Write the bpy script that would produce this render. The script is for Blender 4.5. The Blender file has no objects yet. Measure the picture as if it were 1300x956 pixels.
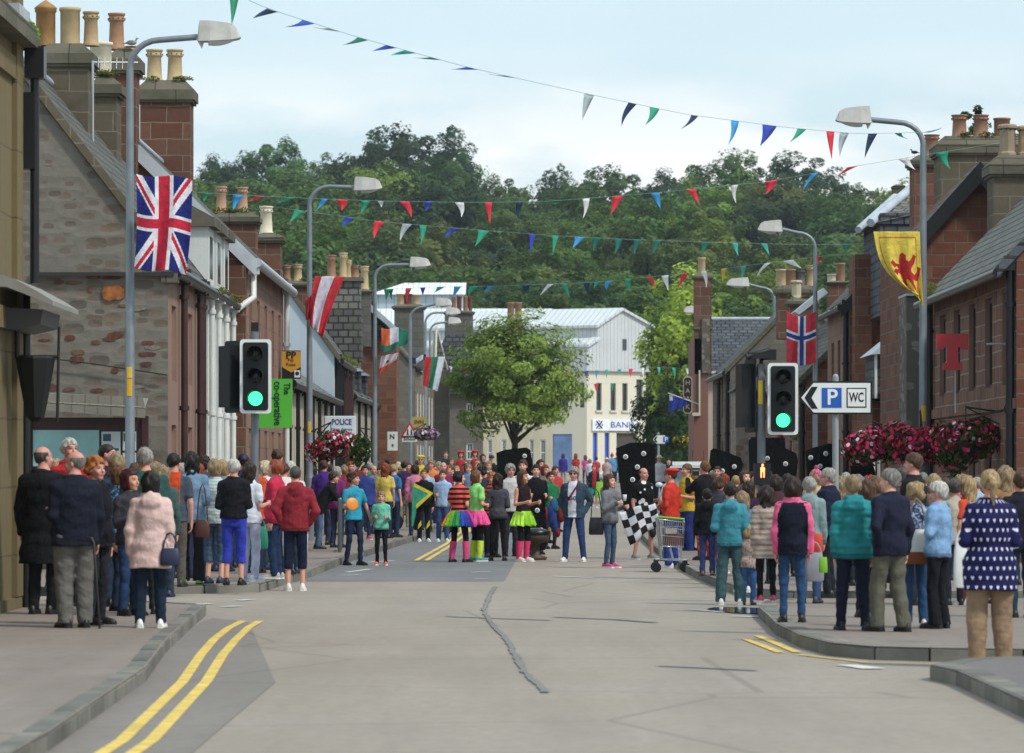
import bpy, math, random
import numpy as np
from mathutils import Vector, Matrix
RND = random.Random(7)
NR = np.random.RandomState(11)
scene = bpy.context.scene
col = scene.collection
F, CX, HY, CH = 5200.0, 650.0, 600.0, 1.64      # focal in photo pixels, optical axis, horizon row, eye height
PV = 0.12                                        # kerb height
def R(d): return math.radians(d)
def gz(Y):                                       # the street climbs gently beyond the junction
    if Y < 95: return 0.0
    if Y < 115: return 0.0002 * (Y - 95) ** 2
    return 0.08 + 0.008 * (Y - 115)
def wx(px, Y): return (px - CX) * Y / F
def wz(py, Y): return CH + (HY - py) * Y / F
def lin(c):
    if isinstance(c, str):
        c = tuple(int(c[i:i + 2], 16) / 255 for i in (0, 2, 4))
    return tuple(((v / 12.92) if v <= 0.04045 else ((v + 0.055) / 1.055) ** 2.4) for v in c)
# ------------------------------------------------------------------ tagging
def tag(o, label=None, cat=None, group=None, kind=None):
    if label: o['label'] = label
    if cat: o['category'] = cat
    if group: o['group'] = group
    if kind: o['kind'] = kind
    return o
def empty(name, loc, label=None, cat=None, group=None, rz=0):
    o = bpy.data.objects.new(name, None); col.objects.link(o)
    o.location = loc; o.rotation_euler = (0, 0, rz); o.empty_display_size = 0.2
    return tag(o, label, cat, group)
# ------------------------------------------------------------------ materials
MATS = {}
def new_mat(name):
    m = bpy.data.materials.new(name); m.use_nodes = True
    nt = m.node_tree; b = nt.nodes['Principled BSDF']
    return m, nt, b
class NT:
    def __init__(s, nt): s.nt = nt
    def n(s, t, **kw):
        nd = s.nt.nodes.new(t)
        for k, v in kw.items(): setattr(nd, k, v)
        return nd
    def l(s, a, b): s.nt.links.new(a, b)
    def uv(s, scale=(1, 1, 1), obj=False):
        tc = s.n('ShaderNodeTexCoord'); mp = s.n('ShaderNodeMapping')
        mp.inputs['Scale'].default_value = scale
        s.l(tc.outputs['Object' if obj else 'UV'], mp.inputs[0]); return mp.outputs[0]
    def noise(s, vec, scale, detail=4, rough=0.55):
        n = s.n('ShaderNodeTexNoise'); n.inputs['Scale'].default_value = scale
        n.inputs['Detail'].default_value = detail; n.inputs['Roughness'].default_value = rough
        if vec is not None: s.l(vec, n.inputs['Vector'])
        return n.outputs['Fac']
    def ramp(s, fac, stops):
        r = s.n('ShaderNodeValToRGB'); e = r.color_ramp.elements
        while len(e) < len(stops): e.new(0.5)
        for i, (p, c) in enumerate(stops):
            e[i].position = p; e[i].color = (*c, 1)
        s.l(fac, r.inputs[0]); return r.outputs[0]
    def mix(s, fac, a, b, mode='MIX'):
        m = s.n('ShaderNodeMix', data_type='RGBA', blend_type=mode)
        for inp, v in ((m.inputs[0], fac), (m.inputs[6], a), (m.inputs[7], b)):
            if hasattr(v, 'is_linked'): s.l(v, inp)
            elif isinstance(v, (int, float)): inp.default_value = v
            else: inp.default_value = (*v, 1)
        return m.outputs[2]
    def math(s, op, a, b=None, c=None):
        m = s.n('ShaderNodeMath', operation=op)
        for i, v in enumerate((a, b, c)):
            if v is None: continue
            if hasattr(v, 'is_linked'): s.l(v, m.inputs[i])
            else: m.inputs[i].default_value = v
        return m.outputs[0]
    def bump(s, h, strength=0.3, dist=0.02):
        b = s.n('ShaderNodeBump'); b.inputs['Strength'].default_value = strength
        b.inputs['Distance'].default_value = dist; s.l(h, b.inputs['Height'])
        s.l(b.outputs[0], s.nt.nodes['Principled BSDF'].inputs['Normal'])
def plain(c, rough=0.6, metal=0.0, var=0.12, scale=3.0, bump=0.0, name='paint', spec=0.4):
    key = ('plain', c if isinstance(c, str) else tuple(c), rough, metal, var, scale, bump)
    if key in MATS: return MATS[key]
    m, nt, b = new_mat(name); t = NT(nt); L = lin(c)
    v = t.uv(obj=True); f = t.noise(v, scale, 5)
    t.l(t.ramp(f, [(0.3, tuple(x * (1 - var) for x in L)), (0.7, tuple(min(1, x * (1 + var)) for x in L))]), b.inputs['Base Color'])
    b.inputs['Roughness'].default_value = rough; b.inputs['Metallic'].default_value = metal
    b.inputs['Specular IOR Level'].default_value = spec
    if bump: t.bump(t.noise(v, scale * 8, 4), bump, 0.01)
    MATS[key] = m; return m
def fabric(c, pat=None, c2=None, p=12.0):
    key = ('fab', c, pat, c2, p)
    if key in MATS: return MATS[key]
    m, nt, b = new_mat('cloth'); t = NT(nt); L = lin(c); mx_ = sum(L) / 3; L = tuple((x * .95 + mx_ * .05) * .98 for x in L)
    v = t.uv(obj=True); f = t.noise(v, 6, 3)
    base = t.ramp(f, [(0.25, tuple(x * 0.7 for x in L)), (0.75, tuple(min(1, x * 1.15) for x in L))])
    if pat:
        L2 = lin(c2); sep = t.n('ShaderNodeSeparateXYZ'); t.l(v, sep.inputs[0])
        if pat == 'stripe':
            k = t.math('GREATER_THAN', t.math('FRACT', t.math('MULTIPLY', sep.outputs[2], p)), 0.55)
        elif pat == 'hearts':
            ang = t.math('ARCTAN2', sep.outputs[0], sep.outputs[1])
            u = t.math('MULTIPLY', ang, 0.23 * p); w = t.math('MULTIPLY', sep.outputs[2], p)
            row = t.math('FLOOR', w); u2 = t.math('ADD', u, t.math('MULTIPLY', row, 0.5))
            fx = t.math('ABSOLUTE', t.math('SUBTRACT', t.math('FRACT', u2), 0.5))
            fy = t.math('SUBTRACT', t.math('FRACT', w), 0.5)
            dy = t.math('SUBTRACT', fy, t.math('MULTIPLY', fx, 0.75))
            d = t.math('ADD', t.math('POWER', fx, 2.0), t.math('POWER', t.math('ABSOLUTE', t.math('ADD', dy, 0.05)), 2.0))
            k = t.math('LESS_THAN', d, 0.034)
        elif pat == 'spots':
            vo = t.n('ShaderNodeTexVoronoi'); vo.inputs['Scale'].default_value = p; t.l(v, vo.inputs['Vector'])
            k = t.math('LESS_THAN', vo.outputs['Distance'], 0.3)
        elif pat == 'camo':
            k = t.math('GREATER_THAN', t.noise(v, p, 2), 0.5)
        elif pat == 'fleck':
            k = t.math('GREATER_THAN', t.noise(v, p * 4, 4), 0.52)
        elif pat == 'side':
            k = t.math('GREATER_THAN', t.math('ABSOLUTE', sep.outputs[0]), 0.165)
        elif pat == 'panel':
            k = t.math('LESS_THAN', t.math('ABSOLUTE', sep.outputs[0]), 0.10)
        base = t.mix(k, base, L2)
    t.l(base, b.inputs['Base Color']); b.inputs['Roughness'].default_value = 0.85
    b.inputs['Specular IOR Level'].default_value = 0.2
    t.bump(t.math('ADD', t.noise(v, 14, 5), t.noise(t.uv(obj=True, scale=(14, 14, 4)), 1.0, 3)), 0.6, 0.03)
    MATS[key] = m; return m
def stone(kind, ca, cb, mortar, bw=0.6, bh=0.3, ms=0.015, bump=0.5, stain='3a352c', stain_amt=0.5, patches=None):
    key = ('stone', kind, ca, cb, mortar, bw, bh, ms, stain, stain_amt, patches)
    if key in MATS: return MATS[key]
    m, nt, b = new_mat(kind); t = NT(nt); A, B, Mo = [tuple(x * .84 for x in lin(c)) for c in (ca, cb, mortar)]
    v = t.uv()
    dn = t.n('ShaderNodeTexNoise'); dn.inputs['Scale'].default_value = 1.7 if kind != 'slate' else 4; t.l(v, dn.inputs['Vector'])
    dv = t.n('ShaderNodeVectorMath', operation='SCALE'); t.l(dn.outputs['Color'], dv.inputs[0]); dv.inputs['Scale'].default_value = 0.05 if kind != 'slate' else .02
    ad = t.n('ShaderNodeVectorMath', operation='ADD'); t.l(v, ad.inputs[0]); t.l(dv.outputs[0], ad.inputs[1]); vv = ad.outputs[0]
    if kind == 'rubble':
        mp = t.n('ShaderNodeMapping'); mp.inputs['Scale'].default_value = (1 / bw, 1 / bh, 1); t.l(vv, mp.inputs[0])
        vo = t.n('ShaderNodeTexVoronoi', distance='MINKOWSKI'); vo.inputs['Exponent'].default_value = 3.0; vo.inputs['Scale'].default_value = 1.0; vo.inputs['Randomness'].default_value = .8; t.l(mp.outputs[0], vo.inputs['Vector'])
        sc = t.n('ShaderNodeSeparateColor'); t.l(vo.outputs['Color'], sc.inputs[0])
        cellc = t.ramp(sc.outputs[0], [(0.0, A), (0.45, tuple((a + c) / 2 for a, c in zip(A, B))), (0.8, B)])
        edge = t.math('GREATER_THAN', t.math('ADD', vo.outputs['Distance'], t.math('MULTIPLY', sc.outputs[1], 0.25)), 0.50)
        base = t.mix(edge, cellc, Mo); h = t.math('SUBTRACT', 1.0, vo.outputs['Distance'])
    else:
        br = t.n('ShaderNodeTexBrick'); t.l(vv, br.inputs['Vector'])
        br.inputs['Color1'].default_value = (*A, 1); br.inputs['Color2'].default_value = (*B, 1); br.inputs['Mortar'].default_value = (*Mo, 1)
        br.inputs['Scale'].default_value = 1; br.inputs['Brick Width'].default_value = bw; br.inputs['Row Height'].default_value = bh
        br.inputs['Mortar Size'].default_value = ms; br.inputs['Mortar Smooth'].default_value = 0.3; br.inputs['Bias'].default_value = 0.0
        base = br.outputs['Color']; h = t.math('SUBTRACT', 1.0, br.outputs['Fac'])
    n1 = t.noise(v, 0.9, 6); n2 = t.noise(v, 7, 5)
    base = t.mix(t.math('MULTIPLY', n2, 0.55), base, tuple(x * 0.45 for x in A))
    st = t.math('MULTIPLY', t.ramp(n1, [(0.42, (0, 0, 0)), (0.66, (1, 1, 1))]), stain_amt)
    base = t.mix(st, base, lin(stain))
    if patches:
        pm = t.ramp(t.noise(v, 5.0, 4), [(0.62, (0, 0, 0)), (0.66, (1, 1, 1))])
        base = t.mix(t.math('MULTIPLY', pm, 0.8), base, lin(patches))
    t.l(base, b.inputs['Base Color']); b.inputs['Roughness'].default_value = 0.92 if kind != 'slate' else 0.7
    b.inputs['Specular IOR Level'].default_value = 0.25
    t.bump(t.math('ADD', h, t.math('MULTIPLY', n2, 0.5)), bump, 0.03)
    MATS[key] = m; return m
def harl(c, stain='6a665c', amt=0.35, ribs=0.0):
    key = ('harl', c, stain, amt, ribs)
    if key in MATS: return MATS[key]
    m, nt, b = new_mat('harl'); t = NT(nt); L = lin(c); v = t.uv()
    n1 = t.noise(v, 0.6, 7, 0.65); n2 = t.noise(v, 30, 3)
    base = t.mix(t.math('MULTIPLY', t.ramp(n1, [(0.4, (0, 0, 0)), (0.7, (1, 1, 1))]), amt), L, lin(stain))
    vs = t.uv(scale=(2.5, 0.15, 1)); base = t.mix(t.math('MULTIPLY', t.ramp(t.noise(vs, 1.5, 5), [(0.5, (0, 0, 0)), (0.75, (1, 1, 1))]), amt * 0.7), base, lin(stain))
    hh = n2
    if ribs:
        sp = t.n('ShaderNodeSeparateXYZ'); t.l(v, sp.inputs[0])
        fr = t.math('FRACT', t.math('MULTIPLY', sp.outputs[0], ribs)); g = t.math('LESS_THAN', fr, 0.12)
        base = t.mix(g, base, tuple(x * 0.55 for x in L)); hh = t.math('SUBTRACT', n2, t.math('MULTIPLY', g, 3.0))
    t.l(base, b.inputs['Base Color']); b.inputs['Roughness'].default_value = 0.85
    t.bump(hh, 0.4, 0.01)
    MATS[key] = m; return m
def asphalt(c, c2, wear=0.5, sc=1.0, lines=True):
    key = ('asph', c, c2, wear, sc, lines)
    if key in MATS: return MATS[key]
    m, nt, b = new_mat('asphalt'); t = NT(nt); A, B = lin(c), lin(c2)
    v = t.uv(); vy = t.uv(scale=(1.0, 0.12, 1))
    n1 = t.noise(v, 0.25 * sc, 7, 0.6); n3 = t.noise(vy, 0.9 * sc, 5, 0.6); n2 = t.noise(v, 60, 2)
    base = t.ramp(n1, [(0.3, A), (0.7, B)]); gr = t.noise(v, 9, 6, .75)
    base = t.mix(t.ramp(gr, [(.42, (0, 0, 0)), (.62, (.5, .5, .5))]), base, tuple(x * 0.6 for x in A)); vo2 = t.n('ShaderNodeTexVoronoi'); vo2.inputs['Scale'].default_value = 1.1; t.l(v, vo2.inputs['Vector'])
    base = t.mix(t.math('MULTIPLY', t.math('LESS_THAN', vo2.outputs['Distance'], .05), .55), base, tuple(x * 0.42 for x in A))
    base = t.mix(t.math('MULTIPLY', t.ramp(n3, [(0.42, (0, 0, 0)), (0.68, (1, 1, 1))]), wear), base, tuple(x * 0.62 for x in A))
    base = t.mix(t.math('MULTIPLY', t.noise(t.uv(scale=(.35, 1.6, 1)), 1.3, 6, .7), 0.45), base, tuple(x * 0.6 for x in A))
    base = t.mix(t.math('MULTIPLY', n2, 0.35), base, tuple(x * 0.5 for x in A))
    vc = t.n('ShaderNodeTexVoronoi', feature='DISTANCE_TO_EDGE'); vc.inputs['Scale'].default_value = 0.22
    t.l(v, vc.inputs['Vector'])
    if lines:
        ck = t.math('LESS_THAN', vc.outputs['Distance'], 0.006)
        base = t.mix(t.math('MULTIPLY', ck, 0.4), base, tuple(x * 0.4 for x in A))
    t.l(base, b.inputs['Base Color']); b.inputs['Roughness'].default_value = 0.85
    b.inputs['Specular IOR Level'].default_value = 0.3
    t.bump(n2, 0.25, 0.006)
    MATS[key] = m; return m
def glass_dark(c='2a3038'):
    return plain(c, rough=0.12, var=0.3, scale=1.0, name='pane', spec=0.9)
def emit(c, s, name='lamp_light'):
    key = ('emit', c, s)
    if key in MATS: return MATS[key]
    m, nt, b = new_mat(name); L = lin(c)
    b.inputs['Base Color'].default_value = (*[x * .3 for x in L], 1)
    b.inputs['Emission Color'].default_value = (*L, 1); b.inputs['Emission Strength'].default_value = s
    MATS[key] = m; return m
def leaf_mat(ca, cb, name='leaves', sc=0.35):
    key = ('leaf', ca, cb, sc)
    if key in MATS: return MATS[key]
    m, nt, b = new_mat(name); t = NT(nt); A, B = lin(ca), lin(cb)
    v = t.uv(obj=True); n1 = t.noise(v, sc, 3); gi = t.n('ShaderNodeNewGeometry')
    f = t.math('ADD', t.math('MULTIPLY', n1, 0.6), t.math('MULTIPLY', gi.outputs['Random Per Island'], 0.4))
    oi = t.n('ShaderNodeObjectInfo')
    base = t.ramp(f, [(0.3, A), (0.68, B)])
    hs = t.n('ShaderNodeHueSaturation'); t.l(base, hs.inputs['Color'])
    t.l(t.math('ADD', 0.485, t.math('MULTIPLY', oi.outputs['Random'], 0.03)), hs.inputs['Hue'])
    t.l(t.math('ADD', 0.75, t.math('MULTIPLY', oi.outputs['Random'], 0.5)), hs.inputs['Value'])
    t.l(hs.outputs[0], b.inputs['Base Color']); b.inputs['Roughness'].default_value = 0.6
    b.inputs['Specular IOR Level'].default_value = 0.25
    b.inputs['Transmission Weight'].default_value = 0.0
    b.inputs['Subsurface Weight'].default_value = 0.0
    # thin-leaf translucency
    tr = t.n('ShaderNodeBsdfTranslucent'); t.l(hs.outputs[0], tr.inputs[0])
    mx = t.n('ShaderNodeMixShader'); mx.inputs[0].default_value = 0.42
    out = nt.nodes['Material Output']; t.l(b.outputs[0], mx.inputs[1]); t.l(tr.outputs[0], mx.inputs[2]); t.l(mx.outputs[0], out.inputs[0])
    MATS[key] = m; return m
# ------------------------------------------------------------------ mesh builder
class MB:
    def __init__(s): s.v = []; s.f = []; s.m = []; s.cur = 0; s.mats = []; s.sm = []
    def mat(s, m):
        if m not in s.mats: s.mats.append(m)
        s.cur = s.mats.index(m); return s
    def face(s, pts, smooth=False):
        i = len(s.v); s.v += [tuple(p) for p in pts]; s.f.append(tuple(range(i, i + len(pts)))); s.m.append(s.cur); s.sm.append(smooth)
    def grid(s, P, closed_u=False, smooth=True):        # P[i][j] points
        n, k = len(P), len(P[0]); o = len(s.v)
        for r in P: s.v += [tuple(p) for p in r]
        for i in range(n - 1):
            for j in range(k if closed_u else k - 1):
                j2 = (j + 1) % k
                s.f.append((o + i * k + j, o + i * k + j2, o + (i + 1) * k + j2, o + (i + 1) * k + j)); s.m.append(s.cur); s.sm.append(smooth)
    def box(s, x0, x1, y0, y1, z0, z1, M=None):
        c = [(x0, y0, z0), (x1, y0, z0), (x1, y1, z0), (x0, y1, z0), (x0, y0, z1), (x1, y0, z1), (x1, y1, z1), (x0, y1, z1)]
        if M is not None: c = [tuple(M @ Vector(p)) for p in c]
        for q in ((0, 3, 2, 1), (4, 5, 6, 7), (0, 1, 5, 4), (1, 2, 6, 5), (2, 3, 7, 6), (3, 0, 4, 7)): s.face([c[i] for i in q])
        return s
    def prism(s, poly, y0, y1, M=None):                  # polygon in xz extruded along y
        a = [Vector((p[0], y0, p[1])) for p in poly]; b = [Vector((p[0], y1, p[1])) for p in poly]
        if M is not None: a = [M @ p for p in a]; b = [M @ p for p in b]
        s.face(a); s.face(b[::-1]); n = len(poly)
        for i in range(n): s.face([a[i], b[i], b[(i + 1) % n], a[(i + 1) % n]])
        return s
    def slab(s, poly, z0, z1):                           # polygon in xy extruded along z
        a = [(p[0], p[1], z1) for p in poly]; b = [(p[0], p[1], z0) for p in poly]; n = len(poly)
        s.face(a); s.face(b[::-1])
        for i in range(n): s.face([b[i], b[(i + 1) % n], a[(i + 1) % n], a[i]])
        return s
    def tube(s, pts, r, seg=8, caps=True):
        pts = [Vector(p) for p in pts]; n = len(pts)
        rr = r if isinstance(r, (list, tuple)) else [r] * n; rings = []; up = None
        for i, p in enumerate(pts):
            d = (pts[min(i + 1, n - 1)] - pts[max(i - 1, 0)])
            d = d.normalized() if d.length > 1e-9 else Vector((0, 0, 1))
            if up is None:
                up = Vector((1, 0, 0)) if abs(d.x) < 0.8 else Vector((0, 1, 0))
            a = (up - d * up.dot(d)).normalized(); b = d.cross(a); up = a
            rings.append([p + (a * math.cos(2 * math.pi * k / seg) + b * math.sin(2 * math.pi * k / seg)) * rr[i] for k in range(seg)])
        s.grid(rings, closed_u=True)
        if caps: s.face(rings[0][::-1]); s.face(rings[-1])
        return s
    def lathe(s, prof, c=(0, 0, 0), seg=14, smooth=True):  # prof [(r,z)]
        s.grid([[(c[0] + r * math.cos(2 * math.pi * k / seg), c[1] + r * math.sin(2 * math.pi * k / seg), c[2] + z) for k in range(seg)] for r, z in prof], True, smooth)
        return s
    def ball(s, c, r, seg=10):
        rx, ry, rz = r if isinstance(r, (tuple, list)) else (r, r, r); n = seg // 2 + 1
        s.grid([[(c[0] + rx * math.sin(math.pi * i / (n - 1)) * math.cos(2 * math.pi * k / seg), c[1] + ry * math.sin(math.pi * i / (n - 1)) * math.sin(2 * math.pi * k / seg), c[2] - rz * math.cos(math.pi * i / (n - 1))) for k in range(seg)] for i in range(n)], True)
        return s
    def build(s, name, parent=None, mat=None, loc=None):
        me = bpy.data.meshes.new(name); me.from_pydata(s.v, [], s.f)
        for m in (s.mats or [mat]): me.materials.append(m)
        me.polygons.foreach_set('material_index', s.m); me.polygons.foreach_set('use_smooth', s.sm)
        box_uv(me)
        o = bpy.data.objects.new(name, me); col.objects.link(o)
        if parent: o.parent = parent
        if loc: o.location = loc
        return o
def box_uv(me):
    n = len(me.loops)
    if not n: return
    co = np.empty(len(me.vertices) * 3); me.vertices.foreach_get('co', co); co = co.reshape(-1, 3)
    li = np.empty(n, dtype=np.int64); me.loops.foreach_get('vertex_index', li)
    nf = len(me.polygons); nr = np.empty(nf * 3); me.polygons.foreach_get('normal', nr); nr = nr.reshape(-1, 3)
    lt = np.empty(nf, dtype=np.int64); me.polygons.foreach_get('loop_total', lt)
    fn = np.repeat(nr, lt, axis=0)
    t = np.stack([-fn[:, 1], fn[:, 0], np.zeros(n)], 1); ln = np.linalg.norm(t, axis=1)
    fl = ln < 0.05; t[fl] = (1, 0, 0); ln[fl] = 1; t /= ln[:, None]
    b = np.cross(fn, t); P = co[li]
    uv = np.stack([(P * t).sum(1), (P * b).sum(1)], 1)
    lay = me.uv_layers.new(name='UVMap'); lay.data.foreach_set('uv', uv.ravel())
def np_mesh(name, V, Q, mats, midx=None, smooth=True):
    me = bpy.data.meshes.new(name); nv, nq = len(V), len(Q); k = Q.shape[1]
    me.vertices.add(nv); me.vertices.foreach_set('co', V.astype(np.float32).ravel())
    me.loops.add(nq * k); me.loops.foreach_set('vertex_index', Q.astype(np.int32).ravel())
    me.polygons.add(nq); me.polygons.foreach_set('loop_start', np.arange(0, nq * k, k, dtype=np.int32))
    if midx is not None: me.polygons.foreach_set('material_index', np.asarray(midx, dtype=np.int32))
    me.polygons.foreach_set('use_smooth', np.full(nq, smooth)); me.update(calc_edges=True)
    for m in mats: me.materials.append(m)
    return me
def add_obj(name, me, parent=None, loc=None):
    o = bpy.data.objects.new(name, me); col.objects.link(o)
    if parent: o.parent = parent
    if loc is not None: o.location = loc
    return o
TEXTS = {}
def text_mesh(body, size, mat, name, parent, M, depth=0.004, bold=0.0, align='CENTER', spacing=1.0, width=None):
    cu = bpy.data.curves.new('lettering', 'FONT'); cu.body = body; cu.size = size; cu.align_x = align; cu.align_y = 'CENTER'
    cu.extrude = depth; cu.offset = bold; cu.space_character = spacing; cu.resolution_u = 3
    ob = bpy.data.objects.new('lettering', cu); col.objects.link(ob)
    dg = bpy.context.evaluated_depsgraph_get(); me = bpy.data.meshes.new_from_object(ob.evaluated_get(dg))
    bpy.data.objects.remove(ob); bpy.data.curves.remove(cu)
    if width and len(me.vertices):
        xs = [v.co.x for v in me.vertices]; w = max(xs) - min(xs)
        for v in me.vertices: v.co.x *= width / w
    me.materials.clear(); me.materials.append(mat); me.transform(M)
    o = bpy.data.objects.new(name, me); col.objects.link(o); o.parent = parent
    return o
def face_cam(x, y, z, rz=0, ry=0):                        # text lies in xy; stand it up facing -Y
    return Matrix.Translation((x, y, z)) @ Matrix.Rotation(rz, 4, 'Z') @ Matrix.Rotation(R(90), 4, 'X') @ Matrix.Rotation(ry, 4, 'Z')
# ------------------------------------------------------------------ world, light, camera
w = bpy.data.worlds.new("World"); scene.world = w; w.use_nodes = True
nt = w.node_tree; t = NT(nt); bg = nt.nodes['Background']
SUN_EL, SUN_AZ = 50, 128            # azimuth clockwise from +Y: the sun stands right of and behind the camera, veiled
sky = t.n('ShaderNodeTexSky', sky_type='NISHITA'); sky.sun_disc = False
sky.sun_elevation = R(SUN_EL); sky.sun_rotation = R(SUN_AZ); sky.air_density = 1.0; sky.dust_density = 1.5; sky.ozone_density = 1.5
tc = t.n('ShaderNodeTexCoord'); mp = t.n('ShaderNodeMapping'); mp.inputs['Scale'].default_value = (1, 1, 3.2)
t.l(tc.outputs['Generated'], mp.inputs[0])
nz = t.noise(mp.outputs[0], 9.0, 8, 0.55); nz2 = t.noise(mp.outputs[0], 2.2, 6, 0.55)
sp = t.n('ShaderNodeSeparateXYZ'); t.l(tc.outputs['Generated'], sp.inputs[0])
low = t.ramp(sp.outputs[2], [(0.0, (1, 1, 1)), (0.075, (1, 1, 1)), (0.105, (0, 0, 0))])
cl = t.ramp(nz, [(0.42, (0, 0, 0)), (0.56, (1, 1, 1))])
veil = t.ramp(nz2, [(0.35, (0.72, 0.72, 0.72)), (0.65, (0.97, 0.97, 0.97))])
pale = t.mix(veil, sky.outputs[0], (7.1, 8.8, 9.6))
skyc = t.mix(t.math('MULTIPLY', t.math('MULTIPLY', cl, low), 0.9), pale, (10.3, 10.3, 10.2))
t.l(skyc, bg.inputs[0]); bg.inputs[1].default_value = 0.088
sl = bpy.data.lights.new('sun', 'SUN'); sl.energy = 2.2; sl.angle = R(6); sl.color = (1, 0.96, 0.9)
so = bpy.data.objects.new('sun', sl); col.objects.link(so)
az, el = R(SUN_AZ), R(SUN_EL)
d = Vector((math.sin(az) * math.cos(el), math.cos(az) * math.cos(el), math.sin(el)))
so.rotation_euler = d.to_track_quat('Z', 'Y').to_euler(); so.location = (0, 0, 60)
cam = bpy.data.cameras.new('camera'); co = bpy.data.objects.new('camera', cam); col.objects.link(co); scene.camera = co
co.location = (0, 0, CH); co.rotation_euler = (R(90), 0, 0)
cam.sensor_width = 36; cam.lens = F / 1300 * 36; cam.shift_y = (HY - 478) / 1300; cam.clip_end = 6000; cam.clip_start = 0.5
cam.dof.use_dof = True; cam.dof.focus_distance = 74; cam.dof.aperture_fstop = 5.0
vs = scene.view_settings; scene.display_settings.display_device = 'sRGB'
vs.view_transform = 'Standard'; vs.look = 'None'; vs.gamma = 1; vs.exposure = 0.36; vs.use_curve_mapping = False
scene.cycles.max_bounces = 5
# ------------------------------------------------------------------ ground, road, pavements
def hill(x, Y):
    z = gz(Y) if Y < 330 else gz(330)
    if Y > 330: z += min((Y - 330) * 0.13, 48) * (1 - .12 * max(0, min(1, (x + 2) / 12))) + max(0, min(1, (Y - 330) / 60)) * 0.8 * math.sin(x * .06)
    return z
b = MB().mat(leaf_mat('1d2614', '2b3519', 'turf', 0.2))
xs = [-900, -300, -120] + list(range(-80, 81, 8)) + [120, 300, 900]
ys = [-60, 0, 20, 60, 90, 95] + list(range(100, 331, 10)) + list(range(345, 731, 16)) + [1200, 3000]
b.grid([[(x, y, hill(x, y) - 0.05) for x in xs] for y in ys]); tag(b.build('ground'), kind='structure')
ROADN = asphalt('a09488', 'aea398', 0.45)
ROADD = asphalt('7b7b7d', '8b8a89', 0.35)
PAVE = asphalt('8f8279', '9b8f87', 0.5, 2.0)
PAVE2 = asphalt('7a7472', '86807d', 0.4, 2.0)
KERB = stone('ashlar', '85827a', '9c9990', '2f2d2a', 0.9, 5.0, 0.02, 0.5, '4c4944', 0.65)
KERBS = [stone('ashlar', a_, b_, '2f2d2a', 3.0, 5.0, 0.001, 0.5, '4c4944', 0.65) for a_, b_ in (('85827a', '9c9990'), ('7b7872', '908d86'), ('918d83', 'a5a196'))]
def sheet(name, left, right, z, mat, kind='structure', step=4.0, y0=None, y1=None):
    """left/right: [(Y,X)...] edge polylines; a sheet that follows the slope"""
    lo = left[0][0] if y0 is None else y0; hi = left[-1][0] if y1 is None else y1
    Y = sorted(set([lo, hi] + [p[0] for p in left + right if lo < p[0] < hi] + list(np.arange(lo, hi, step)))); m = MB().mat(mat)
    def X(pl, y): return float(np.interp(y, [p[0] for p in pl], [p[1] for p in pl]))
    m.grid([[(X(left, y), y, gz(y) + z), (X(right, y), y, gz(y) + z)] for y in Y], smooth=False)
    return tag(m.build(name), kind=kind)
sheet('road', [(-40, -60), (330, -60)], [(-40, 60), (330, 60)], 0.0, ROADN)
# kerb lines as photographed: (Y, X)
def kp(px, py): Y = F * CH / (py - HY); return (Y, wx(px, Y))
KL1 = [(-30, -2.6), (24, -2.72), kp(185, 866), kp(210, 830), kp(246, 795), kp(262, 781)]        # near left pavement, turning into the lane
Yc = KL1[-1][0]
KL2 = [kp(215, 757), kp(330, 752), kp(395, 733), kp(436, 716), kp(530, 686), kp(560, 672)]   # beyond the lane
def pavement(name, poly, z=PV, mat=PAVE, kerb=True, kw=0.13):
    """poly: list of (X,Y), counter-clockwise, first len-? edges kerbed"""
    m = MB().mat(mat); m.face([(x, y, gz(y) + z) for x, y in poly]); n = len(poly)
    return tag(m.build(name), kind='structure')
def kerb(pts, side, name='kerb', w_=0.15, h=PV + 0.006):
    """pts (X,Y) along the road edge, body lies to `side` (unit sign along left normal)"""
    m = MB(); P0 = [Vector((p[0], p[1])) for p in pts]; P = [P0[0]]; rk = random.Random(len(pts))
    for a, c in zip(P0[:-1], P0[1:]):
        n_ = max(1, int((c - a).length / .92)); P += [a.lerp(c, (k + 1) / n_) for k in range(n_)]
    ins = []
    for i, p in enumerate(P):
        d = (P[min(i + 1, len(P) - 1)] - P[max(i - 1, 0)]).normalized(); nrm = Vector((-d.y, d.x)) * side; ins.append(p + nrm * w_)
    for i in range(len(P) - 1):                       # separate kerb stones with open joints
        m.mat(rk.choice(KERBS)); g_ = min(.2, .012 / max(.05, (P[i + 1] - P[i]).length)); dz = rk.uniform(-.006, .004)
        pr_ = [(P[i].lerp(P[i + 1], k), ins[i].lerp(ins[i + 1], k)) for k in (g_, 1 - g_)]
        rows = [[(p.x, p.y, gz(p.y) - .03), (p.x, p.y, gz(p.y) + h - 0.025 + dz), (p.x + (q.x - p.x) * .14, p.y + (q.y - p.y) * .14, gz(p.y) + h + dz), (q.x, q.y, gz(q.y) + h + dz), (q.x, q.y, gz(q.y) - .03)] for p, q in pr_]
        m.grid(rows, smooth=False); m.face(rows[0]); m.face(rows[1][::-1])
    m.mat(KERB)
    for p, q in ((P[0], ins[0]), (P[-1], ins[-1])):
        m.face([(p.x, p.y, gz(p.y) - .03), (q.x, q.y, gz(p.y) - .03), (q.x, q.y, gz(p.y) + h), (p.x, p.y, gz(p.y) + h)])
    return tag(m.build(name), kind='structure')
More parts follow.
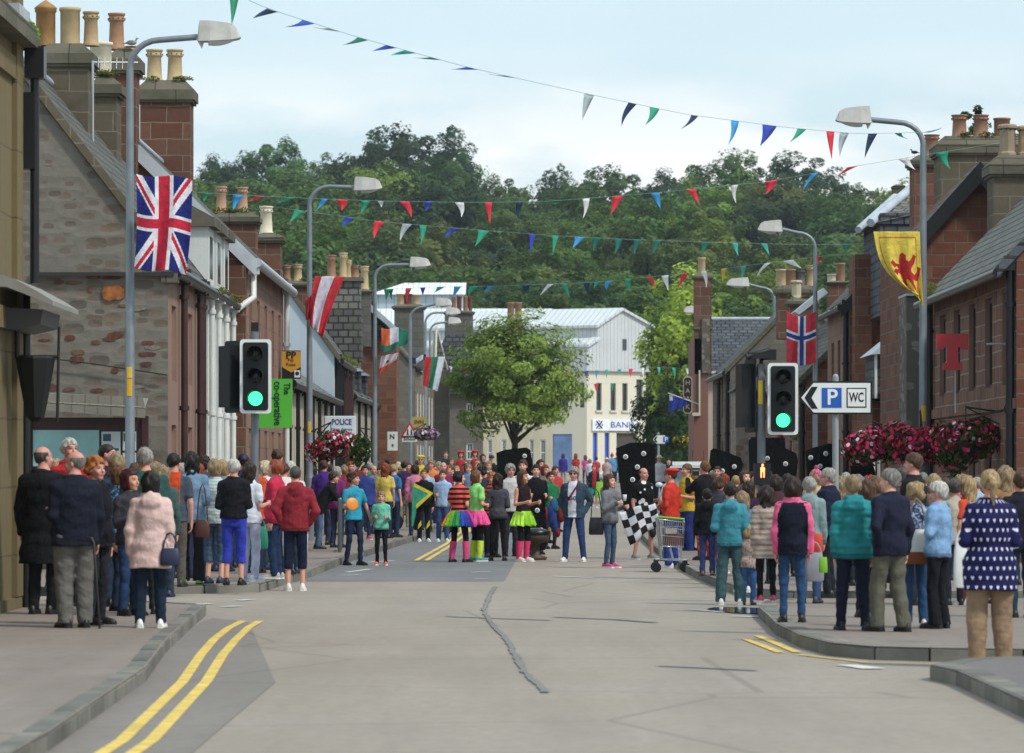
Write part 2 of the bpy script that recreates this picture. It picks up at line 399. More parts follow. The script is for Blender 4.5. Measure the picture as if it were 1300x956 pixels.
# near left pavement
e = [(x, y) for y, x in KL1]
arc = [(e[-1][0] - .12, e[-1][1] + .25), (e[-1][0] - .5, e[-1][1] + .9), (e[-1][0] - 1.2, e[-1][1] + 1.6), (-7, e[-1][1] + 2.2)]
pavement('pavement', [(-30, -30)] + e + arc[:3] + [(-7, e[-1][1] + 2.2), (-30, e[-1][1] + 2.2)])
kerb(e + arc, 1)
# far left pavement
e2 = [(x, y) for y, x in KL2]
arc2 = [(-16, e2[0][1] + 1.2), (-7.0, e2[0][1] + 0.2), (-5.6, e2[0][1])]
far = [(-2.0, 130), (-1.9, 160), (-1.7, 200), (-1.2, 260)]
pts = arc2 + e2[1:] + far
pv = [pts[0]] + pts[1:]
m = MB().mat(PAVE)
for a, c in zip(pts[:-1], pts[1:]):
    m.face([(a[0], a[1], gz(a[1]) + PV), (c[0], c[1], gz(c[1]) + PV), (-30, c[1] + .01, gz(c[1]) + PV), (-30, a[1], gz(a[1]) + PV)])
tag(m.build('pavement'), kind='structure'); kerb(pts, 1)
# right side: near islands and far pavement
RA = [kp(975, 795), kp(985, 806), kp(1015, 822), kp(1055, 833), kp(1110, 838), kp(1180, 840), kp(1300, 842)]
ra = [(x, y) for y, x in RA]; back = [(2.55 + .25, 46.6), (3.0, 48.7), (3.35, 49.5)]
poly = [(25, 35.2)] + [(9, 35.2)] + ra[::-1] + [back[0], back[1], back[2], (25, 49.5)]
pavement('pavement', poly, mat=PAVE)
kerb([(9, 35.2)] + ra[::-1] + back, -1, w_=0.2)
# pavement beyond the dropped crossing
RB = [kp(975, 762), kp(902, 745), kp(893, 735), kp(866, 712), kp(868, 700)]
rb = [(3.6, 52.4), (3.05, 53.9), (2.95, 57.0), (2.85, 63), (2.85, 70), (2.95, 85), (3.3, 110), (3.9, 140), (4.6, 180), (5.6, 260)]
m = MB().mat(PAVE)
for a, c in zip(rb[:-1], rb[1:]):
    m.face([(a[0], a[1], gz(a[1]) + PV), (30, a[1], gz(a[1]) + PV), (30, c[1], gz(c[1]) + PV), (c[0], c[1], gz(c[1]) + PV)])
tag(m.build('pavement'), kind='structure'); kerb([(30, 52.4)] + rb, -1)
# nearest kerbed corner at the bottom right
nb = [(3.42, 20), (3.42, 31.5), kp(1180, 863)[::-1], (3.75, 33.6), (4.2, 33.9), (9, 34.2)]
pavement('pavement', [(20, 20)] + [(20, 34.2)] + nb[::-1], mat=PAVE2)
kerb(nb, -1, w_=0.2)
# markings and patches (4 mm sheets)
YEL = plain('d2b45a', 0.8, var=0.25, scale=4, name='road_paint'); WHI = plain('c9c7c0', 0.8, var=0.2, scale=5, name='road_paint')
def strip(name, pts, w_, mat, z=0.008):
    m = MB().mat(mat); P = [Vector((x, y)) for x, y in pts]; rows = []
    for i, p in enumerate(P):
        d = (P[min(i + 1, len(P) - 1)] - P[max(i - 1, 0)]).normalized(); nrm = Vector((-d.y, d.x)) * w_ / 2
        rows.append([(p.x + nrm.x, p.y + nrm.y, gz(p.y) + z), (p.x - nrm.x, p.y - nrm.y, gz(p.y) + z)])
    m.grid(rows, smooth=False); return tag(m.build(name), kind='structure')
def pp(*a): return [kp(x, y)[::-1] for x, y in a]
strip('yellow_line', [(-2.5, 10), (-2.38, 25)] + pp((232, 866), (255, 832), (272, 812), (290, 798), (308, 789)), 0.09, YEL)
strip('yellow_line', [(-2.3, 10), (-2.2, 25)] + pp((262, 866), (283, 832), (300, 812), (316, 797), (330, 789)), 0.09, YEL)
strip('yellow_line', pp((528, 712), (566, 691), (586, 677)) + [(-1.72, 130), (-1.6, 160), (-1.4, 200)], 0.09, YEL)
strip('yellow_line', pp((541, 712), (575, 691), (596, 677)) + [(-1.48, 130), (-1.36, 160), (-1.15, 200)], 0.09, YEL)
strip('yellow_line', pp((946, 812), (990, 829)), 0.08, YEL); strip('yellow_line', pp((962, 808), (1012, 829)), 0.08, YEL)
strip('yellow_line', pp((1015, 832), (1100, 842), (1200, 845)) + [(6, 35.0)], 0.06, YEL)
m = MB().mat(ROADD); Pq = pp((345, 738), (640, 738), (655, 712), (668, 690)) + [(0.6, 130), (0.9, 200), (-2.2, 200), (-2.8, 130)] + pp((540, 690), (436, 717))
m.face([(x, y, gz(y) + 0.004) for x, y in [Pq[0], Pq[1], Pq[2], Pq[3]] + [(-2.3, 99), (-3.1, 77)]][:6]); tag(m.build('road_patch'), kind='structure')
sheet('road_patch', [(95, -2.3), (130, -1.95), (200, -1.65)], [(95, .33), (130, .8), (200, 1.2)], 0.004, ROADD)
_sp = pp((694, 880), (664, 852), (645, 815), (622, 790), (614, 775), (622, 757), (628, 745)); _r = random.Random(3); m = MB().mat(asphalt('878380', '918d89', .3))
for (xa, ya), (xb, yb) in zip(_sp[:-1], _sp[1:]):
    n_ = max(2, int(abs(yb - ya) / .35)); P_ = [(xa + (xb - xa) * k / n_ + _r.uniform(-.012, .012), ya + (yb - ya) * k / n_) for k in range(n_ + 1)]
    for a, c in zip(P_[:-1], P_[1:]):
        w0, w1 = _r.uniform(.015, .04), _r.uniform(.015, .04); m.face([(a[0] - w0, a[1], .01), (a[0] + w1, a[1], .01), (c[0] + w0, c[1], .01), (c[0] - w1, c[1], .01)])
tag(m.build('road_seam'), kind='structure')
strip('road_seam', pp((565, 783), (615, 785), (700, 788)), 0.1, asphalt('77757a', '85837f', .2), 0.006)
strip('road_seam', pp((702, 784), (780, 787), (832, 791)), 0.11, asphalt('68676a', '77757a', .2), 0.006)
strip('road_seam', pp((835, 846), (900, 849), (960, 852)), 0.1, asphalt('7c7a7c', '8b8885', .2), 0.006)
m = MB().mat(asphalt('88807a', '958d86', .3)); m.face([(x, y, 0.005) for x, y in [(-2.62, 10), (-1.9, 10), (-1.85, 32)] + pp((316, 790), (270, 785), (246, 795), (210, 830), (185, 866))]); tag(m.build('road_patch'), kind='structure')
for (x0, y0_, x1, y1_, ww) in ((470, 714, 500, 712, .12), (440, 727, 470, 723, .1), (432, 731, 458, 730, .1), (243, 768, 268, 767, .18), (300, 763, 318, 762, .18), (284, 771, 304, 770, .18), (598, 727, 622, 726, .1), (603, 735, 620, 735, .12), (700, 732, 752, 734, .12), (880, 775, 925, 778, .15), (1075, 845, 1110, 850, .2), (928, 783, 965, 784, .15)):
    strip('road_marking', pp((x0, y0_), (x1, y1_)), ww, WHI, 0.009)
# puddle at the dropped kerb
m = MB().mat(plain('23262b', 0.08, var=0.1, spec=0.8, name='water'))
pc = kp(950, 776)[::-1]; m.face([(pc[0] + .42 * math.cos(a) * (1 + .2 * math.sin(3 * a)), pc[1] + 1.3 * math.sin(a) * (1 + .25 * math.cos(2 * a + 1)), 0.012) for a in np.arange(0, 2 * math.pi, .3)])
tag(m.build('puddle'), kind='structure')
# ------------------------------------------------------------------ masonry palette
RUB = stone('rubble', '6f675d', '8a7a6c', '8f897e', 0.36, 0.17, bump=0.8, stain='5f5b52', stain_amt=0.35)
ASH_BR = stone('ashlar', '6d6353', '7b7060', '9a927f', 0.75, 0.36, 0.012, 0.4, '4e4a38', 0.55)
ASH_RED = stone('ashlar', '6e4537', '835f4e', '968877', 0.7, 0.36, 0.014, 0.5, '574a3c', 0.5)
RED_RUB = stone('ashlar', '744536', '94664f', '8a786a', 0.5, 0.25, .016, bump=0.9, stain='6a5144', stain_amt=0.35)
RED_WALL = stone('ashlar', '815848', 'a07a68', 'b3a698', 0.55, 0.27, 0.016, 0.5, '5d4a42', 0.45)
PINK = stone('ashlar', '9a7666', 'aa8a78', '7d6558', 0.8, 0.36, 0.01, 0.3, '6d5348', 0.4)
GREY_ASH = stone('ashlar', '6e6b66', '7f7b74', '5c5954', 0.55, 0.3, 0.015, 0.5, '4a4a3e', 0.5)
GREY_RUB = stone('rubble', '7a7269', '8d8376', '7b756c', 0.45, 0.22, bump=0.6, stain='5c574e', stain_amt=0.5)
BROWN = harl('8d6f60', '5d4a40', 0.4)
CREAM_W = harl('d6d3c8', '8f8b7e', 0.25)
WHITE_W = harl('d3d6d2', '8e918c', 0.3)
BLUE_H = harl('b3bfc9', '8b949a', 0.3)
SAND = stone('ashlar', '7f7050', '8a7b5a', '5f543e', 1.0, 0.75, 0.01, 0.3, '6f6348', 0.5)
SLATE = stone('slate', '5a5957', '7d7a75', '23231f', 0.34, 0.24, 0.03, 1.0, '55553f', 0.4)
SLATE2 = stone('slate', '4a4d55', '6c7079', '202226', 0.34, 0.22, 0.03, 0.9, '6a6b66', 0.25)
SLATE_L = stone('slate', '757370', '9b9893', '2d2c29', 0.34, 0.24, 0.03, 1.0, '6a6a52', 0.4)
LEAD = plain('aab2bb', 0.45, var=0.15, scale=3, name='lead')
BOARDW = plain('b9c0c6', 0.5, var=0.12, name='painted_timber')
BLACKP = plain('17171a', 0.35, var=0.2, name='black_paint')
MAROON = plain('3d2523', 0.4, var=0.2, name='maroon_paint')
IRON = plain('241f1f', 0.5, var=0.2, name='iron')
MOSS = leaf_mat('4a5220', '77762f', 'moss', 4.0)
BUFF = plain('b9a27c', 0.75, var=0.14, scale=6, name='buff_clay')
BUFF2 = plain('a9906c', 0.8, var=0.2, scale=6, name='buff_clay')
TERRA = plain('96705a', 0.75, var=0.18, scale=6, name='red_clay')
TERRA_D = plain('6d4334', 0.8, var=0.2, scale=6, name='red_clay')
PALE = plain('d8cfb5', 0.75, var=0.12, scale=6, name='buff_clay')
COPE = stone('ashlar', '706a5e', '7f786a', '4f4b42', 0.9, 0.6, 0.015, 0.7, '474a30', 0.6)
COPE_R = stone('ashlar', '6c564a', '78665a', '4f443a', 1.4, 0.6, 0.01, 0.5, '4c4f2b', 0.4)
GL = glass_dark('2b3036'); GL2 = glass_dark('454b50')
SASH = plain('d4d4cf', 0.5, var=0.08, name='window_paint')

def moss_tuft(mb, c, rx, ry, rz, n=120, s=0.05):
    for _ in range(n):
        a = RND.random() * 6.28; r = math.sqrt(RND.random())
        p = Vector((c[0] + rx * r * math.cos(a), c[1] + ry * r * math.sin(a), c[2] + rz * RND.random() * (1 - r * .6)))
        u = Vector((RND.gauss(0, 1), RND.gauss(0, 1), RND.gauss(0, 1))).normalized() * s; q = u.orthogonal().normalized() * s * .6
        mb.face([p - u, p + q, p + u, p - q])
def chimney_pot(parent, x, y, z, h, r, mat, style='roll'):
    m = MB().mat(mat)
    if style == 'plain': prof = [(r * .95, 0), (r * .95, h * .9), (r * 1.06, h * .92), (r * 1.06, h), (r * .8, h), (r * .78, h * .9)]
    elif style == 'roll': prof = [(r * 1.15, 0), (r * 1.15, h * .06), (r, h * .1), (r * .88, h * .75), (r * 1.0, h * .78), (r * 1.15, h * .82), (r * .98, h * .87), (r * .98, h * .93), (r * 1.12, h * .95), (r * 1.12, h), (r * .8, h), (r * .75, h * .85)]
    elif style == 'oct': prof = [(r * 1.2, 0), (r * 1.2, h * .12), (r, h * .16), (r, h * .84), (r * 1.25, h * .88), (r * 1.25, h * .95), (r * 1.05, h), (r * .8, h), (r * .7, h * .9)]
    elif style == 'cone': prof = [(r, 0), (r, h * .72), (r * 1.12, h * .74), (r * 1.12, h * .8), (r * 1.2, h * .82), (r * .75, h * .9), (0.01, h)]
    m.lathe(prof, (0, 0, 0), 8 if style == 'oct' else 14, style != 'oct')
    if style in ('roll', 'oct'):
        m.mat(plain('4a4038', .8, var=.3, scale=12))
        for k in range(10): m.ball((r * 1.04 * math.cos(k * .628), r * 1.04 * math.sin(k * .628), h * .845), (r * .13, r * .13, h * .028), 6)
    return m.build('chimney_pot', parent, loc=(x, y, z))
def chimney(parent, px0, px1, ptop, pbot, Y, depth, mat, cope=COPE, pots=(), cope_h=0.22, over=0.1, band=None, tuft=False, xo=0):
    """a stack whose near face fills px0..px1 x ptop..pbot of the photograph when it stands at Y; the parent sits at the world origin offset"""
    P = parent.location
    x0, x1 = wx(px0, Y) + over, wx(px1, Y) - over; z1, z0 = wz(ptop, Y), wz(pbot, Y)
    m = MB().mat(mat); m.box(x0, x1, Y, Y + depth, z0, z1 - cope_h)
    m.mat(cope)
    m.box(x0 - over * .6, x1 + over * .6, Y - over * .6, Y + depth + over * .6, z1 - cope_h, z1 - cope_h + .06)
    a = [(x0 - over, Y - over), (x1 + over, Y - over), (x1 + over, Y + depth + over), (x0 - over, Y + depth + over)]
    k = over * 2.2; bq = [(x0 - over + k, Y - over + k), (x1 + over - k, Y - over + k), (x1 + over - k, Y + depth + over - k), (x0 - over + k, Y + depth + over - k)]
    zc0, zc1, zc2 = z1 - cope_h + .055, z1 - cope_h * .45, z1
    for i in range(4):
        j = (i + 1) % 4
        m.face([(*a[i], zc0), (*a[j], zc0), (*a[j], zc1), (*a[i], zc1)]); m.face([(*a[i], zc1), (*a[j], zc1), (*bq[j], zc2), (*bq[i], zc2)])
    m.face([(*p, zc2) for p in bq]); m.face([(*p, zc0) for p in a][::-1])
    if band: m.box(x0 - .05, x1 + .05, Y - .05, Y + depth + .05, wz(band, Y), wz(band, Y) + .1)
    if tuft:
        m.mat(MOSS)
        for q in range(5): moss_tuft(m, (x0 + (x1 - x0) * RND.random(), Y + .1, z1), .14, .1, .12, 60, .03)
    for i, v in enumerate(m.v): m.v[i] = (v[0] - P.x, v[1] - P.y, v[2] - P.z)
    o = m.build('chimney', parent)
    for pot in pots:
        ppx, ph_top, rr, pm, st = pot[:5]; yy = Y + depth * (pot[5] if len(pot) > 5 else .4)
        chimney_pot(o, wx(ppx, yy) - P.x, yy - P.y, z1 - P.z - .02, wz(ph_top, yy) - z1 + .02, rr, pm, st)
    return o
def wall_open(mb, A, B, z0, z1, ops, nrm, rev, rmat, wmat):
    """wall from A to B (xy), ops = [(u0,u1,v0,v1)] metres along / up; reveals go in by rev"""
    A = Vector(A); B = Vector(B); L = (B - A).length; d = (B - A) / L
    us = sorted(set([0, L] + [o[0] for o in ops] + [o[1] for o in ops])); vs_ = sorted(set([z0, z1] + [o[2] for o in ops] + [o[3] for o in ops]))
    def P(u, v, k=0): return (A.x + d.x * u - nrm[0] * k, A.y + d.y * u - nrm[1] * k, v)
    mb.mat(wmat)
    for i in range(len(us) - 1):
        for j in range(len(vs_) - 1):
            uc, vc = (us[i] + us[i + 1]) / 2, (vs_[j] + vs_[j + 1]) / 2
            if any(o[0] < uc < o[1] and o[2] < vc < o[3] for o in ops): continue
            mb.face([P(us[i], vs_[j]), P(us[i + 1], vs_[j]), P(us[i + 1], vs_[j + 1]), P(us[i], vs_[j + 1])])
    mb.mat(rmat)
    for u0, u1, v0, v1 in ops:
        mb.face([P(u0, v0), P(u0, v0, rev), P(u0, v1, rev), P(u0, v1)]); mb.face([P(u1, v0), P(u1, v1), P(u1, v1, rev), P(u1, v0, rev)])
        mb.face([P(u0, v0), P(u1, v0), P(u1, v0, rev), P(u0, v0, rev)]); mb.face([P(u0, v1), P(u0, v1, rev), P(u1, v1, rev), P(u1, v1)])
def add_window(parent, A, B, op, nrm, rev, fmat=SASH, gmat=GL, name='window', bars=True):
    A = Vector(A); B = Vector(B); d = (B - A).normalized(); u0, u1, v0, v1 = op
    def fr(u, v, k): return (A.x + d.x * u - nrm[0] * k, A.y + d.y * u - nrm[1] * k, v)
    def bar(m, ua, ub, va, vb, k0, k1):
        c = [fr(ua, va, k0), fr(ub, va, k0), fr(ub, va, k1), fr(ua, va, k1), fr(ua, vb, k0), fr(ub, vb, k0), fr(ub, vb, k1), fr(ua, vb, k1)]
        for q in ((0, 3, 2, 1), (4, 5, 6, 7), (0, 1, 5, 4), (1, 2, 6, 5), (2, 3, 7, 6), (3, 0, 4, 7)): m.face([c[i] for i in q])
    m = MB().mat(fmat); t_ = .07
    bar(m, u0, u0 + t_, v0, v1, rev - .08, rev); bar(m, u1 - t_, u1, v0, v1, rev - .08, rev)
    bar(m, u0 + t_, u1 - t_, v0, v0 + t_, rev - .08, rev); bar(m, u0 + t_, u1 - t_, v1 - t_, v1, rev - .08, rev)
    if bars and name == 'window':
        vm = (v0 + v1) / 2; bar(m, u0 + t_, u1 - t_, vm - .03, vm + .03, rev - .06, rev - .01)
        um = (u0 + u1) / 2; bar(m, um - .015, um + .015, v0 + t_, vm - .03, rev - .05, rev - .012); bar(m, um - .015, um + .015, vm + .03, v1 - t_, rev - .05, rev - .012)
    w_ = m.build(name, parent)
    m = MB().mat(gmat); m.face([fr(u0 + .03, v0 + .03, rev - .02), fr(u1 - .03, v0 + .03, rev - .02), fr(u1 - .03, v1 - .03, rev - .02), fr(u0 + .03, v1 - .03, rev - .02)])
    m.build('pane' if name == 'window' else 'door_panel', w_)
    return w_
def downpipe(parent, x, y, z0, z1, r=.05, mat=BLACKP):
    m = MB().mat(mat); m.tube([(x, y, z0), (x, y, z1)], r, 8)
    z = z0 + .8
    while z < z1: m.tube([(x, y, z), (x, y, z + .07)], r * 1.45, 8); z += 1.8
    m.box(x - .11, x + .11, y - .11, y + .11, z1 - .05, z1 + .2); return m.build('downpipe', parent)
def house(name, label, cat, side, Y0, Y1, X, eave, ridge_in, ridge, depth, wall, gable, roof, ops=(), win=(), pipes=(), near=True, skew=None, verge=None, zb=None,
          rev=.16, rmat=None, gutter=True, gut_mat=None, over=.16, X1=None, group=None, fmat=SASH, doors=()):
    """street house: facade plane from (X,Y0) to (X1,Y1); side -1 left / +1 right; ridge_in metres behind the facade"""
    zb = gz(Y0) if zb is None else zb; X1 = X if X1 is None else X1; s = side
    E = empty(name, (X, Y0, zb), label, cat, group); O = Vector((X, Y0, zb))
    def rel(m):
        for i, v in enumerate(m.v): m.v[i] = (v[0] - O.x, v[1] - O.y, v[2] - O.z)
        return m
    nrm = (-s, 0); A, B = (X, Y0), (X1, Y1)
    m = MB(); allops = [(o[0], o[1], zb + o[2], zb + o[3]) for o in list(win) + list(doors)]
    wall_open(m, A, B, zb, eave, allops, nrm, rev, rmat or wall, wall)
    rx, rx1, bx, bx1 = X + s * ridge_in, X1 + s * ridge_in, X + s * depth, X1 + s * depth
    bz = max(zb + 1.5, ridge - (depth - ridge_in) * (ridge - eave) / ridge_in)
    for (xx, rr, bb, yy) in ((X, rx, bx, Y0), (X1, rx1, bx1, Y1)):
        m.mat(gable); m.face([(xx, yy, zb), (bb, yy, zb), (bb, yy, bz), (rr, yy, ridge), (xx, yy, eave)])
    m.mat(wall); m.face([(bx, Y0, zb), (bx1, Y1, zb), (bx1, Y1, bz), (bx, Y0, bz)])
    # inner dark back so the openings are closed
    rel(m).build('wall', E)
    for o in allops[:len(win)]: wv = add_window_rel(E, O, A, B, o, nrm, rev, fmat)
    for o in allops[len(win):]: add_window_rel(E, O, A, B, o, nrm, rev, MAROON, 'door')
    sl = (ridge - eave) / ridge_in; ov = over
    m = MB().mat(roof); th = .09
    def quad(a, b, c, d_, up):
        u = Vector((0, 0, th)); P = [Vector(q) for q in (a, b, c, d_)]
        m.face([p + u for p in P]); m.face([p for p in P][::-1])
        for i in range(4): m.face([P[i], P[(i + 1) % 4], P[(i + 1) % 4] + u, P[i] + u])
    e0 = (X - s * ov, Y0 - .04, eave - sl * ov + .03); e1 = (X1 - s * ov, Y1 + .04, eave - sl * ov + .03)
    quad(e0, e1, (rx1, Y1 + .04, ridge + .03), (rx, Y0 - .04, ridge + .03), 1)
    quad((rx, Y0 - .04, ridge + .03), (rx1, Y1 + .04, ridge + .03), (bx1 + s * .1, Y1 + .04, bz + .03), (bx + s * .1, Y0 - .04, bz + .03), 1)
    m.mat(LEAD); m.tube([(rx, Y0, ridge + .14), (rx1, Y1, ridge + .14)], .07, 6)
    rel(m).build('roof', E)
    if skew or verge:                                     # stone skews or painted bargeboards on the near gable
        mat_ = skew or verge; m = MB().mat(mat_); w_ = .3 if skew else .07; hh = .2 if skew else .34; up = .22 if skew else .14
        for p0, p1 in (((X - s * ov * 1.2, eave - sl * ov * 1.2), (rx, ridge)), ((bx, bz), (rx, ridge))):
            a = [(p0[0], Y0 - .09, p0[1] + up - hh), (p0[0], Y0 - .09, p0[1] + up), (p0[0], Y0 - .09 + w_, p0[1] + up), (p0[0], Y0 - .09 + w_, p0[1] + up - hh)]
            c = [(p1[0], Y0 - .09, p1[1] + up - hh), (p1[0], Y0 - .09, p1[1] + up), (p1[0], Y0 - .09 + w_, p1[1] + up), (p1[0], Y0 - .09 + w_, p1[1] + up - hh)]
            m.grid([a, c], True, False); m.face(a[::-1]); m.face(c)
        rel(m).build('skew' if skew else 'bargeboard', E)
    if gutter:
        m = MB().mat(gut_mat or BLACKP); m.tube([(X - s * (ov + .05), Y0 - .06, eave - sl * ov + .04), (X1 - s * (ov + .05), Y1, eave - sl * ov + .04)], .09, 8)
        rel(m).build('gutter', E)
    for pu in pipes:
        u = pu[0] if isinstance(pu, tuple) else pu; pm = pu[1] if isinstance(pu, tuple) else BLACKP
        downpipe(E, (X + (X1 - X) * u / (Y1 - Y0)) - s * .09 - O.x, u, .05, eave - zb - .15, mat=pm, r=(pu[2] if isinstance(pu, tuple) and len(pu) > 2 else .05))
    return E
def add_window_rel(E, O, A, B, op, nrm, rev, fmat=SASH, name='window', gmat=GL):
    a = (A[0] - O.x, A[1] - O.y); b = (B[0] - O.x, B[1] - O.y)
    return add_window(E, a, b, (op[0], op[1], op[2] - O.z, op[3] - O.z), nrm, rev, fmat, gmat, name)
def rel_to(E, m):
    P = E.location
    for i, v in enumerate(m.v): m.v[i] = (v[0] - P.x, v[1] - P.y, v[2] - P.z)
    return m
def mb_tuft_line(E, p0, p1, n, name='moss', s=.035, r=.12):
    m = MB().mat(MOSS)
    for i in range(n):
        k = RND.random(); c = [a + (b - a) * k for a, b in zip(p0, p1)]
        moss_tuft(m, c, r, r * 2.0, r, 26, s)
    tag(rel_to(E, m).build(name, E), kind='stuff')

# ============================================================ LEFT SIDE
# L0 corner bank building, buff sandstone, at the very left edge
X0_ = wx(22, 46); E = empty('sandstone_building', (X0_, 41, 0), 'buff sandstone corner building cut off by the left edge, with black drainpipe and grey canopy', 'building')
m = MB().mat(SAND); m.box(X0_ - 6, X0_, 36, 46, 0, 8.5)
for z in (0.0, 3.2, 6.0): m.box(X0_ - 6.05, X0_ + .05, 40, 46.05, z + .01, z + .25)
m.box(X0_ - .1, X0_ + .06, 45.5, 46.06, .26, 7.4)
rel_to(E, m).build('wall', E)
m = MB().mat(harl('8d8b85', '5a5851', .5)); zc = wz(366, 45)
prof = [(-1.8, zc + .32), (0, zc + .12), (.18, zc + .07), (.42, zc - .06), (.6, zc - .17), (.6, zc - .22), (.38, zc - .13), (.1, zc - .02), (-1.8, zc + .02)]
m.prism([(X0_ + a, b) for a, b in prof], 44.2, 46.8)
rel_to(E, m).build('canopy', E)
m = MB().mat(plain('4d4e52', .5, name='lead')); z2 = wz(397, 45)
m.prism([(X0_ - 1, z2 + .1), (X0_ + .45, z2 + .02), (X0_ + .42, z2 - .14), (X0_ + .15, z2 - .2), (X0_ - 1, z2 - .1)], 44.6, 46.3); rel_to(E, m).build('canopy_fascia', E)
px_ = wx(45, 46.3); m = MB().mat(BLACKP); m.tube([(px_, 46.2, wz(360, 46.2)), (px_, 46.2, wz(65, 46.2))], .055, 10); m.tube([(px_ - .1, 46.2, .1), (px_ - .1, 46.2, wz(360, 46.2))], .055, 10)
m.box(px_ - .1, px_ + .12, 46.08, 46.35, wz(100, 46.2), wz(60, 46.2)); m.box(px_ - .19, px_ + .02, 46.08, 46.35, wz(215, 46.2), wz(118, 46.2))
rel_to(E, m).build('downpipe', E)
m = MB().mat(COPE); m.box(X0_ - 3, X0_ + .22, 40, 46.4, wz(60, 46), wz(38, 46)); m.mat(plain('a7aeb0', .5)); m.box(X0_ - .2, X0_ + .12, 45.2, 46.2, wz(37, 46), wz(14, 46))
m.mat(leaf_mat('5a7a28', '86a03a', 'moss', 4.)); moss_tuft(m, (X0_ + .1, 46.1, wz(48, 46)), .14, .2, .26, 260, .03)
rel_to(E, m).build('eaves', E)
# dark tapering lantern bracket under the canopy
E = empty('wall_lantern', (wx(45, 45), 45, wz(535, 45)), 'tall dark tapering lantern hanging under the grey canopy at left edge', 'lantern')
m = MB().mat(plain('151415', .6, var=.3)); h_ = wz(455, 45) - wz(535, 45)
m.lathe([(.05, 0), (.1, .05), (.14, .25), (.22, h_), (.2, h_ + .02)], seg=8, smooth=False); m.build('lantern_body', E)
m = MB().mat(IRON); m.tube([(.24, 0, .0), (.26, 0, h_ + .35)], .016, 6); m.tube([(-.2, 0, h_), (-.2, 0, h_ + .5)], .03, 6); m.tube([(-.2, 0, h_ + .02), (.26, 0, h_ + .02)], .02, 6); m.build('bracket', E)

# G1 rubble gable cottage, brown front
FX = -5.11
FG = -5.4
G1 = house('stone_house', 'rubble stone gable house with brown painted front beside the lane, behind the union flag lamp', 'house', -1, 64.3, 72.4, FG, 4.88, 2.6, 8.25, 6.2, BROWN, RUB, SLATE,
           win=[(.7, 1.6, .9, 2.4), (.7, 1.6, 3.1, 4.3), (4.0, 4.9, .9, 2.4), (4.0, 4.9, 3.1, 4.3), (6.9, 7.7, 3.1, 4.3)], doors=[(2.8, 3.7, .05, 2.2)], pipes=[(2.1, MAROON, .055), (5.5, MAROON, .055), (6.2, MAROON, .05)], skew=ASH_BR, over=.1)
m = MB().mat(plain('2f2c2a', .7)); m.tube([(wx(40, 64.2), 64.2, wz(452, 64.2)), (wx(120, 64.2), 64.2, wz(462, 64.2)), (wx(212, 64.2), 64.2, wz(476, 64.2))], .012, 5); rel_to(G1, m).build('cable', G1)
m = MB().mat(plain('2f2c2a', .7)); zz = wz(348, 64.2); m.box(wx(38, 64.2), FG + .1, 64.18, 64.27, zz - .03, zz + .03)
m.mat(COPE); m.box(FG - .1, FG + .16, 64.2, 64.5, 4.62, 4.82); rel_to(G1, m).build('string_course', G1)
m = MB().mat(plain('94592e', .9, var=.5, scale=9, bump=.5)); m.prism([(wx(x, 64.2), wz(y, 64.2)) for x, y in ((129, 372), (130, 365), (134, 362), (141, 363), (148, 361), (154, 363), (157, 367), (156, 373), (157, 377), (152, 380), (145, 380), (138, 382), (131, 379))], 64.265, 64.31); rel_to(G1, m).build('orange_stone', G1)
m = MB(); rs = random.Random(5)                      # red sandstone blocks showing through the mortar
RB1 = plain('5f3b30', .9, var=.45, scale=9, bump=.6); RB2 = plain('6a4c3e', .9, var=.45, scale=9, bump=.6); RB3 = plain('7d756a', .9, var=.4, scale=9, bump=.6)
for i in range(60):
    cx_, cy_ = rs.uniform(45, 206), rs.uniform(210, 500)
    if cy_ < 350: continue
    a_, b_ = rs.uniform(3, 11), rs.uniform(1.8, 4.6); m.mat(rs.choice([RB1, RB1, RB2, RB3]) if cy_ > 330 else RB3)
    if abs(cx_ - 143) < 22 and abs(cy_ - 371) < 16: continue
    pl = [(cx_ + a_ * (1 + .2 * rs.random()) * math.cos(k) * (abs(math.cos(k)) ** -.25 if abs(math.cos(k)) > .3 else 1), cy_ + b_ * (.8 + .35 * rs.random()) * math.sin(k)) for k in np.arange(0, 6.2, .45)]
    m.prism([(wx(x, 64.2), wz(y, 64.2)) for x, y in pl], 64.292 - rs.random() * .006, 64.31)
rel_to(G1, m).build('face_stones', G1)
chimney(G1, 46, 119, 54, 230, 71, 1.0, ASH_BR, pots=[(58, 0, .17, plain('9a7448', .8, var=.3, scale=5), 'cone'), (89, 10, .18, BUFF, 'plain'), (115.5, 15, .13, BUFF2, 'roll')], cope_h=.42)
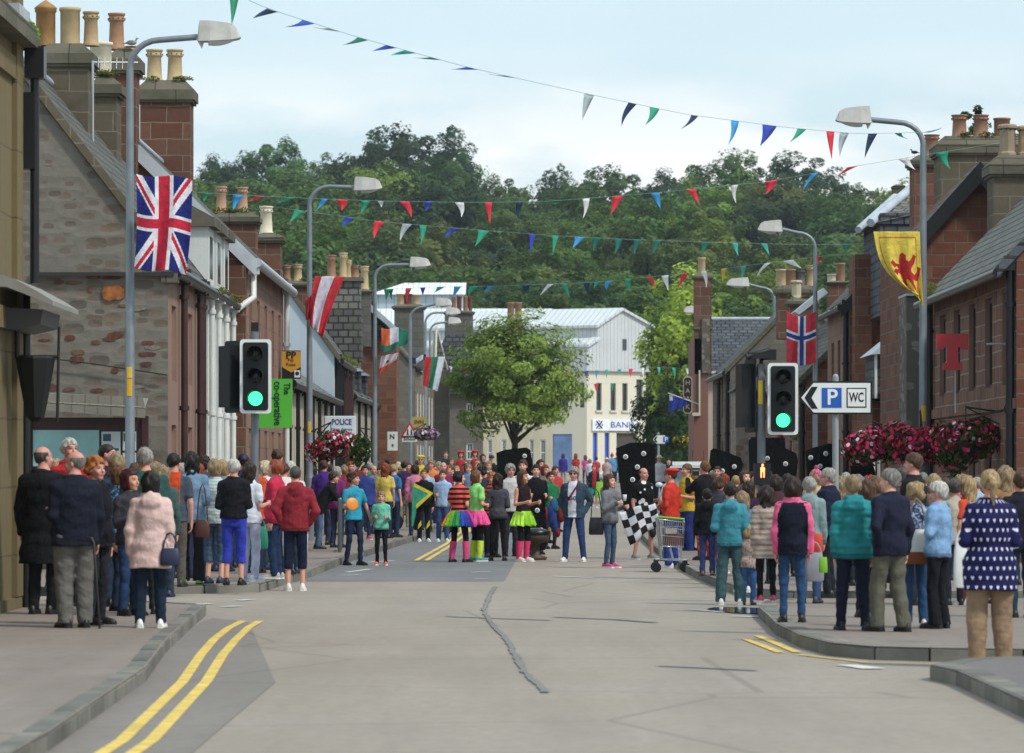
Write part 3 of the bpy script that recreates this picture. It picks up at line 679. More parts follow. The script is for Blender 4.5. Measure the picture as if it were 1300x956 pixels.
# G2 white middle house with three dormers
G2 = house('white_house', 'white fronted terraced house with three wall head dormers, between brown front and red sandstone', 'house', -1, 72.4, 78.3, FG, 4.9, 2.6, 8.25, 6.2, WHITE_W, RUB, SLATE,
           win=[(.5, 1.4, .9, 2.5), (2.4, 3.3, .9, 2.5), (4.4, 5.3, .9, 2.5)], pipes=[(.1, WHITE_W, .05), (1.9, SASH, .05), (3.8, SASH, .05), (5.75, SASH, .045)], over=.1)
for k in range(3):
    y0 = 72.6 + 1.95 * k; m = MB().mat(WHITE_W); m.box(FG - .9, FG + .02, y0, y0 + 1.3, 4.9, 6.0); m.mat(COPE); m.box(FG - .9, FG + .14, y0 - .1, y0 + 1.4, 6.0, 6.16); m.prism([(FG - 1.4, 6.16), (FG + .12, 6.16), (FG - .5, 6.5)], y0 - .05, y0 + 1.35)
    d_ = rel_to(G2, m).build('dormer', G2)
    m = MB().mat(GL); m.box(FG + .015, FG + .025, y0 + .3, y0 + 1.0, 5.1, 5.85); m.mat(GL2); m.box(FG - .7, FG - .5, y0 - .006, y0, 5.0, 5.8); rel_to(G2, m).build('pane', d_)
mb_tuft_line(G2, (FG + .2, 72.6, 4.85), (FG + .2, 78, 4.85), 16)
chimney(G2, 112, 155, 95, 235, 75, .9, ASH_BR, pots=[(128, 54, .21, PALE, 'plain')], cope_h=.4, tuft=True)
# TV aerial
m = MB().mat(plain('b5b7b8', .4, metal=.6)); ax, az_ = wx(117, 70.5), wz(140, 70.5)
m.tube([(ax, 70.6, az_ - 1), (ax, 70.6, wz(77, 70.6))], .022, 6); m.tube([(ax, 70.6, wz(79, 70.6)), (ax + .75, 70.9, wz(77, 70.6))], .012, 5)
for k in range(6): m.tube([(ax + .1 + .1 * k, 70.55 + .04 * k, wz(79, 70.6) - .1), (ax + .1 + .1 * k, 70.65 + .04 * k, wz(79, 70.6) + .1)], .006, 4)
rel_to(G2, m).build('aerial', G2)
# G3 tall red sandstone
G3 = house('sandstone_house', 'tall red sandstone terraced house with white bent downpipe and pale bargeboard, left side', 'house', -1, 78.6, 91.6, FX, 5.8, 2.6, 8.33, 6.0, PINK, ASH_RED, SLATE,
           win=[(1 + 2.5 * k, 1.9 + 2.5 * k, .9, 2.5) for k in range(5)] + [(1 + 2.5 * k, 1.9 + 2.5 * k, 3.6, 5.1) for k in range(5)], pipes=[(12.7, SASH, .06)], verge=BOARDW, over=.18, gut_mat=LEAD)
m = MB().mat(ASH_RED); m.box(FX - 5, FX + .01, 78.31, 78.58, 0, 5.6)
rel_to(G3, m).build('side_wall', G3)
m = MB().mat(SASH); m.tube([(FX + .14, 78.7, 5.5), (FX + .16, 78.5, 5.0), (FX - .02, 78.24, 4.85), (FX - .3, 78.2, 4.6), (FX - .3, 78.2, .3)], .06, 8); m.box(FX + .05, FX + .25, 78.6, 78.85, 5.45, 5.75); rel_to(G3, m).build('downpipe', G3)
chimney(G3, 134, 179, 60, 240, 78, .8, ASH_RED, pots=[(148, 17, .15, plain('a07a5c', .8, var=.2, scale=5), 'roll'), (167, 59, .12, BUFF2, 'roll')], cope_h=.5)
chimney(G3, 172, 247, 101, 262, 90, 1.0, ASH_RED, pots=[(196, 63, .17, BUFF, 'roll'), (222, 63, .17, BUFF, 'roll')], cope_h=.5, tuft=True)
# stack with pots between
chimney(G3, 269, 330, 268, 345, 94, .9, ASH_RED, pots=[(281, 237, .12, plain('b8927a', .8), 'roll'), (308, 238, .12, plain('b8927a', .8), 'roll')], cope_h=.3, tuft=True)
chimney(G3, 322, 361, 295, 420, 97, .9, ASH_RED, pots=[(338, 262, .15, PALE, 'roll')], cope_h=.25)
# G3b low shop row
LS = house('shop_building', 'low cream shop with black pipes under the green and gold signs, left side', 'shop', -1, 92.0, 117.6, FX, 3.7, 2.8, 5.6, 5.5, harl('c2b79f', '6f6656', .4), GREY_RUB, SLATE_L,
           win=[(1.2 + 3.6 * k, 3.0 + 3.6 * k, .9, 2.6) for k in range(7)], pipes=[(0.5 + 3.6 * k) for k in range(7)], verge=LEAD, over=.15, rmat=SASH)
# G4 blue-white gable
G4 = house('harled_house', 'pale blue harled gable house with mossy gutter and black downpipes behind the striped flag', 'house', -1, 117.8, 127.5, FX, 5.0, 2.9, 9.0, 5.8, WHITE_W, BLUE_H, SLATE,
           win=[(1 + 2.6 * k, 2.2 + 2.6 * k, .9, 2.4) for k in range(4)] + [(1 + 2.6 * k, 2.2 + 2.6 * k, 3.1, 4.5) for k in range(4)], pipes=[(.4, BLACKP, .1), (3, BLACKP, .08), (6, MAROON, .09), (9, MAROON, .1)], skew=COPE, over=.15)
mb_tuft_line(G4, (FX + .25, 118, 4.95), (FX + .25, 127, 4.95), 16, r=.16)
chimney(G4, 355, 412, 356, 470, 121, .9, ASH_RED, pots=[(364, 337, .12, TERRA, 'roll'), (378, 336, .13, BUFF, 'roll')], cope_h=.2, tuft=True)
# G5 row: slate hung house, low brown houses with dormers
G5 = house('dormer_house', 'low brown stone house with small dormers and white striped front behind the police sign', 'house', -1, 128, 150, FX, 4.1, 2.2, 6.0, 5.0, harl('b0a592', '6a6154', .4), GREY_RUB, SLATE,
           win=[(.8 + 2.4 * k, 1.9 + 2.4 * k, .9, 2.5) for k in range(9)], pipes=[(.5 + 4.8 * k) for k in range(5)], skew=COPE, over=.15, rmat=SASH, X1=-4.9)
for k in range(3):
    y0 = 130 + 6 * k; m = MB().mat(SLATE2); m.box(FX - 1.2, FX + .05, y0, y0 + 1.6, 4.0, 5.0); m.mat(LEAD); m.prism([(FX - 1.7, 5.0), (FX + .2, 5.0), (FX - .6, 5.5)], y0 - .15, y0 + 1.75); d_ = rel_to(G5, m).build('dormer', G5)
    m = MB().mat(GL); m.box(FX - .9, FX - .3, y0 - .02, y0 - .004, 4.3, 4.9); rel_to(G5, m).build('pane', d_)
ST = empty('slate_hung_stack', (wx(430, 140), 140, gz(140)), 'large slate hung chimney wall with five clay pots above the low roofs', 'chimney')
m = MB().mat(SLATE_L); m.box(wx(396, 140), wx(457, 140), 140, 141.2, 3.5, wz(357, 140)); m.mat(SLATE); m.box(wx(398, 140), wx(459, 140), 139.93, 141.3, wz(458, 140), wz(392, 140))
m.mat(COPE); m.box(wx(404, 140) - .1, wx(457, 140) + .1, 139.85, 141.35, wz(357, 140), wz(352, 140)); rel_to(ST, m).build('stack', ST)
for ppx, tp, rr, pm in ((421, 323, .15, TERRA), (436, 320, .14, BUFF), (443, 329, .1, BUFF), (451, 336, .13, TERRA)):
    chimney_pot(ST, wx(ppx, 140.5) - ST.location.x, .5, wz(353, 140) - ST.location.z, wz(tp, 140) - wz(353, 140), rr, pm, 'roll')
E2 = empty('chimney_stack', (wx(462, 145), 145, gz(145)), 'narrow dark stack with one yellow pot, right of the slate hung stack', 'chimney')
chimney(E2, 452, 474, 367, 440, 145, .8, GREY_ASH, pots=[(463, 338, .14, BUFF, 'roll')], cope_h=.15)
m = MB().mat(LEAD); m.prism([(wx(452, 146), wz(398, 146)), (wx(466, 146), wz(382, 146)), (wx(503, 146), wz(415, 146)), (wx(500, 146), wz(420, 146)), (wx(466, 146), wz(392, 146)), (wx(458, 146), wz(400, 146))], 145.5, 147); m.mat(SLATE2); m.prism([(wx(455, 146), wz(430, 146)), (wx(455, 146), wz(402, 146)), (wx(466, 146), wz(391, 146)), (wx(500, 146), wz(421, 146)), (wx(500, 146), wz(430, 146))], 146, 148)
m.mat(RED_RUB); m.prism([(wx(455, 147), 1), (wx(455, 147), wz(431, 147)), (wx(504, 147), wz(431, 147)), (wx(504, 147), 1)], 146.1, 150); rel_to(E2, m).build('attic_gable', E2)
# G6 stone gable house (with sash window)
xg0, xg1, Yg = wx(474, 172), wx(527, 172), 172
G6 = empty('stone_house', (xg1, Yg, gz(Yg)), 'grey stone gable house with a white sash window behind the green flag lamp', 'house')
m = MB(); ap = (wx(506, Yg), wz(444, Yg)); el, er = (xg0 - .8, wz(480, Yg)), (xg1, wz(468, Yg)); zb = gz(Yg)
wa, wb, wc, wd = wx(479, Yg), wx(495, Yg), wz(502, Yg), wz(476, Yg)
m.mat(GREY_RUB)
for poly in ([(el[0], zb), (wa, zb), (wa, wd + .2), (el[0], el[1])], [(wa, zb), (wb, zb), (wb, wc), (wa, wc)], [(wb, zb), (er[0], zb), er, (wb, wd + .2)], [(wa, wd), (wb, wd), (wb, wd + .2), (wa, wd + .2)], [(el[0], el[1]), (wa, wd + .2), (wb, wd + .2), er, ap]):
    m.face([(p[0], Yg, p[1]) for p in poly])
wall_open(m, (er[0], Yg), (er[0] + .5, Yg + 16), zb, er[1], [(1.5 + 2.4 * k, 2.4 + 2.4 * k, zb + v, zb + v + 1.4) for k in range(6) for v in (.9, 3.1)], (1, 0), .15, SASH, stone('ashlar', '8b7d6d', '9a8b7a', '6d6458', .6, .3))
m.mat(SAND); m.box(wa - .1, wb + .1, Yg - .03, Yg + .06, wc - .16, wc); m.box(wa - .1, wb + .1, Yg - .02, Yg + .06, wd, wd + .16)
rel_to(G6, m).build('wall', G6)
m = MB().mat(SLATE); 
for p0, p1 in ((el, ap), (er, ap)):
    a = Vector((p0[0] - (.2 if p0 is el else -.2), Yg, p0[1] - .1)); c = Vector((p1[0], Yg, p1[1])); dy = Vector((0, 16, 0)); u = Vector((0, 0, .12))
    m.face([a + u, c + u, c + u + dy, a + u + dy]); m.face([a, a + dy, c + dy, c]); m.face([a, c, c + u, a + u])
m.mat(COPE)
for p0, p1 in ((el, ap), (er, ap)): m.tube([(p0[0], Yg, p0[1] + .1), (p1[0], Yg, p1[1] + .12)], .13, 4)
rel_to(G6, m).build('roof', G6)
add_window_rel(G6, G6.location, (wa, Yg), (wb, Yg), (0, wb - wa, wc, wd), (0, -1), .14)
chimney(G6, 497, 541, 386, 470, 178, 1.2, GREY_ASH, pots=[(508.5, 373, .17, BUFF, 'plain'), (518, 373, .17, TERRA_D, 'plain'), (528, 374, .17, BUFF, 'plain')], cope_h=.22, over=.12)
# stone house with hooded stack behind it + spire
G7 = empty('stone_house', (wx(575, 200), 200, gz(200)), 'grey slate roofed stone house with hollow capped chimney left of the square tree', 'house')
m = MB(); A_, B_ = (wx(538, 200), 200), (wx(612, 200), 200); ops7 = [(wx(px, 200) - A_[0], wx(px + 9, 200) - A_[0], wz(y1, 200), wz(y0, 200)) for px in (552, 592) for y0, y1 in ((512, 532), (562, 584))]
wall_open(m, A_, B_, gz(200), wz(500, 200), ops7, (0, -1), .15, GREY_RUB, GREY_RUB); m.box(A_[0], B_[0], 200.3, 208, gz(200), wz(500, 200)); rel_to(G7, m).build('wall', G7)
for op in ops7: add_window_rel(G7, G7.location, A_, B_, op, (0, -1), .14)
m = MB().mat(SLATE2); a, b_ = wx(534, 200), wx(618, 200); z0, z1 = wz(500, 200), wz(425, 200)
m.prism([(a, z0), (b_, z0), (wx(604, 200), z1), (wx(566, 200), z1)], 199.6, 208.6)
rel_to(G7, m).build('roof', G7)
chimney(G7, 562, 603, 394, 430, 201, 1.0, GREY_ASH, pots=[(576, 376, .12, TERRA, 'plain'), (583, 376, .12, TERRA_D, 'plain'), (591, 376, .12, TERRA, 'plain'), (597, 376, .1, TERRA_D, 'plain')], cope_h=.18)
for (a_, b2, c_, d_) in ((550, 470, 569, 505),):
    pass
E3 = empty('stone_spire', (wx(554, 190), 190, gz(190)), 'slim pale pointed stone spire rising between the flags and the tree', 'spire')
m = MB().mat(harl('a5a397', '6a6a60', .4)); zt, zb_ = wz(415, 190), wz(470, 190); cx_ = wx(554, 190); hw = .52
m.face([(cx_ - hw, 189.5, zb_), (cx_ - .05, 189.5, zb_), (cx_, 190, zt)]); m.mat(SLATE); m.face([(cx_ - .05, 189.5, zb_), (cx_ + hw, 190.5, zb_), (cx_, 190, zt)]); m.face([(cx_ + hw, 190.5, zb_), (cx_ - hw, 190.8, zb_), (cx_, 190, zt)]); m.face([(cx_ - hw, 190.8, zb_), (cx_ - hw, 189.5, zb_), (cx_, 190, zt)])
m.mat(plain('c8c5b8', .7)); m.tube([(cx_ - .05, 189.46, zb_), (cx_, 189.95, zt)], .06, 5); m.tube([(cx_ + hw, 190.46, zb_), (cx_, 189.95, zt)], .04, 5); m.mat(GREY_RUB); m.box(cx_ - .6, cx_ + .6, 189.6, 191, 1.5, zb_)
rel_to(E3, m).build('spire_body', E3)
# ============================================================ END OF THE STREET: white clad building on the corner
def rot_house():
    Y = 296; th = R(50); c0 = Vector((wx(745, Y), Y, gz(Y)))
    E = empty('corner_building', c0, 'large cream corner building with grey clad gambrel gable and metal roof at street end', 'building')
    # local frame: gable direction g (to the right, receding), long side direction l (to the left, receding)
    g = Vector((math.cos(R(38)), math.sin(R(38)), 0)); l = Vector((-math.sin(R(62)), math.cos(R(62)), 0))
    W = (wx(820, Y + 3) - wx(745, Y)) / g.x; L = 17.0
    def P(u, v, z): return tuple(g * u + l * v + Vector((0, 0, z)))
    zc = wz(470, Y) - c0.z; zk = wz(432, Y) - c0.z; zs = wz(410, Y) - c0.z; zr = wz(391, Y) - c0.z; zv = wz(412, Y + 3) - c0.z
    cream = harl('ddd6c2', 'aea78e', .2); clad = harl('c9ccce', '8d9399', .2, ribs=3.0); roofm = harl('cfd4d6', '9aa0a4', .15, ribs=2.2)
    m = MB().mat(cream)
    # cream ground + first storey
    gops = [(W * a, W * a + .5, zc - 2.9, zc - .9) for a in (.16, .4, .6)] + [(W * .84, W * .84 + .6, zc - 2.9, zc - .6)]
    A2 = (0, 0); B2 = (g.x * W, g.y * W)
    sops = [(W * .1, W * .1 + .45, .3, 3.0), (W * .3, W * .3 + .45, .3, 3.0), (W * .5, W * .86, 0.05, 3.0)]
    nr = (g.y, -g.x)
    wall_open(m, A2, B2, 0, zc, gops + sops, nr, .25, cream, cream)
    nl = (-l.y, l.x); A3 = (0, 0); B3 = (l.x * L, l.y * L)
    lops = [(1.2, 2.0, 2.2, 3.0)] if 0 else []
    big = [(1.5, 4.6, zc - 2.7, zc - .55), (.2, .6, zc - 2.7, zc - .9)] + [(1.2, 2.9, .1, 2.9)] + [(5.6 + 1.9 * k, 6.3 + 1.9 * k, .5, 2.6) for k in range(5)] + [(5.8 + 2.6 * k, 6.4 + 2.6 * k, zc - 2.9, zc - 1.3) for k in range(4)]
    nl = (-abs(l.y), -abs(l.x)); nl = (l.x * 0 - l.y, l.x)
    nl = (-l.y, l.x); 
    wall_open(m, A3, B3, 0, zc, big, nl, .25, cream, cream)
    m.face([P(W, 0, 0), P(W, L, 0), P(W, L, zc), P(W, 0, zc)]); m.face([P(0, L, 0), P(0, L, zc), P(W, L, zc), P(W, L, 0)]); m.face([P(0, 0, zc), P(W, 0, zc), P(W, L, zc), P(0, L, zc)])
    m.box(-.001, .001, -.001, .001, 0, .01); m.build('wall', E)
    # clad gambrel storey, overhanging a little
    o = -.25; m = MB().mat(clad); ur = W * .52
    gpoly = [(o, zc - .05), (W + .15, zc - .05), (W + .15, zv), (ur, zr), (W * .13, zs), (W * .13, zk + .2), (o, zk - .2)]
    m.face([P(u, o, z) for u, z in gpoly]); m.face([P(u, L, z) for u, z in gpoly][::-1])
    m.face([P(o, o, zc - .05), P(o, L, zc - .05), P(o, L, zk - .2), P(o, o, zk - .2)]); m.face([P(W + .15, o, zc - .05), P(W + .15, o, zv), P(W + .15, L, zv), P(W + .15, L, zc - .05)])
    m.face([P(W * .13, o + .01, zk + .2), P(W * .13, L, zk + .2), P(W * .13, L, zs), P(W * .13, o + .01, zs)])
    m.build('cladding', E)
    m = MB().mat(roofm)
    for (u0, z0, u1, z1) in ((W * .13 - .25, zs - .15, ur, zr + .08), (ur, zr + .08, W + .35, zv - .05), (o - .1, zk - .3, W * .13, zk + .25)):
        m.face([P(u0, o - .2, z0), P(u0, L, z0), P(u1, L, z1), P(u1, o - .2, z1)]); m.face([P(u0, o - .2, z0 - .2), P(u1, o - .2, z1 - .2), P(u1, o - .2, z1), P(u0, o - .2, z0)])
        m.face([P(u0, o - .2, z0 - .2), P(u0, L, z0 - .2), P(u0, L, z0), P(u0, o - .2, z0)])
    m.build('roof', E)
    def win(side, op, gm=GL, fm=None, nm='window'):
        A_, B_, n_ = ((0, 0), B2, nr) if side == 'g' else ((0, 0), B3, nl)
        add_window(E, A_, B_, op, n_, .22, fm or plain('55504c', .5), gm, nm, bars=False)
    BLUE = plain('3450b8', .4, var=.1, name='blue_paint')
    for op in gops: win('g', op)
    win('g', sops[0], glass_dark('4a6ad0'), BLUE); win('g', sops[1], glass_dark('4a6ad0'), BLUE); win('g', sops[2], plain('4b463f', .6), plain('7a7263', .6), 'doorway')
    for i, op in enumerate(big): win('l', op, GL if i != 2 else glass_dark('6f8fbf'), BLUE if i == 2 else None)
    m = MB().mat(plain('4a4a50', .5))
    for u in (.55, .83):
        m.prism([(0, 0), (.35, 0), (.35, .8), (0, .8)], -.03, .02, Matrix.Translation(P(W * u, o - .02, zs - 1.9 + (0 if u < .6 else -.2))) @ Matrix.Rotation(math.atan2(g.y, g.x), 4, 'Z'))
    m.build('vent', E)
    m = MB().mat(SASH)
    for op in gops + [big[0]]:
        A_ = Vector((0, 0)); dd = g if op in gops else l
        k = Vector((nr[0], nr[1], 0)) if op in gops else Vector((nl[0], nl[1], 0))
        a = dd * (op[0] - .1) + Vector((0, 0, op[2] - .12)); c = dd * (op[1] + .1) + Vector((0, 0, op[2] - .12))
        m.face([a + k * .12, c + k * .12, c + k * .12 + Vector((0, 0, .12)), a + k * .12 + Vector((0, 0, .12))]); m.face([a + Vector((0, 0, .12)), a + k * .12 + Vector((0, 0, .12)), c + k * .12 + Vector((0, 0, .12)), c + Vector((0, 0, .12))])
    m.build('sill', E)
    # shop sign and wall lettering on the gable
    rz = math.atan2(g.y, g.x); q = Vector((nr[0], nr[1], 0))
    S = empty('shop_sign', c0 + g * (W * .08) + q * .05 + Vector((0, 0, 3.15)), 'white shop sign with dark crossed emblem and blue lettering on the cream corner building', 'sign', rz=rz)
    m = MB().mat(plain('e6eaf0', .5)); m.box(0, W * .78, -.08, 0, 0, .85); m.build('board', S)
    m = MB().mat(plain('1d2a5a', .5))
    for a_ in (45, -45): m.box(-.38, .38, -.02, 0, -.05, .05, Matrix.Translation((.6, -.09, .43)) @ Matrix.Rotation(R(a_), 4, 'Y'))
    for dx, dz in ((0, .27), (0, -.27), (.3, 0), (-.3, 0)): m.box(.6 + dx - .05, .6 + dx + .05, -.1, -.085, .43 + dz - .05, .43 + dz + .05)
    m.build('emblem', S)
    text_mesh('BANK', .62, plain('4a5f9a', .5), 'lettering', S, face_cam(W * .5, -.1, .42), bold=.0, width=W * .4)
    S = empty('wall_lettering', c0 + g * (W * .36) + q * .02 + Vector((0, 0, zc - 4.3)), 'two lines of brown capital letters fixed to the cream corner building wall', 'sign', rz=rz)
    br = plain('8a6c4e', .6)
    text_mesh('THE MASTERS YARD', .42, br, 'lettering', S, face_cam(1.1, -.02, .5), bold=.008, width=2.2)
    text_mesh('RESTAURANT', .42, br, 'lettering', S, face_cam(1.1, -.02, 0), bold=.008, width=2.2)
rot_house()
# long metal roofed block behind
E = empty('metal_roofed_block', (wx(530, 330), 330, gz(330)), 'long pale metal roofed block behind the chimneys at the foot of the wood', 'building')
m = MB().mat(harl('c3c9cc', '9aa0a4', .2, ribs=1.5)); z0, z1, z2 = wz(440, 330), wz(412, 330), wz(388, 330)
m.box(wx(440, 330), wx(700, 330), 330, 340, gz(330), z0); rel_to(E, m).build('wall', E)
m = MB().mat(harl('d4d9db', '9aa0a4', .15, ribs=2.2)); m.face([(wx(438, 330), 329.5, z0), (wx(702, 330), 329.5, z0), (wx(702, 330), 336, z2), (wx(470, 330), 336, z2)]); m.face([(wx(438, 330), 342, z0), (wx(470, 330), 336, z2), (wx(702, 330), 336, z2), (wx(702, 330), 342, z0)]); rel_to(E, m).build('roof', E)
E = empty('metal_roofed_block', (wx(530, 345), 345, gz(330) + 1), 'upper pale grey metal block with white roof rising behind the narrow stack', 'building')
xa, xb = wx(476, 345), wx(588, 345); za, zb2, zc2 = wz(420, 345), wz(374, 345), wz(355, 345)
m = MB().mat(harl('b5bfc6', '93999f', .2, ribs=1.5)); m.box(xa, xb, 345, 356, 2, zb2); m.face([(xb, 345, zb2), (xb, 356, zb2), (xb, 350.5, zc2)]); rel_to(E, m).build('wall', E)
m = MB().mat(harl('e0e4e5', 'aab0b2', .1, ribs=2.2)); m.face([(xa - .5, 344.6, zb2), (xb + .2, 344.6, zb2), (xb + .2, 350.5, zc2), (xa + 2.4, 350.5, zc2)]); m.face([(xa - .5, 356.4, zb2), (xa + 2.4, 350.5, zc2), (xb + .2, 350.5, zc2), (xb + .2, 356.4, zb2)]); rel_to(E, m).build('roof', E)
# cream lower house behind the square tree
E = empty('cream_house', (wx(600, 250), 250, gz(250)), 'cream two storey house behind the square tree with narrow dark windows', 'house')
A_, B_ = (wx(588, 250), 250), (wx(702, 250), 250); zt = wz(470, 250)
m = MB(); ops = [(wx(px, 250) - A_[0], wx(px + w_, 250) - A_[0], gz(250) + .9, gz(250) + 2.5) for px, w_ in ((599, 9), (619, 6), (637, 6), (672, 6), (686, 7))] + [(wx(px, 250) - A_[0], wx(px + 6, 250) - A_[0], wz(520, 250), wz(495, 250)) for px in (600, 625, 670, 690)]
cr = harl('c4bba2', '8d8570', .35); wall_open(m, A_, B_, gz(250), zt, ops, (0, -1), .15, cr, cr); m.box(A_[0], B_[0], 250.4, 258, gz(250), zt); rel_to(E, m).build('wall', E)
for op in ops: add_window_rel(E, E.location, A_, B_, op, (0, -1), .14)
m = MB().mat(SLATE); m.prism([(A_[0] - .2, zt), (B_[0] + .2, zt), (B_[0] - .5, zt + 2.2), (A_[0] + .5, zt + 2.2)], 249.7, 258.3); rel_to(E, m).build('roof', E)
chimney(E, 642, 665, 404, 460, 252, .9, ASH_RED, pots=[(648.5, 384, .22, TERRA, 'plain'), (658, 384, .22, TERRA, 'plain')], cope_h=.15)
# ============================================================ RIGHT SIDE
# T building
RT = house('sandstone_house', 'red sandstone house with slate roof carrying the red letter sign, right edge', 'house', 1, 69.0, 82.6, 8.5, 5.25, 4.2, 9.6, 8.4, RED_WALL, RED_RUB, SLATE_L,
           win=[(.9 + 2.6 * k, 2.0 + 2.6 * k, 3.15, 4.75) for k in range(5)] + [(3.6, 4.7, .9, 2.4), (8.4, 9.6, .9, 2.4)], doors=[(.7, 1.7, .05, 2.2), (6.2, 7.2, .05, 2.2)], pipes=[(.15, BLACKP, .075), (13.5, BLACKP, .07)], skew=SLATE2, over=.28, rmat=BROWN, fmat=plain('3a302b', .5))
m = MB().mat(RED_WALL); m.box(8.44, 8.5, 69.05, 82.5, 2.72, 2.9); rel_to(RT, m).build('string_course', RT)
chimney(RT, 1255, 1320, 196, 300, 82.0, 1.1, ASH_BR, pots=[(1279, 158, .16, plain('9b8a74', .8, var=.2), 'oct'), (1303, 160, .16, BUFF2, 'oct')], cope_h=.45)
mb_tuft_line(RT, (8.2, 81, 5.15), (8.35, 82.6, 5.35), 24, r=.22)
# gabled house with black bargeboards
E = empty('gabled_house', (wx(1215, 86), 86, 0), 'red sandstone gabled house with black bargeboards behind the lion flag', 'house'); G = E
xl, xr, xa_ = wx(1150, 86), wx(1330, 86), wx(1242, 86); ze, za_ = wz(318, 86), wz(216, 86)
m = MB().mat(RED_RUB); m.prism([(xl, 0), (xr, 0), (xr, ze), (xa_, za_), (xl, ze)], 86, 92); rel_to(E, m).build('wall', E)
m = MB().mat(SLATE)
for sx, x_e in ((-1, xl), (1, xr)):
    sl_ = (za_ - ze) / (xa_ - x_e); x_o = x_e + sx * .15; z_o = za_ + (x_o - xa_) * sl_
    a, c = Vector((x_o, 85.7, z_o + .02)), Vector((xa_, 85.7, za_ + .02)); dy = Vector((0, 1.6, 0)); u = Vector((0, 0, .12))
    m.face([a + u, c + u, c + u + dy, a + u + dy]); m.face([a, a + dy, c + dy, c])
rel_to(E, m).build('roof', E)
m = MB().mat(BLACKP)
for sx, x_e in ((-1, xl), (1, xr)):
    sl_ = (za_ - ze) / (xa_ - x_e); x_o = x_e + sx * .17; z_o = za_ + (x_o - xa_) * sl_
    a, c = (x_o, z_o - .28), (xa_, za_ - .3); a2, c2 = (x_o, z_o + .13), (xa_, za_ + .16)
    m.prism([a, c, c2, a2], 85.62, 85.7)
rel_to(E, m).build('bargeboard', E)
chimney(E, 1188, 1320, 172, 330, 92.2, 1.4, ASH_BR, pots=[(1218, 146, .17, TERRA, 'roll'), (1245, 146, .17, TERRA, 'roll'), (1272, 150, .19, TERRA, 'plain')], cope_h=.45, tuft=True)
chimney(E, 1155, 1192, 196, 300, 97, 1.1, RED_RUB, pots=[(1183, 171, .17, TERRA, 'roll')], cope_h=.3)
m = MB().mat(stone('rubble', '8f8f88', 'a5a49c', '6b675f', .3, .2, stain='55524a')); m.box(wx(1150, 84.5), wx(1172, 84.5), 84.4, 85.9, 0, wz(376, 84.5)); m.mat(LEAD); m.box(wx(1149, 84.5), wx(1173, 84.5), 84.3, 85.95, wz(376, 84.5), wz(373, 84.5)); rel_to(E, m).build('side_stack', E)
# slate roofed attic behind
E = empty('slate_roofed_house', (wx(1140, 104), 104, gz(104)), 'house with lead edged hipped slate roof behind the top of the lion flag', 'house')
m = MB().mat(SLATE_L); a = 104
m.face([(wx(1106, a), a, wz(284, a)), (wx(1180, a), a, wz(268, a)), (wx(1200, a), a + 2.5, wz(232, a)), (wx(1168, a), a + 2.5, wz(233, a))])
m.face([(wx(1104, a), a - .05, wz(285, a)), (wx(1167, a), a + 2.6, wz(233, a)), (wx(1167, a), a + 8, wz(233, a)), (wx(1104, a), a + 8, wz(285, a))]); m.mat(LEAD); m.tube([(wx(1105, a), a - .05, wz(283, a)), (wx(1168, a), a + 2.5, wz(231, a))], .12, 6); m.tube([(wx(1098, a), a + 2, wz(286, a)), (wx(1160, a), a + 5, wz(233, a))], .1, 6)
rel_to(E, m).build('roof', E)
m = MB().mat(SLATE2); m.box(wx(1118, a), wx(1195, a), a + .1, a + 5, wz(400, a), wz(270, a)); m.mat(SLATE2); m.prism([(wx(1106, a), wz(284, a)), (wx(1180, a), wz(284, a)), (wx(1180, a), wz(268, a))], a + .05, a + 3); m.mat(RED_RUB); m.box(wx(1098, a), wx(1120, a), a + 3, a + 5, 1, wz(315, a)); rel_to(E, m).build('wall', E)
chimney(E, 1133, 1150, 234, 290, 111, .6, ASH_BR, pots=[], cope_h=.1, over=.04)
# second gable
RC = house('sandstone_house', 'red sandstone house with dark bargeboard and brown pilastered front, behind the direction sign', 'house', 1, 108.0, 115.5, 8.9, 6.15, 2.4, 8.6, 4.8, PINK, RED_RUB, SLATE,
           win=[(.8 + 2.2 * k, 1.7 + 2.2 * k, .9, 2.5) for k in range(3)] + [(.8 + 2.2 * k, 1.7 + 2.2 * k, 3.5, 5.2) for k in range(3)], pipes=[(.12, BLACKP, .08)], verge=BLACKP, over=.2, fmat=plain('3a302b', .5))
mb_tuft_line(RC, (8.7, 108, 6.0), (8.7, 115, 6.0), 18, r=.14)
m = MB().mat(LEAD); a = 109.5; m.prism([(wx(1080, a), wz(345, a)), (wx(1040, a), wz(378, a)), (wx(1046, a), wz(382, a)), (wx(1086, a), wz(352, a))], 119, 121); rel_to(RC, m).build('roof_edge', RC)
chimney(RC, 1085, 1108, 345, 400, 118.0, .8, ASH_RED, pots=[(1094, 328, .13, PALE, 'plain')], cope_h=.14)
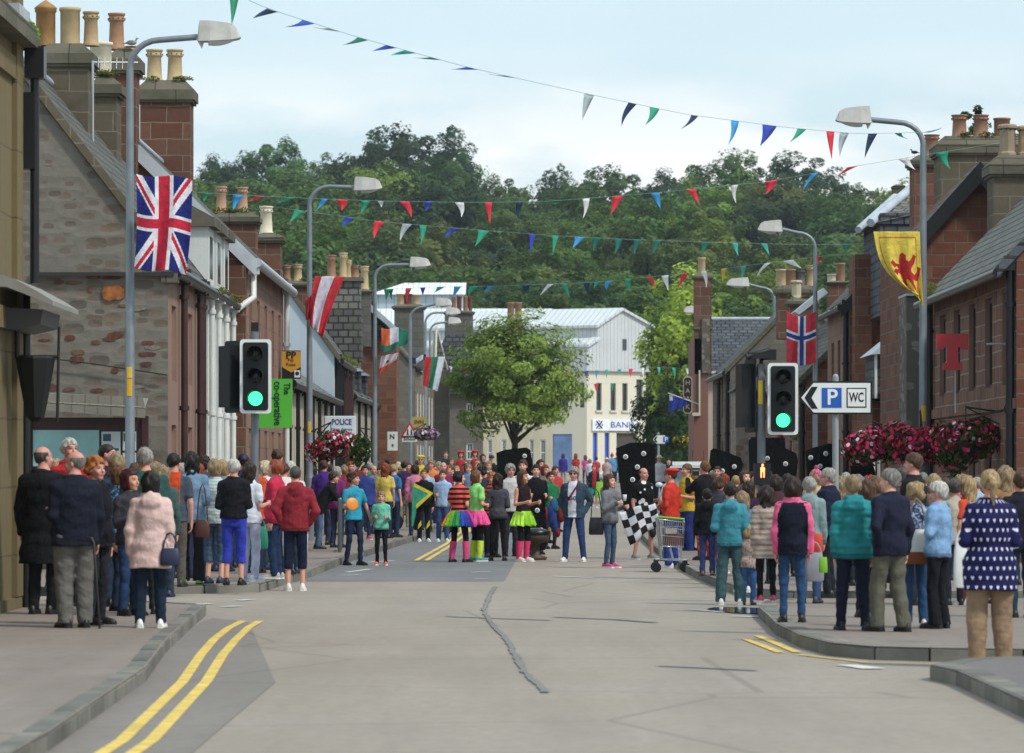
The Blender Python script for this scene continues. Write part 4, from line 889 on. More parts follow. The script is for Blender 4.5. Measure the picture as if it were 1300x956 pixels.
# low cottage with dormer and white columned porch
E = empty('dormer_cottage', (wx(1140, 98), 98, 0), 'slate dormer and white columned doorway cottage between the direction sign and the lamp', 'house')
a = 98; m = MB().mat(ASH_RED); m.box(wx(1136, a), wx(1290, a), a, a + 3, 0, wz(474, a)); m.box(wx(1104, a + 4), wx(1150, a + 4), a + 3.2, a + 6, 0, wz(507, a + 4)); rel_to(E, m).build('wall', E)
m = MB().mat(SLATE_L); m.face([(wx(1132, a), a - .2, wz(474, a)), (wx(1290, a), a - .2, wz(474, a)), (wx(1290, a), a + 2, wz(425, a)), (wx(1166, a), a + 2, wz(436, a))]); m.face([(wx(1108, a), a + 3, wz(507, a)), (wx(1140, a), a + 3, wz(507, a)), (wx(1136, a), a + 5, wz(494, a)), (wx(1122, a), a + 5, wz(490, a))]); rel_to(E, m).build('roof', E)
m = MB().mat(SLATE2); m.box(wx(1117, a), wx(1146, a), a + 1.0, a + 4, wz(503, a), wz(448, a)); dm = rel_to(E, m).build('dormer', E)
m = MB().mat(SASH)
for px in (1115, 1133.5): m.box(wx(px, a), wx(px + 3, a), a + .9, a + 1.02, wz(505, a), wz(447, a))
m.box(wx(1113, a), wx(1148, a), a + .88, a + 1.05, wz(448, a), wz(445, a)); rel_to(E, m).build('dormer_frame', dm)
m = MB().mat(LEAD); m.prism([(wx(1109, a), wz(449, a)), (wx(1148, a), wz(446, a)), (wx(1148, a), wz(418, a)), (wx(1146, a), wz(419, a))], a + .7, a + 4); rel_to(E, m).build('dormer_roof', dm)
for px in (1105, 1114, 1134):
    m = MB().mat(SASH); xx = wx(px, a); m.lathe([(.07, 0), (.06, .1), (.06, 1.9), (.09, 1.95), (.11, 2.1), (.11, 2.15)], (xx, a - .6, .12), 12); m.box(xx - .12, xx + .12, a - .72, a - .48, 2.27, 2.4); rel_to(E, m).build('column', E)
m = MB().mat(LEAD); m.box(wx(1100, a), wx(1142, a), a - .75, a + .2, 2.4, 2.5); rel_to(E, m).build('porch_roof', E)
# red house row further on
RD0 = house('sandstone_house', 'brown stone house with mossy slate roof behind the norwegian flag', 'house', 1, 116.5, 134, 8.35, 4.3, 2.3, 6.6, 5.0, RED_WALL, RED_RUB, SLATE,
           win=[(1.2 + 3.2 * k, 2.4 + 3.2 * k, .9, 2.5) for k in range(5)], pipes=[(.1, BLACKP, .08), (8, plain('a8342c', .5), .08), (17, BLACKP, .08)], skew=COPE, over=.2, X1=8.1)
chimney(RD0, 984, 1036, 362, 430, 133, 1.1, ASH_RED, pots=[(992, 342, .19, BUFF, 'plain'), (1004, 342, .19, TERRA, 'plain'), (1016, 341, .17, GREY_ASH, 'roll'), (1030, 337, .17, BUFF2, 'roll')], cope_h=.3)
chimney(RD0, 998, 1040, 378, 440, 128, 1.0, ASH_RED, pots=[(1011, 356, .15, plain('b5aa8e', .8), 'oct')], cope_h=.25, tuft=True)
chimney(RD0, 1048, 1078, 356, 400, 122, .8, ASH_RED, pots=[(1056, 348, .14, PALE, 'plain'), (1067, 334, .14, TERRA, 'plain')], cope_h=.12)
RD = house('stone_house', 'grey brown stone house with sloping skew, right of the tall reddish chimney', 'house', 1, 138.0, 150, wx(927, 138), 5.1, 2.4, 7.5, 5.2, stone('ashlar', '8a7365', '97806f', '6d5c50', .6, .3), GREY_RUB, SLATE,
           win=[(1.2 + 3.4 * k, 2.2 + 3.4 * k, .9, 2.5) for k in range(3)] + [(1.2 + 3.4 * k, 2.2 + 3.4 * k, 3.3, 4.7) for k in range(3)], pipes=[(.2, BLACKP, .07), (6, BLACKP, .07)], skew=COPE, over=.15)
# lean-to with lighter masonry
m = MB().mat(stone('rubble', '8d7468', '9d8a7c', 'b0a79c', .4, .22, stain='6d5c50')); m.box(wx(931, 136), wx(946, 136), 134.4, 137.8, gz(136), wz(492, 136)); m.mat(SLATE); m.prism([(wx(927, 136), wz(497, 136)), (wx(948, 136), wz(497, 136)), (wx(948, 136), wz(470, 136))], 134.2, 137.8); rel_to(RD, m).build('outshot', RD)
# slate slope house with the tall chimney
E = empty('slate_roofed_house', (wx(920, 158), 158, gz(158)), 'house with broad blue grey slate roof and tall reddish chimney, right of the green hedge', 'house')
a = 158; x0, x1 = wx(898, a), wx(1010, a); z0, z1 = wz(474, a), wz(401, a)
m = MB().mat(harl('6f4f46', '523b34', .3)); m.box(x0 + .15, x1, a + .1, a + 7, gz(a), z0); m.mat(harl('bfb4a6', '8a8074', .3)); m.box(x0 + .02, x0 + .3, a - .05, a + .6, gz(a), wz(470, a)); rel_to(E, m).build('wall', E)
m = MB().mat(SLATE2); m.face([(x0, a - .3, z0), (x1, a - .3, z0), (x1, a + 3, z1), (x0, a + 3, z1)]); m.face([(x0, a + 7, z0), (x0, a + 3, z1), (x1, a + 3, z1), (x1, a + 7, z0)]); m.face([(x0, a - .3, z0), (x0, a + 3, z1), (x0, a + 7, z0)]); m.mat(LEAD); m.tube([(x0, a + 3, z1), (x1, a + 3, z1)], .08, 6); m.tube([(x0, a - .35, z0), (x0 + 1, a - .35, z0)], .08, 6)
rel_to(E, m).build('roof', E)
chimney(E, 879, 906, 347, 475, 155, .9, ASH_RED, pots=[(891, 327, .14, BUFF, 'plain')], cope_h=.22, band=418, over=.08)
m = MB().mat(harl('80584c', '5d4038', .35)); m.box(wx(881, 155), wx(899, 155), 155, 160, gz(155), wz(430, 155)); m.mat(stone('rubble', '8f887c', 'a39c8f', '6d665c', .3, .2)); m.box(wx(891, 154.9), wx(901, 154.9), 154.9, 156, wz(474, 155), wz(405, 155))
m.mat(harl('c9bfae', '9a9082', .2)); m.box(wx(879, 155), wx(889, 155), 154.85, 155.1, wz(528, 155), wz(524, 155)); m.box(wx(887, 155), wx(889, 155), 154.9, 155.1, wz(524, 155), wz(470, 155)); rel_to(E, m).build('gable_wall', E)
# ------------------------------------------------------------------ trees: tapered trunk + limbs, crown of leaf clumps
def crown_mesh(name, seed, clumps, leaves, size, leafs, mats, shape='round', flat=1.0):
    """unit-ish crown in a box of radius size=(rx,ry,rz) around the origin"""
    rs = np.random.RandomState(seed); rx, ry, rz = size; C = []
    while len(C) < clumps:
        p = rs.uniform(-1, 1, 3); r = np.linalg.norm(p)
        if r > 1 or r < .35: continue
        if shape == 'cone' and abs(p[0]) > .95 - .5 * max(p[2], 0): continue
        if p[2] < -.75: continue
        C.append(p * (1 + .18 * rs.randn()))
    C = np.array(C); P = []; 
    for c in C:
        n = int(leaves * rs.uniform(.6, 1.3)); cr = rs.uniform(.16, .3)
        q = rs.randn(n, 3); q /= np.linalg.norm(q, axis=1)[:, None]; q *= (rs.uniform(.3, 1, n) ** .5)[:, None] * cr
        q[:, 2] = q[:, 2] * .7 * flat
        P.append(c + q)
    P = np.concatenate(P) * np.array([rx, ry, rz]); n = len(P)
    nrm = P / np.array([rx, ry, rz]); nrm /= np.linalg.norm(nrm, axis=1)[:, None] + 1e-6; nrm = nrm + rs.randn(n, 3) * .35 + np.array([0, 0, .4]); nrm /= np.linalg.norm(nrm, axis=1)[:, None]
    t1 = np.cross(nrm, rs.randn(n, 3)); t1 /= np.linalg.norm(t1, axis=1)[:, None]; t2 = np.cross(nrm, t1)
    s = leafs * rs.uniform(.6, 1.4, n)[:, None]
    V = np.stack([P - t1 * s, P - t2 * s * .55 + nrm * s * .1, P + t1 * s, P + t2 * s * .55 + nrm * s * .1], 1).reshape(-1, 3)
    return np_mesh(name, V, np.arange(4 * n).reshape(-1, 4), mats, smooth=False), C * np.array([rx, ry, rz])
BARK = stone('rubble', '4a4238', '5a5044', '2f2a24', .1, .3, bump=.7)
def trunk_mesh(h, r, C, base_frac=.45, seed=1, limbs=9):
    rs = random.Random(seed); m = MB().mat(BARK); top = Vector((rs.uniform(-.3, .3), 0, h)); mid = Vector((rs.uniform(-.15, .15), rs.uniform(-.1, .1), h * base_frac))
    m.tube([(0, 0, -.4), (0, 0, .1), mid, (mid + top) / 2, top], [r * 1.35, r * 1.1, r * .8, r * .5, r * .12], 8)
    for i in range(min(limbs, len(C))):
        c = Vector(C[i]); s = mid + (top - mid) * rs.uniform(0, .7); k = (s + c) / 2 + Vector((0, 0, -.1 * h * rs.random()))
        m.tube([s, k, s + (c - s) * .92], [r * .38, r * .22, r * .06], 5)
    return m
GREENS = [leaf_mat('3f5620', '678238', 'leaves_mid'), leaf_mat('283c22', '435c38', 'leaves_dark'), leaf_mat('566a24', '88a03e', 'leaves_light'), leaf_mat('3c5528', '5f7f42', 'leaves_cool'), leaf_mat('515a28', '78823a', 'leaves_olive')]
def tree(name, label, x, y, z, h, r, crown, ccen, rt=.25, group=None, mi=0, sc=1.0, cat='tree', rz=0.0, trunk=None, sxy=1.0):
    E = empty(name, (x, y, z), label, cat, group, rz=rz); E.scale = (sc * sxy, sc * sxy, sc)
    a = add_obj('crown', crown, E, (0, 0, ccen)); b_ = add_obj('trunk', trunk, E)
    a.material_slots[0].link = 'OBJECT'; a.material_slots[0].material = GREENS[mi]
    return E
protos = []
for k, (sz, ncl, nl, lf, shp) in enumerate((((5.8, 5.0, 6.4), 120, 120, .25, 'round'), ((5.4, 5.0, 5.6), 105, 125, .26, 'round'), ((6.6, 5.2, 5.6), 125, 120, .25, 'round'), ((5.0, 4.4, 6.8), 105, 120, .25, 'cone'))):
    cm, C = crown_mesh('crown', 40 + k, ncl, nl, sz, lf, [GREENS[0]], shp); C = C + np.array([0, 0, 8.4])
    me = trunk_mesh(11.5, .32, C, .5, k).build('trunk').data; bpy.data.objects.remove(bpy.data.objects[-1]) if 0 else None
    protos.append((cm, me))
for o in [o for o in col.objects if o.name.startswith('trunk')]: bpy.data.objects.remove(o)
rs = random.Random(21)
def zone(i): return ['far left', 'left', 'middle left', 'middle', 'middle right', 'right', 'far right'][i]
n_t = 0
kinds = ['mid green', 'dark evergreen looking', 'light yellow green', 'cool green', 'olive']
rows = [(346, 7.6), (372, 7.6), (400, 8), (432, 8.4), (466, 8.6), (503, 9), (545, 9.4), (590, 8.6)]
for ri, (Y, sp_) in enumerate(rows):
    x = wx(215, Y) + rs.uniform(-2, 2)
    while x < wx(1215, Y):
        px = CX + F * x / Y; yy = Y + rs.uniform(-10, 10); sc = rs.uniform(.8, 1.12)
        skip = False
        if ri == 7 and (600 < px < 700): skip = True
        if ri == 6 and (615 < px < 672): sc *= .8
        if ri == 7 and px < 330: sc *= .78
        if ri >= 6 and px > 1010: sc *= .86
        if ri == 7 and 430 < px < 560: sc *= 1.12
        if ri == 7 and 690 < px < 760: sc *= .85
        if not skip:
            top = (ri >= 5) 
            k = rs.randrange(4)
            if ri >= 6: mi = rs.choice([1, 1, 3, 0, 1])
            elif ri == 5: mi = rs.choice([0, 2, 4, 3])
            else: mi = rs.choice([0, 0, 3, 2, 4, 1])
            tree('woodland_tree', 'broadleaf tree in the wood covering the hill', x, yy, hill(x, yy) - .3, 14, 5, protos[k][0], 8.4, group='trees of the wood on the hill', mi=mi, sc=sc, rz=rs.uniform(0, 6.28), trunk=protos[k][1], sxy=rs.uniform(.9, 1.15)); n_t += 1
        x += sp_ * rs.uniform(.7, 1.15)
def own_tree(name, label, px, Y, h, size, ccen, clumps, leaves, lf, ga, gb, seed, rt=.18, base=.35, limbs=12, z=None, shape='round', cat='tree'):
    mt = leaf_mat(ga, gb, 'leaves', .8)
    cm, C = crown_mesh('crown', seed, clumps, leaves, size, lf, [mt], shape); C = C + np.array([0, 0, ccen])
    E = empty(name, (wx(px, Y), Y, gz(Y) if z is None else z), label, cat)
    add_obj('crown', cm, E, (0, 0, ccen)); trunk_mesh(h, rt, C, base, seed, limbs).build('trunk', E)
    return E
# the square tree in the middle of the street end: crown 565-748 x 405-545 px
own_tree('street_tree', 'round crowned green street tree in front of the cream building at the street end', 656, 188, 6.4, (3.0, 2.7, 2.65), wz(480, 188) - gz(188), 175, 130, .1, '55702c', 'a0b652', 5, rt=.2, base=.3, limbs=22).rotation_euler.z = 2.8
own_tree('lime_tree', 'tall yellow green tree between the clad gable and the tall reddish chimney', 866, 240, 9.5, (2.35, 2.6, 4.2), wz(452, 240) - gz(240), 150, 110, .15, '7a9030', 'bccc58', 8, rt=.2, base=.3)
own_tree('dark_tree', 'dark green rounded tree standing below the yellow green one, left of the hanging flag', 848, 225, 6.6, (1.9, 2.2, 2.6), wz(545, 225) - gz(225), 110, 95, .12, '1e2f17', '41592a', 9, rt=.2, base=.3)
own_tree('dark_tree', 'dark green hedge like tree against the tall reddish chimney', 872, 205, 5, (1.6, 1.8, 2.6), wz(550, 205) - gz(205), 50, 90, .12, '22331a', '4a6130', 10, rt=.14, base=.3)
own_tree('purple_shrub', 'dark purple leaved shrub against the stone wall left of the street tree', 572, 215, 2.6, (1.6, 1.2, .9), 2.2, 30, 80, .09, '2a141c', '512634', 12, rt=.06, base=.3, cat='shrub')
own_tree('garden_tree', 'small bright green garden tree beside the slate dormer', 1112, 112, 4.4, (.75, .8, 1.1), wz(478, 112), 26, 70, .07, '4a6a24', '84a03c', 13, rt=.06, base=.4)
own_tree('garden_shrub', 'small green shrub at the wall behind the right traffic signal', 1022, 118, 2.8, (.5, .5, .5), wz(552, 118), 18, 60, .06, '40601f', '7f9638', 15, rt=.04, base=.4, cat='shrub')
own_tree('roof_sapling', 'leafy tree crown peeping between the clay pots, upper right', 1232, 120, 10.4, (.5, .5, .6), wz(160, 120), 14, 60, .07, '33471f', '55702c', 16, rt=.05, base=.6)
# ------------------------------------------------------------------ signed distance modelling: bodies and clothes as single smooth skins
def surfnet(f, lo, hi, vox):
    lo = np.array(lo, float); hi = np.array(hi, float); n = np.maximum(4, np.ceil((hi - lo) / vox).astype(int) + 1)
    ax = [lo[i] + np.arange(n[i]) * vox for i in range(3)]
    X, Y, Z = np.meshgrid(*ax, indexing='ij'); G = f(X, Y, Z).astype(np.float32)
    G[0] = G[-1] = 1; G[:, 0] = G[:, -1] = 1; G[:, :, 0] = G[:, :, -1] = 1
    S = G < 0; cs = tuple(n - 1); acc = np.zeros(cs + (3,), np.float32); cnt = np.zeros(cs, np.float32); quads = []
    edges = []
    for a in range(3):
        sl0 = [slice(None)] * 3; sl1 = [slice(None)] * 3; sl0[a] = slice(0, -1); sl1[a] = slice(1, None)
        g0, g1 = G[tuple(sl0)], G[tuple(sl1)]; m = (g0 < 0) != (g1 < 0); I = np.argwhere(m)
        if not len(I): continue
        t_ = g0[m] / (g0[m] - g1[m]); P = I.astype(np.float32); P[:, a] += t_
        b, c = [k for k in range(3) if k != a]
        for db in (0, -1):
            for dc in (0, -1):
                J = I.copy(); J[:, b] += db; J[:, c] += dc
                np.add.at(acc, (J[:, 0], J[:, 1], J[:, 2]), P); np.add.at(cnt, (J[:, 0], J[:, 1], J[:, 2]), 1)
        edges.append((a, b, c, I, (g0[m] < 0)))
    idx = -np.ones(cs, np.int64); act = cnt > 0; idx[act] = np.arange(act.sum())
    V = acc[act] / cnt[act][:, None] * vox + lo
    for a, b, c, I, ins in edges:
        def g(db, dc):
            J = I.copy(); J[:, b] += db; J[:, c] += dc; return idx[J[:, 0], J[:, 1], J[:, 2]]
        q = np.stack([g(-1, -1), g(0, -1), g(0, 0), g(-1, 0)], 1)
        flip = ins if a != 1 else ~ins
        q[~flip] = q[~flip][:, ::-1]; quads.append(q)
    return V, (np.concatenate(quads) if quads else np.zeros((0, 4), int))
def smin(a, b, k):
    h = np.clip(.5 + .5 * (b - a) / k, 0, 1); return b + (a - b) * h - k * h * (1 - h)
def cap(X, Y, Z, a, b, ra, rb):
    a = np.array(a, float); b = np.array(b, float); d = b - a; L = max(1e-9, (d * d).sum())
    t_ = np.clip(((X - a[0]) * d[0] + (Y - a[1]) * d[1] + (Z - a[2]) * d[2]) / L, 0, 1)
    return np.sqrt((X - a[0] - d[0] * t_) ** 2 + (Y - a[1] - d[1] * t_) ** 2 + (Z - a[2] - d[2] * t_) ** 2) - (ra + (rb - ra) * t_)
def ell(X, Y, Z, c, r):
    k = np.sqrt(((X - c[0]) / r[0]) ** 2 + ((Y - c[1]) / r[1]) ** 2 + ((Z - c[2]) / r[2]) ** 2); return (k - 1) * min(r)
def stack(X, Y, Z, zs, rx, ry, cx, cy):
    zq = Z[0, 0, :]; RX = np.interp(zq, zs, rx); RY = np.interp(zq, zs, ry); CX_ = np.interp(zq, zs, cx); CY_ = np.interp(zq, zs, cy)
    k = np.sqrt(((X - CX_) / RX) ** 2 + ((Y - CY_) / RY) ** 2) - 1
    return np.maximum(k * np.minimum(RX, RY), np.maximum(Z - zs[-1], zs[0] - Z))
def fold(X, Y, Z, seed, amp):
    r = np.random.RandomState(seed); o = 0
    for i in range(4):
        k = r.uniform(-1, 1, 3) * np.array([16, 16, 30]) * (1 + .5 * i); o = o + np.sin(X * k[0] + Y * k[1] + Z * k[2] + r.uniform(0, 6)) / (1 + .4 * i)
    return o * amp * .45
# ---- head (built once, fine): face looks along -Y, origin at skull centre
def head_sdf(X, Y, Z, fem=False, old=False):
    s = ell(X, Y, Z, (0, .015, .03), (.074, .092, .09))
    s = smin(s, ell(X, Y, Z, (0, -.028, -.045), (.052 if fem else .058, .058, .062)), .035)
    s = smin(s, ell(X, Y, Z, (0, -.062, -.088), (.024, .02, .018)), .02)
    s = smin(s, cap(X, Y, Z, (0, -.078, .018), (0, -.103, -.02), .009, .013), .012)
    s = smin(s, cap(X, Y, Z, (-.035, -.068, .034), (.035, -.068, .034), .01, .01), .02)
    for e in (-1, 1):
        s = -smin(-s, ell(X, Y, Z, (e * .031, -.085, .014), (.018, .012, .011)), .008)
        s = smin(s, ell(X, Y, Z, (e * .031, -.069, .013), (.013, .011, .01)), .003)
        s = smin(s, ell(X, Y, Z, (e * .076, .008, -.002), (.011, .019, .031)), .008)
        s = smin(s, ell(X, Y, Z, (e * .035, -.062, -.025), (.024, .02, .022)), .02)
    s = smin(s, ell(X, Y, Z, (0, -.083, -.05), (.022, .01, .006)), .006)
    s = smin(s, ell(X, Y, Z, (0, -.081, -.061), (.018, .011, .006)), .006)
    return s
def make_head(fem):
    V, Q = surfnet(lambda X, Y, Z: head_sdf(X, Y, Z, fem), (-.11, -.135, -.13), (.11, .13, .14), .0062)
    c = V[Q].mean(1); mi = np.zeros(len(Q), int)
    lips = (np.abs(c[:, 0]) < .022) & (c[:, 1] < -.078) & (np.abs(c[:, 2] + .055) < .0085); mi[lips] = 1
    eye = (np.abs(np.abs(c[:, 0]) - .031) < .011) & (c[:, 1] < -.062) & (np.abs(c[:, 2] - .013) < .0062); mi[eye] = 2
    brow = (np.abs(np.abs(c[:, 0]) - .031) < .019) & (c[:, 1] < -.06) & (np.abs(c[:, 2] - .037) < .0048); mi[brow] = 2
    return V, Q, mi
HEADS = {True: make_head(True), False: make_head(False)}
# ---- hands: palm, four unequal fingers, thumb; origin at the wrist, fingers point to -Z, palm faces -Y
def make_hand(pose):
    def f(X, Y, Z):
        s = ell(X, Y, Z, (0, 0, -.045), (.04, .016, .05)); s = smin(s, cap(X, Y, Z, (0, 0, .03), (0, 0, -.01), .026, .024), .02)
        for i, (x, L) in enumerate(((-.029, .062), (-.01, .074), (.01, .07), (.028, .054))):
            a = np.array((x, 0, -.082)); k = {'relax': .35, 'curl': 1.15}[pose] + .06 * i
            b = a + L * .5 * np.array((x * 1.5, -math.sin(k), -math.cos(k))); c = b + L * .5 * np.array((0, -math.sin(k * 1.9), -math.cos(k * 1.9)))
            s = np.minimum(s, smin(cap(X, Y, Z, a, b, .0098, .0088), cap(X, Y, Z, b, c, .0088, .0072), .003))
        a, b, c = (-.032, -.004, -.03), (-.056, -.02, -.058), (-.05, -.036, -.086)
        s = smin(s, smin(cap(X, Y, Z, a, b, .014, .011), cap(X, Y, Z, b, c, .011, .0085), .004), .008)
        return s
    return surfnet(f, (-.08, -.11, -.17), (.06, .04, .06), .0052)
HANDS = {k: make_hand(k) for k in ('relax', 'curl')}
HAIRC = {}
def hair_mesh(style):
    if style in HAIRC: return HAIRC[style]
    sd = sum(map(ord, style)); lo, hi, vx = (-.15, -.16, -.14), (.15, .18, .2), .008
    def base(X, Y, Z, t_): return ell(X, Y, Z, (0, .017, .032), (.075 + t_, .093 + t_, .091 + t_))
    def hl(X, Y, Z, f0, sl): return (f0 - sl * (Y + .08)) - Z
    def f(X, Y, Z):
        nz_ = (np.sin(X * 90 + Z * 40 + 2 * np.sin(Y * 50)) * .003 + np.sin(Y * 120 + X * 60) * .002 + np.sin(X * 33 + 1) * np.sin(Z * 41 + sd) * .004) * 1.3
        if style == 'short': return np.maximum(base(X, Y, Z, .012) + nz_, hl(X, Y, Z, .062, .76))
        if style == 'crop': return np.maximum(base(X, Y, Z, .0065), hl(X, Y, Z, .07, .8))
        if style == 'bald': return np.maximum(np.maximum(base(X, Y, Z, .007) + nz_ * .5, hl(X, Y, Z, .06, .8)), np.maximum(Z - .062, -(Y + .01)))
        if style == 'wavy': return np.maximum(base(X, Y, Z, .022) + nz_ * 2.2, hl(X, Y, Z, .06, .85))
        if style == 'curly':
            b = base(X, Y, Z, .024) + np.sin(X * 88 + 2 * np.sin(Z * 37)) * np.sin(Y * 82 + 1) * np.sin(Z * 90 + 2 * np.sin(X * 41)) * .016; return np.maximum(b, hl(X, Y, Z, .058, .9))
        b = smin(base(X, Y, Z, .018), ell(X, Y, Z, (0, .022, -.012), (.096, .1, .115)), .03) + nz_
        face = np.maximum(-.035 + (Y * -1) * 0 - Y * 0 - (Y + .0) * 0, 0) * 0
        opening = np.maximum(Y + .028, Z - .068)           # the face window
        if style in ('bob', 'bobshort'): return np.maximum(np.maximum(b, -opening), (-.1 if style == 'bob' else -.065) - Z)
        if style == 'long':
            t_ = ell(X, Y, Z, (0, .06, -.16), (.098, .058, .2)) + nz_ * 1.5; return np.maximum(smin(b, t_, .04), -opening)
        if style == 'longfront':
            t_ = np.minimum(ell(X, Y, Z, (.07, -.01, -.14), (.038, .05, .15)), ell(X, Y, Z, (-.07, -.01, -.14), (.038, .05, .15))); t_ = smin(t_, ell(X, Y, Z, (0, .06, -.12), (.09, .05, .15)), .03) + nz_ * 1.5
            return np.maximum(smin(b, t_, .03), -opening)
        if style == 'pony':
            t_ = smin(cap(X, Y, Z, (0, .1, .045), (0, .145, .0), .022, .034), cap(X, Y, Z, (0, .145, .0), (0, .13, -.17), .034, .012), .02) + nz_
            return smin(np.maximum(base(X, Y, Z, .01) + nz_, hl(X, Y, Z, .062, .72)), t_, .015)
        if style == 'bun': return smin(np.maximum(base(X, Y, Z, .011) + nz_, hl(X, Y, Z, .062, .72)), ell(X, Y, Z, (0, .115, .06), (.042, .038, .042)) + nz_ * 2, .012)
        if style == 'cap':
            c = np.maximum(base(X, Y, Z, .018), .035 - Z * 1.0 - Y * .1); return np.minimum(c, np.maximum(ell(X, Y, Z, (0, -.11, .045), (.07, .075, .012)), Y + .05))
        if style == 'beret': return smin(np.maximum(base(X, Y, Z, .014), .045 - Z), ell(X, Y, Z, (.0, .03, .105), (.125, .13, .045)), .02)
        if style == 'beanie': return np.minimum(np.maximum(base(X, Y, Z, .02) + np.sin(Z * 220) * .0015, .03 - Z + Y * -.2), ell(X, Y, Z, (0, .02, .165), (.033, .033, .033)))
        if style == 'scarf': return np.maximum(smin(base(X, Y, Z, .02), ell(X, Y, Z, (0, .08, -.06), (.06, .05, .09)), .03), np.maximum(-Z * .0 - np.maximum(Y + .03, Z - .055), -.14 - Z))
        if style == 'sunhat': return np.minimum(np.maximum(base(X, Y, Z, .02), .05 - Z), np.maximum(ell(X, Y, Z, (0, .01, .05), (.16, .17, .012)), -9))
    if style in ('long', 'longfront'): lo = (-.14, -.14, -.37)
    if style == 'pony': lo = (-.12, -.14, -.2)
    if style in ('beret', 'sunhat'): lo, hi = (-.18, -.18, -.1), (.18, .2, .19)
    if style == 'beanie': hi = (.14, .16, .22)
    HAIRC[style] = surfnet(f, lo, hi, vx); return HAIRC[style]
SKINS = [plain('d9a58c', .55, var=.05, name='skin', spec=.35), plain('cf957c', .55, var=.07, name='skin', spec=.35), plain('c98f80', .5, var=.08, name='skin', spec=.35), plain('b98068', .55, var=.06, name='skin', spec=.35)]
LIP = plain('b0605a', .5, var=.05, name='lips'); EYE = plain('3c2a22', .4, var=.1, name='eye')
HAIRCOL = dict(black='17120f', dark='2c1e17', brown='4a3222', mid='6b4a30', auburn='8a3f1e', red='7a2418', ginger='a8642e', blonde='a08660', fair='8c7658', pale='c0b392', grey='77736d', dgrey='4c4844', white='bdb9b0', maroon='3e1418', silver='96928a',
               navy='1c2440', rcap='c8241a', rhat='c02a20', yellow='d8c020', orange='d0642a', pink='c23a78', straw='cfc29a', blackcap='141414')
def hair_mat(c):
    key = ('hair', c)
    if key in MATS: return MATS[key]
    m, nt, b = new_mat('hair'); t = NT(nt); L = lin(HAIRCOL.get(c, c)); v = t.uv(obj=True, scale=(60, 60, 12)); f = t.noise(v, 1.0, 4)
    t.l(t.ramp(f, [(.3, tuple(x * .4 for x in L)), (.7, tuple(min(1, x * 1.3) for x in L))]), b.inputs['Base Color']); b.inputs['Roughness'].default_value = .55; b.inputs['Specular IOR Level'].default_value = .3
    t.bump(f, .6, .004); MATS[key] = m; return m
POSE = {  # elbow offset from shoulder, wrist offset from elbow (x is outward), finger pose
    'd': ((.045, .02, -.285), (.0, -.05, -.245), 'relax'), 'f': ((.05, .03, -.275), (-.1, -.2, -.02), 'curl'), 'h': ((.03, .0, -.28), (-.03, -.24, .04), 'curl'),
    'p': ((.04, -.03, -.27), (-.1, -.21, .1), 'curl'), 'c': ((.05, -.03, -.26), (-.23, -.13, .06), 'curl'), 'k': ((.1, .07, -.255), (-.1, -.09, -.2), 'relax'),
    'u': ((.06, -.19, -.15), (-.08, -.13, .2), 'curl'), 'b': ((.07, .07, -.27), (-.16, .09, -.16), 'curl'), 'o': ((.09, -.12, -.23), (.02, -.24, .02), 'curl'), 's': ((.12, .02, -.25), (.06, -.06, -.23), 'relax'), 'w': ((.17, -.05, .04), (.04, -.04, .25), 'relax')}
PEOPLE = []
